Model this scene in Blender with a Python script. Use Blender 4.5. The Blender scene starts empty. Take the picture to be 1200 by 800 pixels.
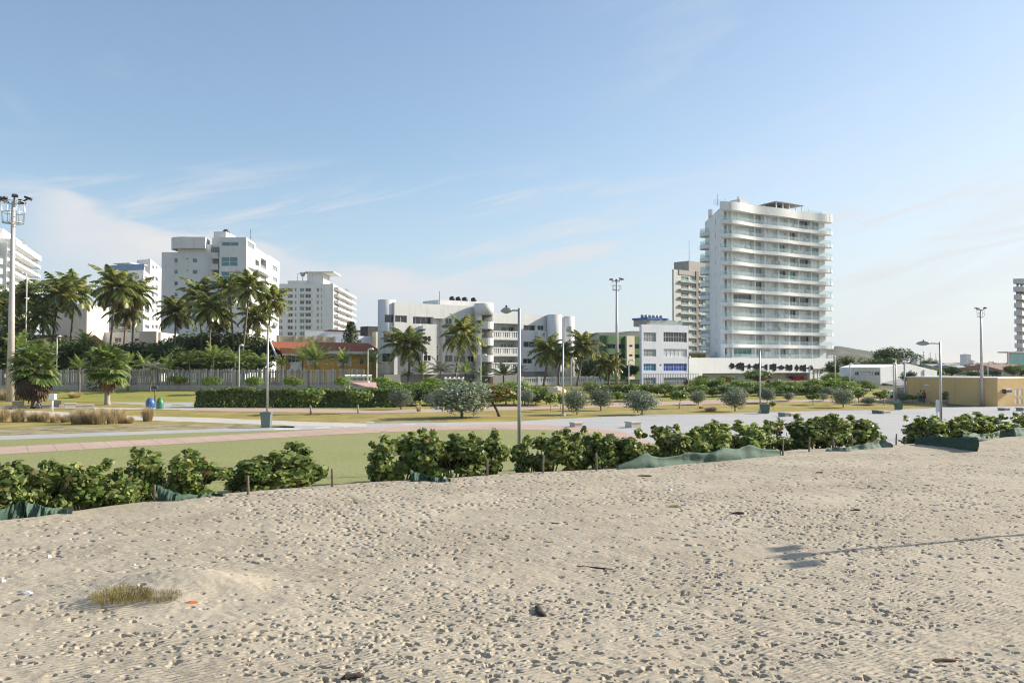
import bpy, bmesh, math, random
import numpy as np
from mathutils import Vector, Matrix
from math import sin, cos, pi, radians, sqrt, atan2
C = bpy.context.scene.collection
SC = bpy.context.scene
# ------------------------------------------------------------------ camera
FPX, HOR, CAMH = 1039.0, 429.0, 5.0
PITCH = math.atan((HOR-400)/FPX)
cd = bpy.data.cameras.new('camera'); cam = bpy.data.objects.new('camera', cd); C.objects.link(cam)
cam.location = (0, 0, CAMH); cam.rotation_euler = (pi/2+PITCH, 0, 0)
cd.sensor_width = 36; cd.lens = 36*FPX/1200; cd.clip_start = 0.5; cd.clip_end = 20000
SC.camera = cam
# ------------------------------------------------------------------ light and sky
SUN_AZ, SUN_EL = radians(71), radians(26)
ld = bpy.data.lights.new('sun', 'SUN'); sun = bpy.data.objects.new('sun', ld); C.objects.link(sun)
ld.energy = 5.0; ld.angle = radians(0.5); ld.color = (1.0, .92, .79)
sdir = Vector((sin(SUN_AZ)*cos(SUN_EL), cos(SUN_AZ)*cos(SUN_EL), sin(SUN_EL)))
sun.rotation_euler = (-sdir).to_track_quat('-Z', 'Y').to_euler(); sun.location = (60, 30, 60)
W = bpy.data.worlds.new('World'); SC.world = W; W.use_nodes = True
def build_world():
    nt = W.node_tree; N = nt.nodes; L = nt.links; N.clear()
    out = N.new('ShaderNodeOutputWorld'); bg = N.new('ShaderNodeBackground'); L.new(bg.outputs[0], out.inputs[0])
    sky = N.new('ShaderNodeTexSky'); sky.sky_type = 'NISHITA'; sky.sun_disc = False
    sky.sun_elevation = SUN_EL; sky.sun_rotation = SUN_AZ
    sky.air_density = 1.0; sky.dust_density = .9; sky.ozone_density = 1.8; sky.altitude = 0
    tc = N.new('ShaderNodeTexCoord'); sep = N.new('ShaderNodeSeparateXYZ'); L.new(tc.outputs['Generated'], sep.inputs[0])
    def M(op, a, b=None, c=None, clamp=False):
        n = N.new('ShaderNodeMath'); n.operation = op; n.use_clamp = clamp
        for i, v in enumerate((a, b, c)):
            if v is None: continue
            if isinstance(v, (int, float)): n.inputs[i].default_value = v
            else: L.new(v, n.inputs[i])
        return n.outputs[0]
    x, y, z = sep.outputs
    az = M('ARCTAN2', x, y); el = M('ARCSINE', z)
    def noise(sx, sy, det, rough, dist, off=0.0, skew=0.0):
        cb = N.new('ShaderNodeCombineXYZ')
        L.new(M('MULTIPLY', az, sx), cb.inputs[0])
        e2 = M('ADD', el, M('MULTIPLY', az, skew)); L.new(M('MULTIPLY', e2, sy), cb.inputs[1]); cb.inputs[2].default_value = off
        n = N.new('ShaderNodeTexNoise'); n.inputs['Scale'].default_value = 1; n.inputs['Detail'].default_value = det
        n.inputs['Roughness'].default_value = rough; n.inputs['Distortion'].default_value = dist
        L.new(cb.outputs[0], n.inputs['Vector']); return n.outputs['Fac']
    def ss(v, a, b):
        n = N.new('ShaderNodeMapRange'); n.interpolation_type = 'SMOOTHSTEP'; n.inputs[1].default_value = a; n.inputs[2].default_value = b
        L.new(v, n.inputs[0]); return n.outputs[0]
    # low cloud bank on the left, flat topped and ragged
    n1 = noise(7, 20, 5, .55, .3, 3.1)
    top = M('ADD', .166, M('MULTIPLY', M('SUBTRACT', n1, .5), .075))
    topaz = M('ADD', top, M('MULTIPLY', M('ADD', az, .45), -.16))
    bank = M('MULTIPLY', ss(M('SUBTRACT', topaz, el), -.002, .014), M('MULTIPLY', ss(az, -.53, -.455), ss(M('MULTIPLY', az, -1), -.12, .16)))
    n1b = noise(5, 16, 4, .5, .2, 7.7)
    bank = M('MULTIPLY', bank, M('ADD', .55, M('MULTIPLY', ss(n1b, .35, .68), .5)))
    bank = M('MULTIPLY', bank, M('ADD', .28, M('MULTIPLY', ss(M('SUBTRACT', topaz, el), .10, .015), .85)))
    # middle streaks
    n2 = noise(4.5, 34, 6, .6, .5, 11.0, -.22)
    band2 = M('MULTIPLY', ss(el, .04, .09), ss(M('MULTIPLY', el, -1), -.24, -.15))
    st = M('MULTIPLY', M('MULTIPLY', ss(n2, .47, .74), band2), .8)
    # high cirrus to the right
    n3 = noise(2.2, 11, 6, .62, .7, 5.5, -.35)
    cir = M('MULTIPLY', M('MULTIPLY', ss(n3, .46, .74), ss(az, .0, .5)), .45)
    n4 = noise(3.0, 9, 5, .6, 1.0, 9.2, .4)
    wisp = M('MULTIPLY', ss(n4, .55, .9), .14)
    haze = M('ADD', .13, M('MULTIPLY', ss(M('MULTIPLY', el, -1), -.24, .02), .55))
    hr = M('MULTIPLY', ss(az, -.2, .7), M('MULTIPLY', ss(M('MULTIPLY', el, -1), -.50, -.02), .55))
    fac = M('MAXIMUM', bank, M('MAXIMUM', st, M('MAXIMUM', cir, wisp))); solid = fac
    inv = M('MULTIPLY', M('MULTIPLY', M('SUBTRACT', 1, fac), M('SUBTRACT', 1, haze)), M('SUBTRACT', 1, hr))
    fac = M('SUBTRACT', 1, inv, clamp=True)
    up = ss(el, -.02, .02); fac = M('MULTIPLY', fac, up)
    cl = N.new('ShaderNodeMix'); cl.data_type = 'RGBA'
    cr = N.new('ShaderNodeMix'); cr.data_type = 'RGBA'; cr.inputs['A'].default_value = (4.1, 4.75, 5.6, 1); cr.inputs['B'].default_value = (5.2, 5.4, 5.7, 1)
    L.new(ss(az, -.3, .6), cr.inputs['Factor'])
    L.new(fac, cl.inputs['Factor']); tint = N.new('ShaderNodeMix'); tint.data_type = 'RGBA'; tint.blend_type = 'MULTIPLY'; tint.inputs['Factor'].default_value = 1; tint.inputs['B'].default_value = (1.12, 1.18, 1.20, 1); L.new(sky.outputs[0], tint.inputs['A']); L.new(tint.outputs['Result'], cl.inputs['A']); L.new(cr.outputs['Result'], cl.inputs['B'])
    c3 = N.new('ShaderNodeMix'); c3.data_type = 'RGBA'; c3.inputs['B'].default_value = (5.6, 5.6, 5.6, 1); L.new(cl.outputs['Result'], c3.inputs['A']); L.new(M('MULTIPLY', M('MULTIPLY', solid, up), .8), c3.inputs['Factor'])
    L.new(c3.outputs['Result'], bg.inputs[0]); bg.inputs[1].default_value = SKY_STRENGTH
SKY_STRENGTH = .097
build_world()
SC.view_settings.view_transform = 'Standard'; SC.view_settings.look = 'None'
SC.view_settings.gamma = 1; SC.view_settings.use_curve_mapping = False
SC.view_settings.exposure = 0.60
SC.render.engine = 'CYCLES'
SC.cycles.use_denoising = True; SC.cycles.filter_width = 1.15; SC.cycles.sample_clamp_indirect = 6; SC.cycles.max_bounces = 4; SC.cycles.diffuse_bounces = 2; SC.cycles.glossy_bounces = 2; SC.cycles.transmission_bounces = 3; SC.cycles.adaptive_threshold = .025
SC.cycles.transparent_max_bounces = 8; SC.cycles.volume_bounces = 0

# ------------------------------------------------------------------ projection helpers (photo pixel -> point in the place)
RX = np.array([1., 0, 0]); FW = np.array([0, cos(PITCH), sin(PITCH)]); UP = np.array([0, -sin(PITCH), cos(PITCH)])
def ray(px, py): return FW+RX*((px-600)/FPX)+UP*((400-py)/FPX)
def TZ(y): return 1.8*min(max((y-112)/28., 0), 1)            # terrain: flat, then a low rise inland
def G(px, py):
    r = ray(px, py); lo, hi = 5., 4000.
    for _ in range(60):
        m = (lo+hi)/2
        if CAMH+r[2]/r[1]*m > TZ(m): lo = m
        else: hi = m
    return Vector((r[0]/r[1]*lo, lo, TZ(lo)))
def PZ(px, py, z):
    r = ray(px, py); k = (z-CAMH)/r[2]; return Vector((r[0]*k, r[1]*k, z))
def at(px, d, py=429):
    r = ray(px, py); return Vector((r[0]/r[1]*d, d))
def zat(py, d):
    r = ray(600, py); return CAMH+r[2]/r[1]*d
rng = np.random.default_rng(7); random.seed(7)
ORD = ['first', 'second', 'third', 'fourth', 'fifth', 'sixth', 'seventh', 'eighth', 'ninth', 'tenth', 'eleventh', 'twelfth', 'thirteenth', 'fourteenth', 'fifteenth', 'sixteenth', 'seventeenth', 'eighteenth', 'nineteenth', 'twentieth']

# ------------------------------------------------------------------ materials
MATS = {}
def mat(name, col, rough=.7, var=.18, scale=.6, metal=0., bump=0., bscale=8., col2=None, streak=0., spec=.5, coat=0., detail=6):
    if name in MATS: return MATS[name]
    m = bpy.data.materials.new(name); m.use_nodes = True; nt = m.node_tree; N = nt.nodes; L = nt.links
    p = N['Principled BSDF']; p.inputs['Roughness'].default_value = rough; p.inputs['Metallic'].default_value = metal
    p.inputs['Specular IOR Level'].default_value = spec
    if coat: p.inputs['Coat Weight'].default_value = coat; p.inputs['Coat Roughness'].default_value = .06
    tc = N.new('ShaderNodeTexCoord')
    n = N.new('ShaderNodeTexNoise'); n.inputs['Scale'].default_value = scale; n.inputs['Detail'].default_value = detail; n.inputs['Roughness'].default_value = .62
    L.new(tc.outputs['Object'], n.inputs['Vector'])
    mr = N.new('ShaderNodeMapRange'); mr.inputs[1].default_value = .3; mr.inputs[2].default_value = .7; L.new(n.outputs['Fac'], mr.inputs[0])
    mx = N.new('ShaderNodeMix'); mx.data_type = 'RGBA'
    c2 = col2 or tuple(c*(1-var) for c in col)
    mx.inputs['A'].default_value = (*col, 1); mx.inputs['B'].default_value = (*c2, 1); L.new(mr.outputs[0], mx.inputs['Factor'])
    last = mx.outputs['Result']
    if streak:
        mp = N.new('ShaderNodeMapping'); mp.inputs['Scale'].default_value = (1.6, 1.6, .12); L.new(tc.outputs['Object'], mp.inputs[0])
        n2 = N.new('ShaderNodeTexNoise'); n2.inputs['Scale'].default_value = 1; n2.inputs['Detail'].default_value = 5; L.new(mp.outputs[0], n2.inputs['Vector'])
        r2 = N.new('ShaderNodeMapRange'); r2.inputs[1].default_value = .52; r2.inputs[2].default_value = .8; r2.inputs[4].default_value = streak; L.new(n2.outputs['Fac'], r2.inputs[0])
        m2 = N.new('ShaderNodeMix'); m2.data_type = 'RGBA'; m2.inputs['B'].default_value = (col[0]*.45, col[1]*.44, col[2]*.42, 1)
        L.new(last, m2.inputs['A']); L.new(r2.outputs[0], m2.inputs['Factor']); last = m2.outputs['Result']
    L.new(last, p.inputs['Base Color'])
    if bump:
        n3 = N.new('ShaderNodeTexNoise'); n3.inputs['Scale'].default_value = bscale; n3.inputs['Detail'].default_value = 6; L.new(tc.outputs['Object'], n3.inputs['Vector'])
        b = N.new('ShaderNodeBump'); b.inputs['Strength'].default_value = bump; b.inputs['Distance'].default_value = .05; L.new(n3.outputs['Fac'], b.inputs['Height']); L.new(b.outputs[0], p.inputs['Normal'])
    MATS[name] = m; return m
def leafmat(name, cols, rough=.45, trans=.25, spec=.5):
    """cols: list of (position, rgb) picked at random for each leaf"""
    if name in MATS: return MATS[name]
    m = bpy.data.materials.new(name); m.use_nodes = True; nt = m.node_tree; N = nt.nodes; L = nt.links
    p = N['Principled BSDF']; p.inputs['Roughness'].default_value = rough; p.inputs['Specular IOR Level'].default_value = spec
    g = N.new('ShaderNodeNewGeometry'); r = N.new('ShaderNodeValToRGB'); r.color_ramp.interpolation = 'LINEAR'
    e = r.color_ramp.elements
    while len(e) < len(cols): e.new(.5)
    for i, (po, c) in enumerate(cols): e[i].position = po; e[i].color = (*c, 1)
    L.new(g.outputs['Random Per Island'], r.inputs[0])
    oi = N.new('ShaderNodeObjectInfo'); hs = N.new('ShaderNodeHueSaturation')
    mr = N.new('ShaderNodeMapRange'); mr.inputs[3].default_value = .78; mr.inputs[4].default_value = 1.2; L.new(oi.outputs['Random'], mr.inputs[0])
    L.new(mr.outputs[0], hs.inputs['Value']); L.new(r.outputs[0], hs.inputs['Color'])
    L.new(hs.outputs[0], p.inputs['Base Color'])
    t = N.new('ShaderNodeBsdfTranslucent'); mu = N.new('ShaderNodeHueSaturation'); mu.inputs['Value'].default_value = 1.5; mu.inputs['Hue'].default_value = .485
    L.new(hs.outputs[0], mu.inputs['Color']); L.new(mu.outputs[0], t.inputs[0])
    ms = N.new('ShaderNodeMixShader'); ms.inputs[0].default_value = trans
    L.new(p.outputs[0], ms.inputs[1]); L.new(t.outputs[0], ms.inputs[2]); L.new(ms.outputs[0], N['Material Output'].inputs[0])
    MATS[name] = m; return m
def glassmat(name, col, rough=.06, spec=.8, var=.35):
    return mat(name, col, rough, var, .7, spec=spec)
WHITE = mat('white_stucco', (.80, .80, .79), .8, .07, .25, streak=.22, bump=.15)
WHITE2 = mat('aged_white_stucco', (.74, .735, .71), .8, .10, .3, streak=.34, bump=.15)
CREAM = mat('cream_stucco', (.74, .66, .50), .8, .10, .3, streak=.25)
PINK = mat('pale_pink_stucco', (.72, .58, .47), .8, .10, .3, streak=.25)
BEIGE = mat('beige_stucco', (.53, .53, .50), .8, .10, .3, streak=.2)
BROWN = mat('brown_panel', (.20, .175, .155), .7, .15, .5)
OCHRE = mat('ochre_stucco', (.68, .47, .21), .85, .16, .35, streak=.3, bump=.2)
YELLOW = mat('yellow_stucco', (.78, .45, .11), .85, .15, .5, streak=.2)
GREENP = mat('green_painted_wall', (.065, .16, .045), .8, .2, .5, streak=.2)
ROOFR = mat('red_clay_tile', (.40, .12, .05), .85, .35, 1.5, bump=.5, bscale=14)
ROOFLIT = mat('sunlit_clay_tile', (.55, .20, .06), .85, .25, 1.5, bump=.5, bscale=14)  # brighter orange copy of the red tile, sunlight put into its colour
GDARK = glassmat('dark_window_glass', (.035, .045, .05))
GTEAL = glassmat('teal_window_glass', (.09, .24, .25))
GPALE = glassmat('curtained_window_glass', (.80, .83, .83), .12, .8, .35)
GGREY = glassmat('grey_window_glass', (.30, .36, .37), .08)
GBLUE = glassmat('blue_film_glass', (.07, .13, .60), .2, .4)
GCYAN = glassmat('cyan_film_glass', (.03, .26, .48), .2, .4)
GRAIL = mat('balustrade_glass', (.68, .78, .78), .06, .12, .8, spec=.8)
def see_through(m, fac):
    nt = m.node_tree; N = nt.nodes; L = nt.links; t = N.new('ShaderNodeBsdfTransparent'); t.inputs[0].default_value = (.93, .975, .97, 1)
    x = N.new('ShaderNodeMixShader'); x.inputs[0].default_value = fac; L.new(t.outputs[0], x.inputs[1]); L.new(N['Principled BSDF'].outputs[0], x.inputs[2]); L.new(x.outputs[0], N['Material Output'].inputs[0])
see_through(GRAIL, .20)
FRAME = mat('white_window_frame', (.72, .72, .70), .5, .08, 2)
DKIN = mat('shaded_interior', (.09, .085, .08), .9, .4, .4)
STEEL = mat('galvanised_steel', (.50, .50, .49), .45, .15, 1.2, metal=.6, streak=.3)
MASTM = mat('painted_mast_steel', (.62, .58, .54), .55, .15, .6, metal=.2, streak=.4)
DKST = mat('dark_steel', (.06, .06, .065), .5, .3, 3)
CONC = mat('weathered_concrete', (.50, .46, .40), .9, .22, 1.6, bump=.3, streak=.2)
PLWHITE = mat('white_paint', (.78, .78, .76), .5, .08, 2)
BARK = mat('grey_bark', (.17, .13, .10), .95, .4, 3, bump=.6, bscale=18)
PALMBARK = mat('palm_bark', (.24, .19, .15), .95, .35, 2, bump=.6, bscale=10)
PALEBARK = mat('pale_bark', (.42, .38, .33), .9, .3, 3, bump=.4)
# ------------------------------------------------------------------ mesh builder
class MB:
    def __init__(s): s.v = []; s.f = []; s.m = []; s.sm = []
    def add(s, vs, fs, mi=0, smooth=False):
        o = len(s.v); s.v.extend([tuple(v) for v in vs])
        for f in fs: s.f.append([i+o for i in f]); s.m.append(mi); s.sm.append(smooth)
        return s
    def hexa(s, c, mi=0):  # 8 corners: bottom 0-3 ccw, top 4-7
        return s.add(c, [(3, 2, 1, 0), (4, 5, 6, 7), (0, 1, 5, 4), (1, 2, 6, 5), (2, 3, 7, 6), (3, 0, 4, 7)], mi)
    def box(s, x0, x1, y0, y1, z0, z1, mi=0):
        return s.hexa([(x0, y0, z0), (x1, y0, z0), (x1, y1, z0), (x0, y1, z0), (x0, y0, z1), (x1, y0, z1), (x1, y1, z1), (x0, y1, z1)], mi)
    def fbox(s, fr, t0, t1, n0, n1, z0, z1, mi=0):
        P = fr.P
        return s.hexa([P(t0, n1, z0), P(t1, n1, z0), P(t1, n0, z0), P(t0, n0, z0), P(t0, n1, z1), P(t1, n1, z1), P(t1, n0, z1), P(t0, n0, z1)], mi)
    def prism(s, poly, z0, z1, mi=0, cap=True):
        a = sum(poly[i][0]*poly[(i+1) % len(poly)][1]-poly[(i+1) % len(poly)][0]*poly[i][1] for i in range(len(poly)))
        if a < 0: poly = poly[::-1]
        n = len(poly); vs = [(p[0], p[1], z0) for p in poly]+[(p[0], p[1], z1) for p in poly]
        fs = [(i, (i+1) % n, (i+1) % n+n, i+n) for i in range(n)]
        if cap: fs += [tuple(range(n-1, -1, -1)), tuple(range(n, 2*n))]
        return s.add(vs, fs, mi)
    def tube(s, pts, rad, n=8, mi=0, smooth=True, caps=True):
        pts = [Vector(p) for p in pts]
        if isinstance(rad, (int, float)): rad = [rad]*len(pts)
        vs = []; fs = []
        for i, p in enumerate(pts):
            d = (pts[min(i+1, len(pts)-1)]-pts[max(i-1, 0)]).normalized()
            a = d.cross(Vector((0, 1, 0)) if abs(d.y) < .9 else Vector((1, 0, 0))).normalized(); b = d.cross(a)
            for k in range(n):
                t = 2*pi*k/n; vs.append(p+(a*cos(t)+b*sin(t))*rad[i])
        for i in range(len(pts)-1):
            for k in range(n): fs.append((i*n+k, (i+1)*n+k, (i+1)*n+(k+1) % n, i*n+(k+1) % n))
        s.add(vs, fs, mi, smooth)
        if caps:
            o = len(s.v)-len(vs)
            s.f.append([o+k for k in range(n)]); s.m.append(mi); s.sm.append(False)
            s.f.append([o+(len(pts)-1)*n+k for k in range(n-1, -1, -1)]); s.m.append(mi); s.sm.append(False)
        return s
    def lathe(s, c, prof, n=16, mi=0, smooth=True, sx=1, sy=1):
        vs = []; fs = []
        for r, z in prof:
            for k in range(n): t = 2*pi*k/n; vs.append((c[0]+r*cos(t)*sx, c[1]+r*sin(t)*sy, c[2]+z))
        for i in range(len(prof)-1):
            for k in range(n): fs.append((i*n+k, i*n+(k+1) % n, (i+1)*n+(k+1) % n, (i+1)*n+k))
        s.add(vs, fs, mi, smooth)
        o = len(s.v)-len(vs)
        if prof[0][0] > 1e-4: s.f.append([o+k for k in range(n-1, -1, -1)]); s.m.append(mi); s.sm.append(False)
        if prof[-1][0] > 1e-4: s.f.append([o+(len(prof)-1)*n+k for k in range(n)]); s.m.append(mi); s.sm.append(False)
        return s
    def build(s, name, mats, parent=None, loc=None):
        if not isinstance(mats, (list, tuple)): mats = [mats]
        base = Vector(loc) if loc is not None else (wl(parent) if parent else Vector((0, 0, 0)))
        me = bpy.data.meshes.new(name)
        me.from_pydata([(v[0]-base.x, v[1]-base.y, v[2]-base.z) for v in s.v], [], s.f)
        me.polygons.foreach_set('material_index', s.m); me.polygons.foreach_set('use_smooth', s.sm)
        for m in mats: me.materials.append(m)
        me.update()
        o = bpy.data.objects.new(name, me); C.objects.link(o)
        if parent: o.parent = parent; o.location = base-wl(parent)
        else: o.location = base
        return o
def wl(o):
    v = Vector(o.location)
    while o.parent: o = o.parent; v = v+Vector(o.location)
    return v
def tag(o, label, cat, group=None):
    o['label'] = label; o['category'] = cat
    if group: o['group'] = group
    return o
def thing(name, loc, label, cat, group=None):
    o = bpy.data.objects.new(name, None); o.empty_display_size = .3; C.objects.link(o); o.location = Vector(loc); return tag(o, label, cat, group)
def structure(o): o['kind'] = 'structure'; return o
def npmesh(name, V, F, mats, mi=None, smooth=False):
    """V (n,3), F list of (m,k) index arrays with constant k each"""
    me = bpy.data.meshes.new(name)
    if not isinstance(F, list): F = [F]
    F = [f for f in F if len(f)]
    nl = sum(f.size for f in F); nf = sum(len(f) for f in F)
    me.vertices.add(len(V)); me.vertices.foreach_set('co', np.ascontiguousarray(V, dtype=np.float32).ravel())
    me.loops.add(nl); me.loops.foreach_set('vertex_index', np.concatenate([f.ravel() for f in F]).astype(np.int32))
    st = []; o = 0
    for f in F: st.append(o+np.arange(len(f))*f.shape[1]); o += f.size
    me.polygons.add(nf); me.polygons.foreach_set('loop_start', np.concatenate(st).astype(np.int32))
    if mi is not None: me.polygons.foreach_set('material_index', np.asarray(mi, dtype=np.int32))
    if smooth: me.polygons.foreach_set('use_smooth', np.ones(nf, dtype=bool))
    for m in (mats if isinstance(mats, (list, tuple)) else [mats]): me.materials.append(m)
    me.update(calc_edges=True); me.validate(); return me
def inst(name, me, parent=None, loc=(0, 0, 0), rz=0, sc=(1, 1, 1)):
    o = bpy.data.objects.new(name, me); C.objects.link(o)
    if parent: o.parent = parent
    o.location = Vector(loc); o.rotation_euler = (0, 0, rz); o.scale = sc if hasattr(sc, '__len__') else (sc, sc, sc); return o
def copy_tree(o, parent=None):
    c = o.copy(); C.objects.link(c)
    if parent: c.parent = parent
    for ch in list(o.children): copy_tree(ch, c)
    return c
# ------------------------------------------------------------------ facade frames
class Fr:
    def __init__(s, A, B):
        s.A = Vector((A[0], A[1])); s.B = Vector((B[0], B[1])); d = s.B-s.A; s.len = d.length; s.u = d.normalized(); s.n = Vector((s.u.y, -s.u.x))
    def P(s, t, n, z): p = s.A+s.u*t+s.n*n; return (p.x, p.y, z)
    def xy(s, t, n): p = s.A+s.u*t+s.n*n; return (p.x, p.y)
    def tz(s, px, py, n=0.):
        r = ray(px, py); a = s.A+s.n*n
        k = (a.x*s.n.x+a.y*s.n.y)/(r[0]*s.n.x+r[1]*s.n.y)
        p = Vector((r[0]*k, r[1]*k)); return (p-a).dot(s.u), CAMH+r[2]*k
    def rect(s, px0, py0, px1, py1):
        ym = (py0+py1)/2; xm = (px0+px1)/2
        return (s.tz(px0, ym)[0], s.tz(px1, ym)[0], s.tz(xm, py1)[1], s.tz(xm, py0)[1])
def wall_holes(mb, fr, t0, t1, z0, z1, holes, dep=.3, body=.6, mi=0):
    ts = sorted({t0, t1, *[min(max(h[0], t0), t1) for h in holes], *[min(max(h[1], t0), t1) for h in holes]})
    zs = sorted({z0, z1, *[min(max(h[2], z0), z1) for h in holes], *[min(max(h[3], z0), z1) for h in holes]})
    for i in range(len(ts)-1):
        run = None
        for j in range(len(zs)-1):
            tm = (ts[i]+ts[i+1])/2; zm = (zs[j]+zs[j+1])/2
            inside = any(h[0] < tm < h[1] and h[2] < zm < h[3] for h in holes)
            if not inside:
                P = fr.P; mb.add([P(ts[i], 0, zs[j]), P(ts[i+1], 0, zs[j]), P(ts[i+1], 0, zs[j+1]), P(ts[i], 0, zs[j+1])], [(0, 1, 2, 3)], mi)
    P = fr.P
    for h in holes:
        a, b, c, d = h[:4]; D = -(h[4] if len(h) > 4 and h[4] else dep)
        mb.add([P(a, 0, c), P(b, 0, c), P(b, 0, d), P(a, 0, d), P(a, D, c), P(b, D, c), P(b, D, d), P(a, D, d)],
               [(0, 4, 5, 1), (1, 5, 6, 2), (2, 6, 7, 3), (3, 7, 4, 0), (4, 7, 6, 5)], mi)
    mb.add([P(t0, 0, z0), P(t0, -body, z0), P(t0, -body, z1), P(t0, 0, z1)], [(3, 2, 1, 0)], mi)
    mb.add([P(t1, 0, z0), P(t1, -body, z0), P(t1, -body, z1), P(t1, 0, z1)], [(0, 1, 2, 3)], mi)
    mb.add([P(t0, 0, z1), P(t1, 0, z1), P(t1, -body, z1), P(t0, -body, z1)], [(0, 1, 2, 3)], mi)
    mb.add([P(t0, 0, z0), P(t1, 0, z0), P(t1, -body, z0), P(t0, -body, z0)], [(3, 2, 1, 0)], mi)
def window(root, fr, h, glass, n=-.24, mull=2, trans=0, frame=FRAME, name='window', fw=.07, sub=True):
    a, b, c, d = h[:4]; g = MB(); g.fbox(fr, a+.005, b-.005, n-.04, n, c+.005, d-.005)
    w = g.build(name, glass, root); f = MB()
    f.fbox(fr, a, a+fw, n-.02, n+.05, c, d); f.fbox(fr, b-fw, b, n-.02, n+.05, c, d)
    f.fbox(fr, a+fw, b-fw, n-.02, n+.05, c, c+fw); f.fbox(fr, a+fw, b-fw, n-.02, n+.05, d-fw, d)
    for k in range(1, mull):
        t = a+(b-a)*k/mull; f.fbox(fr, t-fw*.4, t+fw*.4, n+.003, n+.045, c+fw, d-fw)
    for k in range(1, trans+1):
        z = c+(d-c)*k/(trans+1); f.fbox(fr, a+fw, b-fw, n+.006, n+.04, z-fw*.35, z+fw*.35)
    if sub: f.build('frame', frame, w)
    return w
def pick(*a): return a[int(rng.integers(len(a)))]
# ================================================================== GROUND
def groundmat(name, cols, scale, rough=.95, bump=.4, bscale=6, scale2=None, drift=None, joints=0):
    """three soil or turf colours mixed by two noises"""
    m = bpy.data.materials.new(name); m.use_nodes = True; nt = m.node_tree; N = nt.nodes; L = nt.links
    p = N['Principled BSDF']; p.inputs['Roughness'].default_value = rough; p.inputs['Specular IOR Level'].default_value = .2
    tc = N.new('ShaderNodeTexCoord')
    def no(sc, det):
        n = N.new('ShaderNodeTexNoise'); n.inputs['Scale'].default_value = sc; n.inputs['Detail'].default_value = det; n.inputs['Roughness'].default_value = .65
        L.new(tc.outputs['Object'], n.inputs['Vector']); return n.outputs['Fac']
    r = N.new('ShaderNodeValToRGB'); e = r.color_ramp.elements
    while len(e) < len(cols): e.new(.5)
    for i, (po, c) in enumerate(cols): e[i].position = po; e[i].color = (*c, 1)
    L.new(no(scale, 8), r.inputs[0])
    f = N.new('ShaderNodeMapRange'); f.inputs[1].default_value = .3; f.inputs[2].default_value = .7; f.inputs[3].default_value = .72; f.inputs[4].default_value = 1.18
    L.new(no(scale2 or scale*14, 4), f.inputs[0])
    h = N.new('ShaderNodeHueSaturation'); L.new(f.outputs[0], h.inputs['Value']); L.new(r.outputs[0], h.inputs['Color']); last = h.outputs[0]
    if drift:      # sand blown over the surface in ragged patches
        d = N.new('ShaderNodeMapRange'); d.inputs[1].default_value = drift[0]; d.inputs[2].default_value = drift[1]; d.inputs[4].default_value = drift[2]
        n9 = N.new('ShaderNodeTexNoise'); n9.inputs['Scale'].default_value = .16; n9.inputs['Detail'].default_value = 10; n9.inputs['Roughness'].default_value = .7; n9.inputs['Distortion'].default_value = .6; L.new(tc.outputs['Object'], n9.inputs['Vector']); L.new(n9.outputs['Fac'], d.inputs[0])
        x = N.new('ShaderNodeMix'); x.data_type = 'RGBA'; x.inputs['B'].default_value = (.44, .38, .29, 1); L.new(d.outputs[0], x.inputs['Factor']); L.new(last, x.inputs['A']); last = x.outputs['Result']
    if joints:
        bk = N.new('ShaderNodeTexBrick'); bk.offset = 0; bk.inputs['Scale'].default_value = 1; bk.inputs['Brick Width'].default_value = joints; bk.inputs['Row Height'].default_value = joints; bk.inputs['Mortar Size'].default_value = .03; bk.inputs['Mortar Smooth'].default_value = .2
        mp = N.new('ShaderNodeMapping'); mp.inputs['Rotation'].default_value = (0, 0, radians(-30)); L.new(tc.outputs['Object'], mp.inputs[0]); L.new(mp.outputs[0], bk.inputs['Vector'])
        x = N.new('ShaderNodeMix'); x.data_type = 'RGBA'; x.inputs['B'].default_value = (.22, .20, .18, 1); L.new(last, x.inputs['A']); m7 = N.new('ShaderNodeMath'); m7.operation = 'MULTIPLY'; m7.inputs[1].default_value = .7; L.new(bk.outputs['Fac'], m7.inputs[0]); L.new(m7.outputs[0], x.inputs['Factor']); last = x.outputs['Result']
    L.new(last, p.inputs['Base Color'])
    b = N.new('ShaderNodeBump'); b.inputs['Strength'].default_value = bump; b.inputs['Distance'].default_value = .06; L.new(no(bscale, 5), b.inputs['Height']); L.new(b.outputs[0], p.inputs['Normal'])
    return m
M_DRY = groundmat('dry_grass', [(.25, (.46, .355, .145)), (.42, (.40, .305, .105)), (.56, (.27, .235, .065)), (.75, (.50, .40, .21))], .22, scale2=4)
M_FAR = groundmat('mixed_scrub_ground', [(.3, (.10, .12, .035)), (.5, (.16, .15, .06)), (.7, (.26, .22, .13))], .06, scale2=2)
M_TURF = groundmat('short_green_turf', [(.3, (.262, .272, .108)), (.5, (.288, .292, .122)), (.7, (.318, .308, .142))], .09, scale2=5, bump=.12, bscale=30, drift=(.60, .80, .55))
M_FARGRASS = groundmat('yellow_green_lawn', [(.3, (.25, .27, .05)), (.5, (.31, .30, .075)), (.7, (.38, .32, .12))], .25, scale2=5)  # lawn mottled from green to yellow in its own colour
M_SOIL = groundmat('pale_dry_soil', [(.3, (.42, .36, .25)), (.48, (.36, .30, .18)), (.58, (.20, .18, .07)), (.72, (.46, .40, .30))], .55, scale2=6)
M_ASPH = groundmat('sandy_asphalt', [(.3, (.40, .40, .405)), (.5, (.45, .445, .44)), (.7, (.50, .485, .46))], .12, scale2=9, bump=.15, bscale=40, drift=(.52, .74, .8))
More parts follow.
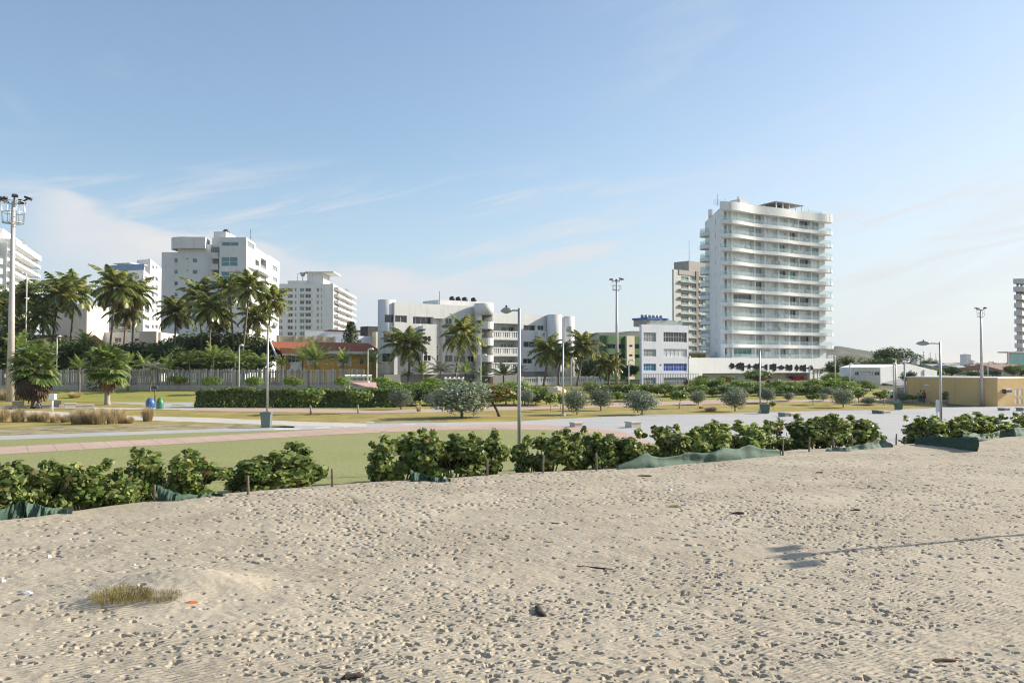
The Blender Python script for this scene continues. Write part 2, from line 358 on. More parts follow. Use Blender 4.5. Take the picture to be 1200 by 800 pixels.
M_PATH = groundmat('pale_concrete_path', [(.3, (.52, .48, .42)), (.5, (.58, .54, .47)), (.7, (.62, .57, .50))], .3, scale2=8, bump=.15, joints=3.)
M_PINK = groundmat('pink_concrete_path', [(.3, (.47, .33, .27)), (.5, (.52, .37, .30)), (.7, (.56, .43, .35))], .25, scale2=8, bump=.15, joints=1.5, drift=(.56, .8, .6))
M_LINE = groundmat('worn_road_paint', [(.3, (.55, .55, .55)), (.5, (.72, .72, .70)), (.7, (.78, .78, .76))], .8)

ys = [-300, 112, 140, 9000]; b = MB()
for i in range(3):
    y0, y1 = ys[i], ys[i+1]
    b.add([(-6000, y0, TZ(y0)), (6000, y0, TZ(y0)), (6000, y1, TZ(y1)), (-6000, y1, TZ(y1))], [(0, 1, 2, 3)])
structure(b.build('ground', M_FAR))
def interp(poly, x):
    for (x0, y0), (x1, y1) in zip(poly[:-1], poly[1:]):
        if x0 <= x <= x1: return y0+(y1-y0)*(x-x0)/(x1-x0)
    return poly[0][1] if x < poly[0][0] else poly[-1][1]
def strip(name, m, top, bot, off, rows=4, step=6, kerb=0.):
    """a strip of ground between a far edge and a near edge, laid on the terrain"""
    x0, x1 = max(top[0][0], bot[0][0]), min(top[-1][0], bot[-1][0]); n = int((x1-x0)/step)+2
    V = []; F = []
    for i in range(n):
        px = x0+(x1-x0)*i/(n-1); a = G(px, interp(bot, px)); c = G(px, interp(top, px))
        for j in range(rows+1):
            p = a.lerp(c, j/rows); V.append((p.x, p.y, TZ(p.y)+off))
    k = rows+1
    for i in range(n-1):
        for j in range(rows): F.append((i*k+j, (i+1)*k+j, (i+1)*k+j+1, i*k+j+1))
    mb = MB().add(V, F)
    if off > .02:   # a low kerb down to the ground all round
        for i in range(n-1):
            for j in (0, rows):
                p, q = V[i*k+j], V[(i+1)*k+j]; s = (0, 1, 2, 3) if j else (3, 2, 1, 0)
                mb.add([p, q, (q[0], q[1], q[2]-off-.02), (p[0], p[1], p[2]-off-.02)], [s])
    return structure(mb.build(name, m))
# the large areas, near to far
strip('turf_field', M_TURF, [(-420, 533), (0, 514.5), (210, 506.3), (350, 502.6), (400, 500.8), (592, 497.6), (640, 498), (685, 501), (735, 505), (800, 515), (860, 524)],
      [(-420, 690), (0, 640), (90, 628), (250, 606), (400, 590), (600, 574), (700, 568), (780, 560), (860, 552)], .012, rows=5)
strip('asphalt_road', M_ASPH, [(-420, 528), (0, 510.5), (210, 504), (290, 500.6), (420, 496.2), (520, 495), (600, 494), (660, 490.6), (760, 485.8), (840, 485), (900, 483), (960, 481.4), (1020, 480.4), (1080, 479), (1110, 476.5), (1200, 476), (1700, 470)],
      [(-420, 534), (0, 515.5), (210, 507.4), (350, 503.6), (420, 501.2), (592, 497.8), (640, 498.4), (685, 501.5), (724, 505), (742, 512), (790, 552), (860, 548), (960, 540), (1040, 536), (1200, 524), (1700, 500)], .016, rows=6)
strip('pink_path', M_PINK, [(-420, 546), (0, 524), (210, 512.8), (400, 502), (500, 498.9), (592, 497.4), (640, 498), (685, 501), (724, 505), (745, 510), (770, 522)],
      [(-420, 562), (0, 532.5), (210, 520), (400, 508.6), (500, 504.4), (592, 503), (640, 504), (685, 506.8), (715, 512), (735, 520), (770, 530)], .020, rows=3)
strip('dry_grass_verge', M_DRY, [(-420, 478), (0, 469), (130, 472), (228, 478), (300, 480), (400, 479), (560, 476), (700, 472), (860, 467), (960, 465), (1080, 466), (1110, 471)],
      [(-420, 528), (0, 511), (210, 504.3), (290, 501), (420, 496.6), (520, 495.3), (600, 494.3), (660, 491), (760, 486), (840, 485.2), (900, 483.2), (960, 481.6), (1020, 480.6), (1080, 479.2), (1110, 476.6)], .012, rows=6)
strip('dry_soil_patch', M_SOIL, [(-420, 512), (0, 501), (120, 499), (210, 497), (300, 498), (345, 499.5)], [(-420, 526), (0, 510.3), (210, 503.7), (290, 500.2), (345, 501.2)], .016, rows=3)
strip('sandy_verge_patch', M_SOIL, [(420, 493), (450, 491.8), (478, 492), (500, 493.6), (525, 494)], [(420, 495.8), (450, 495), (478, 494.8), (500, 495), (525, 494.8)], .016, rows=2)
strip('concrete_path', M_PATH, [(-420, 482), (0, 480), (70, 482.5), (140, 487.2), (240, 489.4), (350, 494), (430, 496.2)], [(-420, 492), (0, 488), (70, 489), (140, 491.6), (240, 495), (350, 499), (430, 500.6)], .024, rows=3)
strip('parking_pad', M_ASPH, [(126, 471), (160, 471.2), (228, 471.4), (236, 472)], [(126, 477), (160, 478), (228, 478.6), (236, 478.8)], .02, rows=3)
strip('pale_kerb', M_PATH, [(-420, 477), (0, 476.2), (100, 477.4), (160, 478.4), (228, 479)], [(-420, 479), (0, 478), (100, 479.4), (160, 480.4), (228, 480.4)], .06, rows=2)
strip('pink_promenade', M_PINK, [(210, 477.6), (320, 478.6), (440, 480.2), (500, 479.2), (600, 476.4), (640, 474.5), (700, 471.8), (760, 471.4), (850, 468), (900, 469), (960, 468.4), (1040, 467), (1090, 470)],
      [(210, 481), (320, 483), (440, 484.4), (500, 483.4), (600, 480.6), (640, 479.2), (700, 477.4), (760, 476), (850, 472.8), (900, 471.8), (960, 470.8), (1040, 470), (1090, 473.5)], .04, rows=4)
strip('far_lawn', M_FARGRASS, [(-420, 456), (0, 456), (150, 456.5), (230, 457), (420, 458), (700, 457), (850, 456), (960, 455), (1060, 457)],
      [(-420, 470), (0, 469), (130, 471.5), (228, 477), (300, 479), (440, 479.6), (560, 477), (700, 471.4), (860, 467), (960, 465), (1060, 465)], .016, rows=8)
for q in ([(320, 502.6), (352, 502.0), (354, 503.0), (322, 503.6)], [(368, 501.3), (386, 500.7), (388, 501.4), (370, 502)], [(402, 500.2), (412, 499.9), (414, 500.5), (404, 500.8)],
          [(428, 494.9), (437, 494.5), (440, 495.1), (430, 495.5)], [(470, 497.3), (486, 496.9), (488, 497.5), (472, 497.9)]):
    p = [G(*c) for c in q[::-1]]; structure(MB().add([(a.x, a.y, .024) for a in p], [(0, 1, 2, 3)]).build('road_marking', M_LINE))

# ================================================================== SAND
EDGE_PX = [(-500, 705), (-260, 655), (-100, 622), (0, 608), (45, 603.5), (90, 597), (135, 590.5), (180, 585.5), (250, 578), (330, 571.5), (400, 566), (450, 562.5), (500, 561), (600, 553), (700, 549), (780, 544), (840, 538), (900, 530), (930, 526), (1000, 523.5), (1040, 520.5), (1080, 518.5), (1120, 519), (1150, 516), (1175, 511.5), (1200, 509.5), (1300, 502), (1500, 492)]
CZ = .45
_E = [PZ(x, y, CZ) for x, y in EDGE_PX]; EX = np.array([p.x for p in _E]); EY = np.array([p.y for p in _E])
def crest_y(x): return np.interp(x, EX, EY)
def vnoise(x, y, sc, seed, octv=4):
    r = np.random.default_rng(seed); t = r.random((64, 64)); out = 0; amp = 1; tot = 0
    for o in range(octv):
        u = x/sc*2**o+o*17.3; v = y/sc*2**o+o*5.7; i = np.floor(u).astype(int); j = np.floor(v).astype(int); fu = u-i; fv = v-j
        fu = fu*fu*(3-2*fu); fv = fv*fv*(3-2*fv); g = lambda a, b: t[a % 64, b % 64]
        out = out+amp*((g(i, j)*(1-fu)+g(i+1, j)*fu)*(1-fv)+(g(i, j+1)*(1-fu)+g(i+1, j+1)*fu)*fv); tot += amp; amp *= .5
    return out/tot-.5
RES = .022; RX0, RX1, RY0, RY1 = -30., 46., 9., 63.
def footprints():
    """dimples left by feet, stamped into a fine raster"""
    nx = int((RX1-RX0)/RES); ny = int((RY1-RY0)/RES); H = np.zeros((ny, nx), np.float32); r = np.random.default_rng(11)
    pts = []
    mound = PZ(215, 675, .45)
    def dens(x, y):
        d = .22+2.3*vnoise(np.array(x), np.array(y), 7., 5, 3)+1.5*vnoise(np.array(x), np.array(y), 2.2, 6, 2)+.45*math.exp(-((x-1.8)/3.2)**2-((y-16.5)/3.5)**2)+.35*math.exp(-((x+1.5)/3)**2-((y-24)/5)**2)+(.22 if y > 29 else 0)
        px = 600+FPX*x/y
        if px < 260: d -= .22
        if (x-mound.x-.6)**2/7+(y-mound.y)**2/3 < 1: d -= .7
        return d
    for _ in range(64000):
        y = RY0+(RY1-RY0)*r.random()**1.25; x = (r.random()-.5)*2*(y*.70+2)
        if r.random() < dens(x, y): pts.append((x, y, r.random()*pi, r.random()))
    for _ in range(300):           # walked lines of prints
        y = RY0+(54-RY0)*r.random(); x = (r.random()-.45)*2*(y*.65); a = r.normal(.55, .5)+(pi if r.random() < .5 else 0)
        for k in range(int(r.integers(8, 40))):
            s = .13*(1 if k % 2 else -1); pts.append((x-sin(a)*s, y+cos(a)*s, a, .6+.4*r.random())); x += cos(a)*.62; y += sin(a)*.62; a += r.normal(0, .07)
    T0, T1 = PZ(1030, 782, CZ), PZ(1260, 728, CZ); tl = math.hypot(T1.x-T0.x, T1.y-T0.y); tx, ty = (T1.x-T0.x)/tl, (T1.y-T0.y)/tl
    def on_track(x, y):      # a smoothed drag track leading off to the lower right
        u = (x-T0.x)*tx+(y-T0.y)*ty; v = -(x-T0.x)*ty+(y-T0.y)*tx; return u > -1.5 and -.12 < v < .75
    pts = [p_ for p_ in pts if not on_track(p_[0], p_[1])]
    for k in range(int(tl/.01)):
        x, y = T0.x+tx*k*.01, T0.y+ty*k*.01; i = int((x-RX0)/RES); j = int((y-RY0)/RES)
        if 0 <= i < nx-2 and 0 <= j < ny-2: H[j:j+2, i] = -.02
    for x, y, a, q in pts:
        if not (RX0+1 < x < RX1-1 and RY0+1 < y < RY1-1): continue
        q = q**2.6; L = .024+.056*q+(.010 if y > 21 else 0); Wd = L*(.5+.3*r.random()); dep = .012+.095*q**.7*r.random()**.4+(.010 if y > 21 else 0); R = int(L*2.6/RES)+2
        i = int((x-RX0)/RES); j = int((y-RY0)/RES)
        if i-R < 0 or j-R < 0 or i+R >= nx or j+R >= ny: continue
        yy, xx = np.mgrid[-R:R+1, -R:R+1]*RES; xx = np.where(xx < 0, xx*.66, xx*1.08); ca, sa = cos(a), sin(a)  # dents skewed steep on the sun side, so their shape deepens the shadow
        u = (xx*ca+yy*sa)/L; v = (-xx*sa+yy*ca)/Wd; d = np.sqrt(u*u+v*v); ph = np.arctan2(v, u); f0 = r.random()*6; d = d*(1+.16*np.sin(2*ph+f0)+.13*np.sin(3*ph+f0*2)+.08*np.sin(5*ph+f0*3))
        st = -dep*np.clip(1-d**5, 0, 1)*(1+.35*u)+dep*.10*np.exp(-((d-1.25)/.22)**2)
        H[j-R:j+R+1, i-R:i+R+1] += st.astype(np.float32)
    return np.clip(H, -.145, .04)
MOUND = PZ(215, 678, .5); GRASS1 = PZ(150, 695, .5)
def sand_z(x, y, fp=None):
    s = (crest_y(x)-y)*.86
    z = CZ+np.clip(s/4, 0, 1)*(.16*vnoise(x, y, 6., 21, 3)+.22*vnoise(x, y, 17., 22, 2))
    z = z+.34*np.exp(-(((x-MOUND.x)/1.5)**2+((y-MOUND.y)/.75)**2))+.12*np.exp(-(((x-GRASS1.x)/1.0)**2+((y-GRASS1.y)/.6)**2))
    if fp is not None: z = z+(fp+.05*vnoise(x, y, .55, 41, 3)+.03*vnoise(x, y, .17, 42, 2)*np.clip((vnoise(x, y, 5., 43, 2)+.25)*2.5, 0, 1))*np.clip(s/.8, 0, 1)
    e = np.clip((s+1.0)/1.25, 0, 1); z = z*(e*e*(3-2*e))-.10*(1-e)
    return z, s
M_SAND = None
def sandmat():
    m = bpy.data.materials.new('beach_sand'); m.use_nodes = True; nt = m.node_tree; N = nt.nodes; L = nt.links
    p = N['Principled BSDF']; p.inputs['Roughness'].default_value = .95; p.inputs['Specular IOR Level'].default_value = .15
    tc = N.new('ShaderNodeTexCoord')
    def no(sc, det, ro=.6, di=0.):
        n = N.new('ShaderNodeTexNoise'); n.inputs['Scale'].default_value = sc; n.inputs['Detail'].default_value = det; n.inputs['Roughness'].default_value = ro; n.inputs['Distortion'].default_value = di
        L.new(tc.outputs['Object'], n.inputs['Vector']); return n.outputs['Fac']
    r = N.new('ShaderNodeValToRGB'); e = r.color_ramp.elements; e.new(.5)
    for i, (po, c) in enumerate([(.3, (.40, .343, .256)), (.5, (.44, .380, .289)), (.7, (.475, .413, .319))]): e[i].position = po; e[i].color = (*c, 1)
    L.new(no(.35, 9), r.inputs[0])
    g = N.new('ShaderNodeMapRange'); g.inputs[1].default_value = .3; g.inputs[2].default_value = .7; g.inputs[3].default_value = .9; g.inputs[4].default_value = 1.08
    L.new(no(160, 2), g.inputs[0]); h = N.new('ShaderNodeHueSaturation'); L.new(g.outputs[0], h.inputs['Value']); L.new(r.outputs[0], h.inputs['Color']); L.new(h.outputs[0], p.inputs['Base Color'])
    mp = N.new('ShaderNodeMapping'); mp.inputs['Rotation'].default_value = (0, 0, radians(62)); L.new(tc.outputs['Object'], mp.inputs[0])
    w = N.new('ShaderNodeTexWave'); w.wave_type = 'BANDS'; w.bands_direction = 'X'; w.inputs['Scale'].default_value = 2.5; w.inputs['Distortion'].default_value = 5.5; w.inputs['Detail'].default_value = 3; w.inputs['Detail Scale'].default_value = .9
    L.new(mp.outputs[0], w.inputs['Vector'])
    k = N.new('ShaderNodeMapRange'); k.inputs[1].default_value = .34; k.inputs[2].default_value = .56; L.new(no(.28, 3), k.inputs[0])
    mm = N.new('ShaderNodeMath'); mm.operation = 'MULTIPLY'; L.new(w.outputs['Fac'], mm.inputs[0]); L.new(k.outputs[0], mm.inputs[1])
    b1 = N.new('ShaderNodeBump'); b1.inputs['Strength'].default_value = 1.0; b1.inputs['Distance'].default_value = .030; L.new(mm.outputs[0], b1.inputs['Height'])
    b2 = N.new('ShaderNodeBump'); b2.inputs['Strength'].default_value = .6; b2.inputs['Distance'].default_value = .03; L.new(no(5.5, 6, .6, .4), b2.inputs['Height']); L.new(b1.outputs[0], b2.inputs['Normal'])
    L.new(b2.outputs[0], p.inputs['Normal']); return m
def build_sand():
    global M_SAND
    M_SAND = sandmat(); H = footprints(); NC = 1250; A = np.radians(np.linspace(-41, 41, NC))
    rr = [11.5]
    while rr[-1] < 76: rr.append(rr[-1]+min(max(rr[-1]**2/FPX/5*.50, .018), .07))
    R = np.array(rr); th, r2 = np.meshgrid(A, R); X = r2*np.sin(th); Y = r2*np.cos(th)
    i = np.clip((X-RX0)/RES, 0, H.shape[1]-2); j = np.clip((Y-RY0)/RES, 0, H.shape[0]-2); i0 = i.astype(int); j0 = j.astype(int); fi = i-i0; fj = j-j0
    fp = (H[j0, i0]*(1-fi)+H[j0, i0+1]*fi)*(1-fj)+(H[j0+1, i0]*(1-fi)+H[j0+1, i0+1]*fi)*fj
    Z, S = sand_z(X, Y, fp); nr = len(R)
    idx = np.arange(nr*NC).reshape(nr, NC)
    F = np.stack([idx[:-1, :-1], idx[:-1, 1:], idx[1:, 1:], idx[1:, :-1]], -1).reshape(-1, 4)
    ok = (S > -1.35).ravel(); F = F[ok[F].any(1)]; F = F[:, ::-1]
    used = np.unique(F); remap = np.full(nr*NC, -1); remap[used] = np.arange(len(used))
    V = np.stack([X, Y, Z], -1).reshape(-1, 3)[used]
    me = npmesh('sand_beach', V, remap[F], M_SAND, smooth=True); structure(inst('sand_beach', me))
    # the rest of the beach, behind and beside, at lower detail
    b = MB(); ex = [(x, y-4.5) for x, y in zip(EX, EY)]
    for (x0, y0), (x1, y1) in zip(ex[:-1], ex[1:]): b.add([(x0, -80, .16), (x1, -80, .16), (x1, y1, .16), (x0, y0, .16)], [(0, 1, 2, 3)])
    structure(b.build('beach', M_SAND))
build_sand()
def on_sand(px, py):
    z = .45
    for _ in range(6):
        p = PZ(px, py, z); z = float(sand_z(np.array([p.x]), np.array([p.y]))[0][0])
    return Vector((p.x, p.y, z))
def edge_base(px, back):
    """ground point just inland of the sand crest, in the direction of a photo column"""
    r = ray(px, 429); k = np.linspace(15, 90, 3000); x = r[0]/r[1]*k; s = (crest_y(x)-k)*.86
    i = int(np.argmax(s < -back)); return Vector((x[i], k[i], 0))
# ------------------------------------------------------------------ far hills
def hill(name, px0, px1, d, prof, dep, seed, m, z0=1.8):
    """a rounded ridge: height profile along its length, real depth"""
    n = 60; k = 14; V = []; F = []
    for i in range(n+1):
        t = i/n; p = at(px0+(px1-px0)*t, d); h = interp(prof, t)
        for j in range(k+1):
            u = j/k; bell = sin(pi*u)**.8
            z = z0-2+h*bell*(1+.22*float(vnoise(np.array([p.x*1.]), np.array([u*dep*1.]), dep*.35, seed)[0]))
            V.append((p.x*(1+(u-.5)*dep/d), p.y+(u-.5)*dep, z))
    for i in range(n):
        for j in range(k): F.append((i*(k+1)+j, (i+1)*(k+1)+j, (i+1)*(k+1)+j+1, i*(k+1)+j+1))
    mb = MB(); mb.add(V, F, 0, True); return structure(mb.build(name, m))
M_HILL = groundmat('scrub_hillside', [(.3, (.05, .06, .03)), (.5, (.09, .09, .05)), (.68, (.20, .17, .13))], .012, scale2=.12, bump=0)
hill('hill', 930, 1052, 2100, [(0, 44), (.3, 50), (.42, 54), (.55, 49), (.75, 40), (.88, 20), (1, 3)], 500, 31, M_HILL)
hill('hill', 640, 835, 1300, [(0, 10), (.15, 45), (.3, 56), (.5, 58), (.7, 56), (.85, 30), (1, 5)], 400, 32, M_HILL)
hill('hill', 1000, 1420, 3900, [(0, 8), (.3, 22), (.5, 18), (.7, 24), (1, 10)], 500, 33, M_HILL)
hill('hill', -300, 420, 3900, [(0, 8), (.3, 18), (.5, 14), (.7, 18), (1, 8)], 500, 34, M_HILL)
# ================================================================== BUILDINGS
BZ = 1.8
def radial(p, dep, dx=0.): f = 1+dep/Vector((p[0], p[1])).length; return (p[0]*f+dx, p[1]*f)
def backq(F, n, dep): a, b2 = F.xy(.02, -n), F.xy(F.len-.02, -n); return [a, b2, radial(b2, dep, -.3), radial(a, dep, .3)]
def root_at(name, p, label, cat, group=None, z=BZ): return thing(name, (p[0], p[1], z), label, cat, group)
# ---------------------------------------------------------------- tall curved hotel tower
def hotel_tower():
    A = at(847, 192); B = at(968, 209.5); F = Fr(A, B); Cc = Vector((73, 230)); D = at(832, 207)
    r = root_at('apartment_tower', A, 'tall white tower with wavy wraparound balconies above a long white podium', 'tower')
    z0, ztop = 6.66, 40.2; sl0, ps = 9.07, 2.98
    S = Fr(D, A)                                       # shaded side wall
    wins = [(847.5, 852, GGREY, 1), (859.5, 881, GPALE, 4), (885, 893, GGREY, 2), (897, 909.5, GPALE, 3), (913, 921, GPALE, 2), (925.5, 933, GPALE, 2), (936, 948, GPALE, 3), (950.5, 960, GGREY, 2)]
    hs = []; kinds = []
    for k in range(11):
        zf = (z0+.35) if k == 0 else sl0+ps*(k-1)+.78; zt = sl0+ps*k-.12
        for p0, p1, g, mu in wins:
            t0 = F.tz(p0, 340)[0]; t1 = F.tz(p1, 340)[0]; hs.append((max(t0, .3), min(t1, F.len-.3), zf, zt)); kinds.append((g, mu))
    w = MB(); wall_holes(w, F, 0, F.len, z0, ztop, hs, .35, .6)
    sh = [(S.len*.52-.35, S.len*.52+.35, sl0+ps*k+.9, sl0+ps*k+2.1) for k in range(-1, 10)]
    wall_holes(w, S, 0, S.len, BZ, ztop-.6, sh, .25, .5)
    ins = [F.xy(.05, -.6), F.xy(F.len-.05, -.6), (Cc.x, Cc.y), (D.x+1, D.y+9), S.xy(.05, -.5), S.xy(S.len-.6, -.5)]
    w.prism(ins, BZ, ztop-.05); w.build('wall', WHITE, r)
    for h, (g, mu) in zip(hs, kinds):
        g2 = g if rng.random() < .62 else pick(GPALE, GGREY, GDARK, GTEAL)
        window(r, F, h, g2, n=-.28, mull=mu, sub=True, fw=.06)
    for h in sh: window(r, S, h, GDARK, n=-.18, mull=1, fw=.05)
    pil = MB()
    for t in [F.tz(p, 340)[0] for p in (856, 883, 895, 911, 923, 934.6, 949.2)]: pil.fbox(F, t-.22, t+.22, 0, .5, z0, ztop-.4)
    pil.build('pilaster', WHITE, r)
    def outline(off=0., ext=0.):
        L = F.len; P = []
        for i in range(9): a = pi+pi/2*i/8; P.append((1.0+1.9*cos(a), .35+1.15*-sin(a)))
        for i in range(41):
            t = 1.1+(L-1.6)*i/40; n = 1.38+.55*math.exp(-((t-2.5)/3.2)**2)-.35*math.exp(-((t-9.5)/3.0)**2)+.28*math.exp(-((t-17)/3.5)**2)-.15*math.exp(-((t-23)/2.5)**2)+.5*math.exp(-((t-(L-1.5))/2.6)**2)
            P.append((t, n))
        for i in range(9): a = pi/2-pi/2*i/8*1.25; P.append((L-.3+1.9*cos(a), .15+1.7*sin(a)))
        return [F.xy(t, n-off) for t, n in P]
    o = outline(); back = [F.xy(F.len, -1.2), F.xy(F.len-.1, .02), F.xy(.1, .02)]
    inner = outline(.12)
    def rail(zb, zt):
        m = MB()
        for i in range(len(o)-1):
            a, b2, c2, d2 = o[i], o[i+1], inner[i+1], inner[i]
            m.add([(*a, zb), (*b2, zb), (*b2, zt), (*a, zt), (*d2, zb), (*c2, zb), (*c2, zt), (*d2, zt)], [(0, 1, 2, 3), (5, 4, 7, 6), (3, 2, 6, 7)])
        return m
    for k in range(10):
        zb = sl0+ps*k; MB().prism(o+back, zb, zb+.74).build('balcony', WHITE, r)
        rail(zb+.76, zb+1.62).build('glass_railing', GRAIL, r)
    MB().prism(o+back, sl0+ps*10-.05, ztop+.45).build('roof_band', WHITE, r)
    rail(z0+.12, z0+1.0).build('glass_railing', GRAIL, r)
    for k in range(0, 10):                              # small curved balconies on the far side
        zb = sl0+ps*k-.3; c = at(829.5, 209); pl = [(c.x+1.6*cos(a)-.1, c.y+2.2*sin(a)) for a in np.linspace(0, 2*pi, 19)[:-1]]
        MB().prism(pl, zb, zb+.85).build('balcony', WHITE, r)
        m = MB(); m.lathe((c.x-.1, c.y, zb+.86), [(1.5, 0), (1.5, .95), (1.42, .95), (1.42, 0)], 18, sy=1.35); m.build('glass_railing', GRAIL, r)
    # roof terrace
    def X(px, n): t = F.tz(px, 240)[0]; return F.xy(t, n), t
    t0, t1 = X(921, 0)[1], X(937, 0)[1]; MB().fbox(F, t0, t1, -6, -2.6, ztop+.3, 41.6).build('roof_room', WHITE, r)
    t0, t1 = X(868, 0)[1], X(877, 0)[1]; MB().fbox(F, t0, t1, -3.5, -.2, ztop+.3, 42).fbox(F, t0+1, t0+1.5, -2, -1.5, 42, 42.8).build('roof_box', WHITE2, r)
    t0, t1 = X(909, 0)[1], X(942, 0)[1]; m = MB()
    c = [F.P(t0, .2, 42.3), F.P(t1, .2, 42.3), F.P(t1, -6.6, 42.3), F.P(t0, -6.6, 42.3)]; u = [F.P(t0+3.2, -2.6, 43.3), F.P(t1-3.2, -2.6, 43.3), F.P(t1-3.2, -4, 43.3), F.P(t0+3.2, -4, 43.3)]
    m.hexa(c+u); m.build('pergola_roof', BROWN, r)
    for t in np.linspace(t0+.4, t1-.4, 5):
        for n in (-.2, -6.2): m = MB(); m.fbox(F, t-.1, t+.1, n-.1, n+.1, ztop+.4, 42.3); m.build('pergola_post', FRAME, r)
    m = MB(); m.fbox(F, .5, 3.0, -3, -2.96, 40.6, 41.9); m.fbox(F, t1, t1+7, -.6, -.55, 40.6, 41.7); m.fbox(F, t1+6.9, t1+6.95, -7, -.6, 40.6, 41.7); m.fbox(F, 9, 17, -.5, -.45, 40.6, 41.2); m.build('glass_railing', GRAIL, r)
    m = MB()
    for t in (.8, 3.0, 15.5, 19.2, 17.8, 30.2): m.tube([F.P(t, -2, ztop), F.P(t, -2, 41.4+rng.random()*1.6)], .05, 5)
    m.build('antenna', DKST, r)
    p = S.xy(.6, -.2); MB().prism([(p[0]+a, p[1]+b) for a, b in ((-.4, -.4), (.4, -.4), (.4, .4), (-.4, .4))], ztop-.7, ztop+1.4).build('chimney', WHITE2, r)
    # podium
    PF = Fr(at(806, 180), at(972, 206)); mb = MB(); pz = 6.75
    tL = PF.tz(823, 430)[0]; tE = PF.len
    mb.fbox(PF, 0, tL, -14, 0, BZ-.2, pz); mb.fbox(PF, tL, tE-6.2, -9, -.004, 3.55, pz-.003); mb.fbox(PF, tL, tE-9, -9.1, -2.6, BZ-.2, 3.55)
    mb.fbox(PF, tE-6.2, tE+1.5, -9, 0, 4.4, pz+.003); mb.build('podium', WHITE, r)
    m = MB()
    for p in (953.5, 958.5, 962.5):
        t = PF.tz(p, 440)[0]; m.fbox(PF, t-.4, t+.4, -1.6, -.6, BZ-.2, 5.55)
    m.fbox(PF, tE-2.0, tE+1.2, -8, -.3, 3.2, 5.55); m.build('column', WHITE, r)
    for i, (p0, p1) in enumerate(((884, 890), (893, 905), (908, 915), (917, 923), (924, 931), (932, 943))):
        h = PF.rect(p0, 441, p1, 447.3); h = (h[0], h[1], 2.2, 3.4); g = MB(); g.fbox(PF, h[0], h[1], -2.59, -2.53, h[2], h[3]); q = g.build('window', (GDARK, GGREY, GDARK, CREAM, CREAM, GDARK)[i], r)
        g = MB(); g.fbox(PF, h[0]-.1, h[0], -2.6, -2.48, h[2], h[3]); g.fbox(PF, h[1], h[1]+.1, -2.6, -2.48, h[2], h[3]); g.build('frame', FRAME, q)
    RED = mat('red_awning_cloth', (.45, .03, .04), .8, .2, 2)
    for p0, p1 in ((894, 906), (938, 950)):
        h = PF.rect(p0, 446, p1, 449); g = MB(); g.fbox(PF, h[0], h[1], -2.3, -1.9, 1.95, 2.75); g.build('counter', RED, r)
    # chairs and small tables left on the balconies
    CH = mat('dark_wicker', (.07, .065, .06), .8, .3, 4); r3 = np.random.default_rng(17)
    for q in range(34):
        k = int(r3.integers(-1, 10)); t = 1.5+r3.random()*(F.len-4); z = (sl0+ps*k+.745) if k >= 0 else z0+.03; n = .45+.3*r3.random(); m = MB()
        if r3.random() < .6:
            for a in (0, .42):
                for b2 in (0, .42): m.fbox(F, t+a, t+a+.06, n+b2, n+b2+.06, z, z+.42)
            m.fbox(F, t, t+.5, n, n+.5, z+.42, z+.52); m.fbox(F, t, t+.08, n, n+.5, z+.52, z+.98); m.build('balcony_chair', CH, r)
        else:
            m.fbox(F, t+.38, t+.46, n+.2, n+.28, z, z+.66); m.fbox(F, t+.1, t+.74, n, n+.5, z+.66, z+.72); m.fbox(F, t+.24, t+.6, n+.1, n+.4, z, z+.05); m.build('balcony_table', CH, r)
    # the dark emblem on the podium: mirrored bars like a sound wave
    em = MB(); EMB = mat('dark_emblem_metal', (.022, .022, .028), .9, .25, 2, spec=.1)
    t0, t1 = PF.tz(854, 430)[0], PF.tz(953.5, 430)[0]; n = 133; zc0, zc1 = zat(428.6, 187), zat(431.4, 203)
    cl = [(1, 6.8, .3, .95, .5), (10.2, 19.8, .6, .9, 1.0), (25.6, 29.4, .45, .8, .45), (33, 43.6, .35, .95, 1.0), (48.6, 52.4, .35, .8, .9), (56.4, 65.2, .7, .8, 1.0), (68.6, 76.4, .3, .75, .35), (80, 88.6, .75, .8, .75), (93, 97.2, .3, .9, .45), (100.4, 108.6, .65, .8, 1.05), (114.4, 119.8, .9, .7, .25)]
    r2 = np.random.default_rng(3); W_ = (t1-t0)/121.5
    for a, b2, h0, hm, h1 in cl:
        k = int((b2-a)*1.0)+1
        for i in range(k):
            f = i/(k-1); hh = (h0+(hm-h0)*f*2 if f < .5 else hm+(h1-hm)*(f*2-1))*(.78+.4*r2.random())
            t = t0+(a+i)*W_; zc = zc0+(zc1-zc0)*(t-t0)/(t1-t0); em.fbox(PF, t, t+W_*.96, .01, .09+.02*(i % 2), zc-hh*(.62+.3*r2.random()), zc+hh*(.62+.3*r2.random()))
    zc = (zc0+zc1)/2
    for i in range(len(cl)-1):
        if i in (4, 7): continue
        ta, tb = t0+(cl[i][1]+1)*W_, t0+cl[i+1][0]*W_
        zc = zc0+(zc1-zc0)*(ta-t0)/(t1-t0)
        if tb-ta > .05: em.fbox(PF, ta, tb, .02, .085, zc-.13, zc+.13)
    em.build('sign_emblem', EMB, r)
hotel_tower()
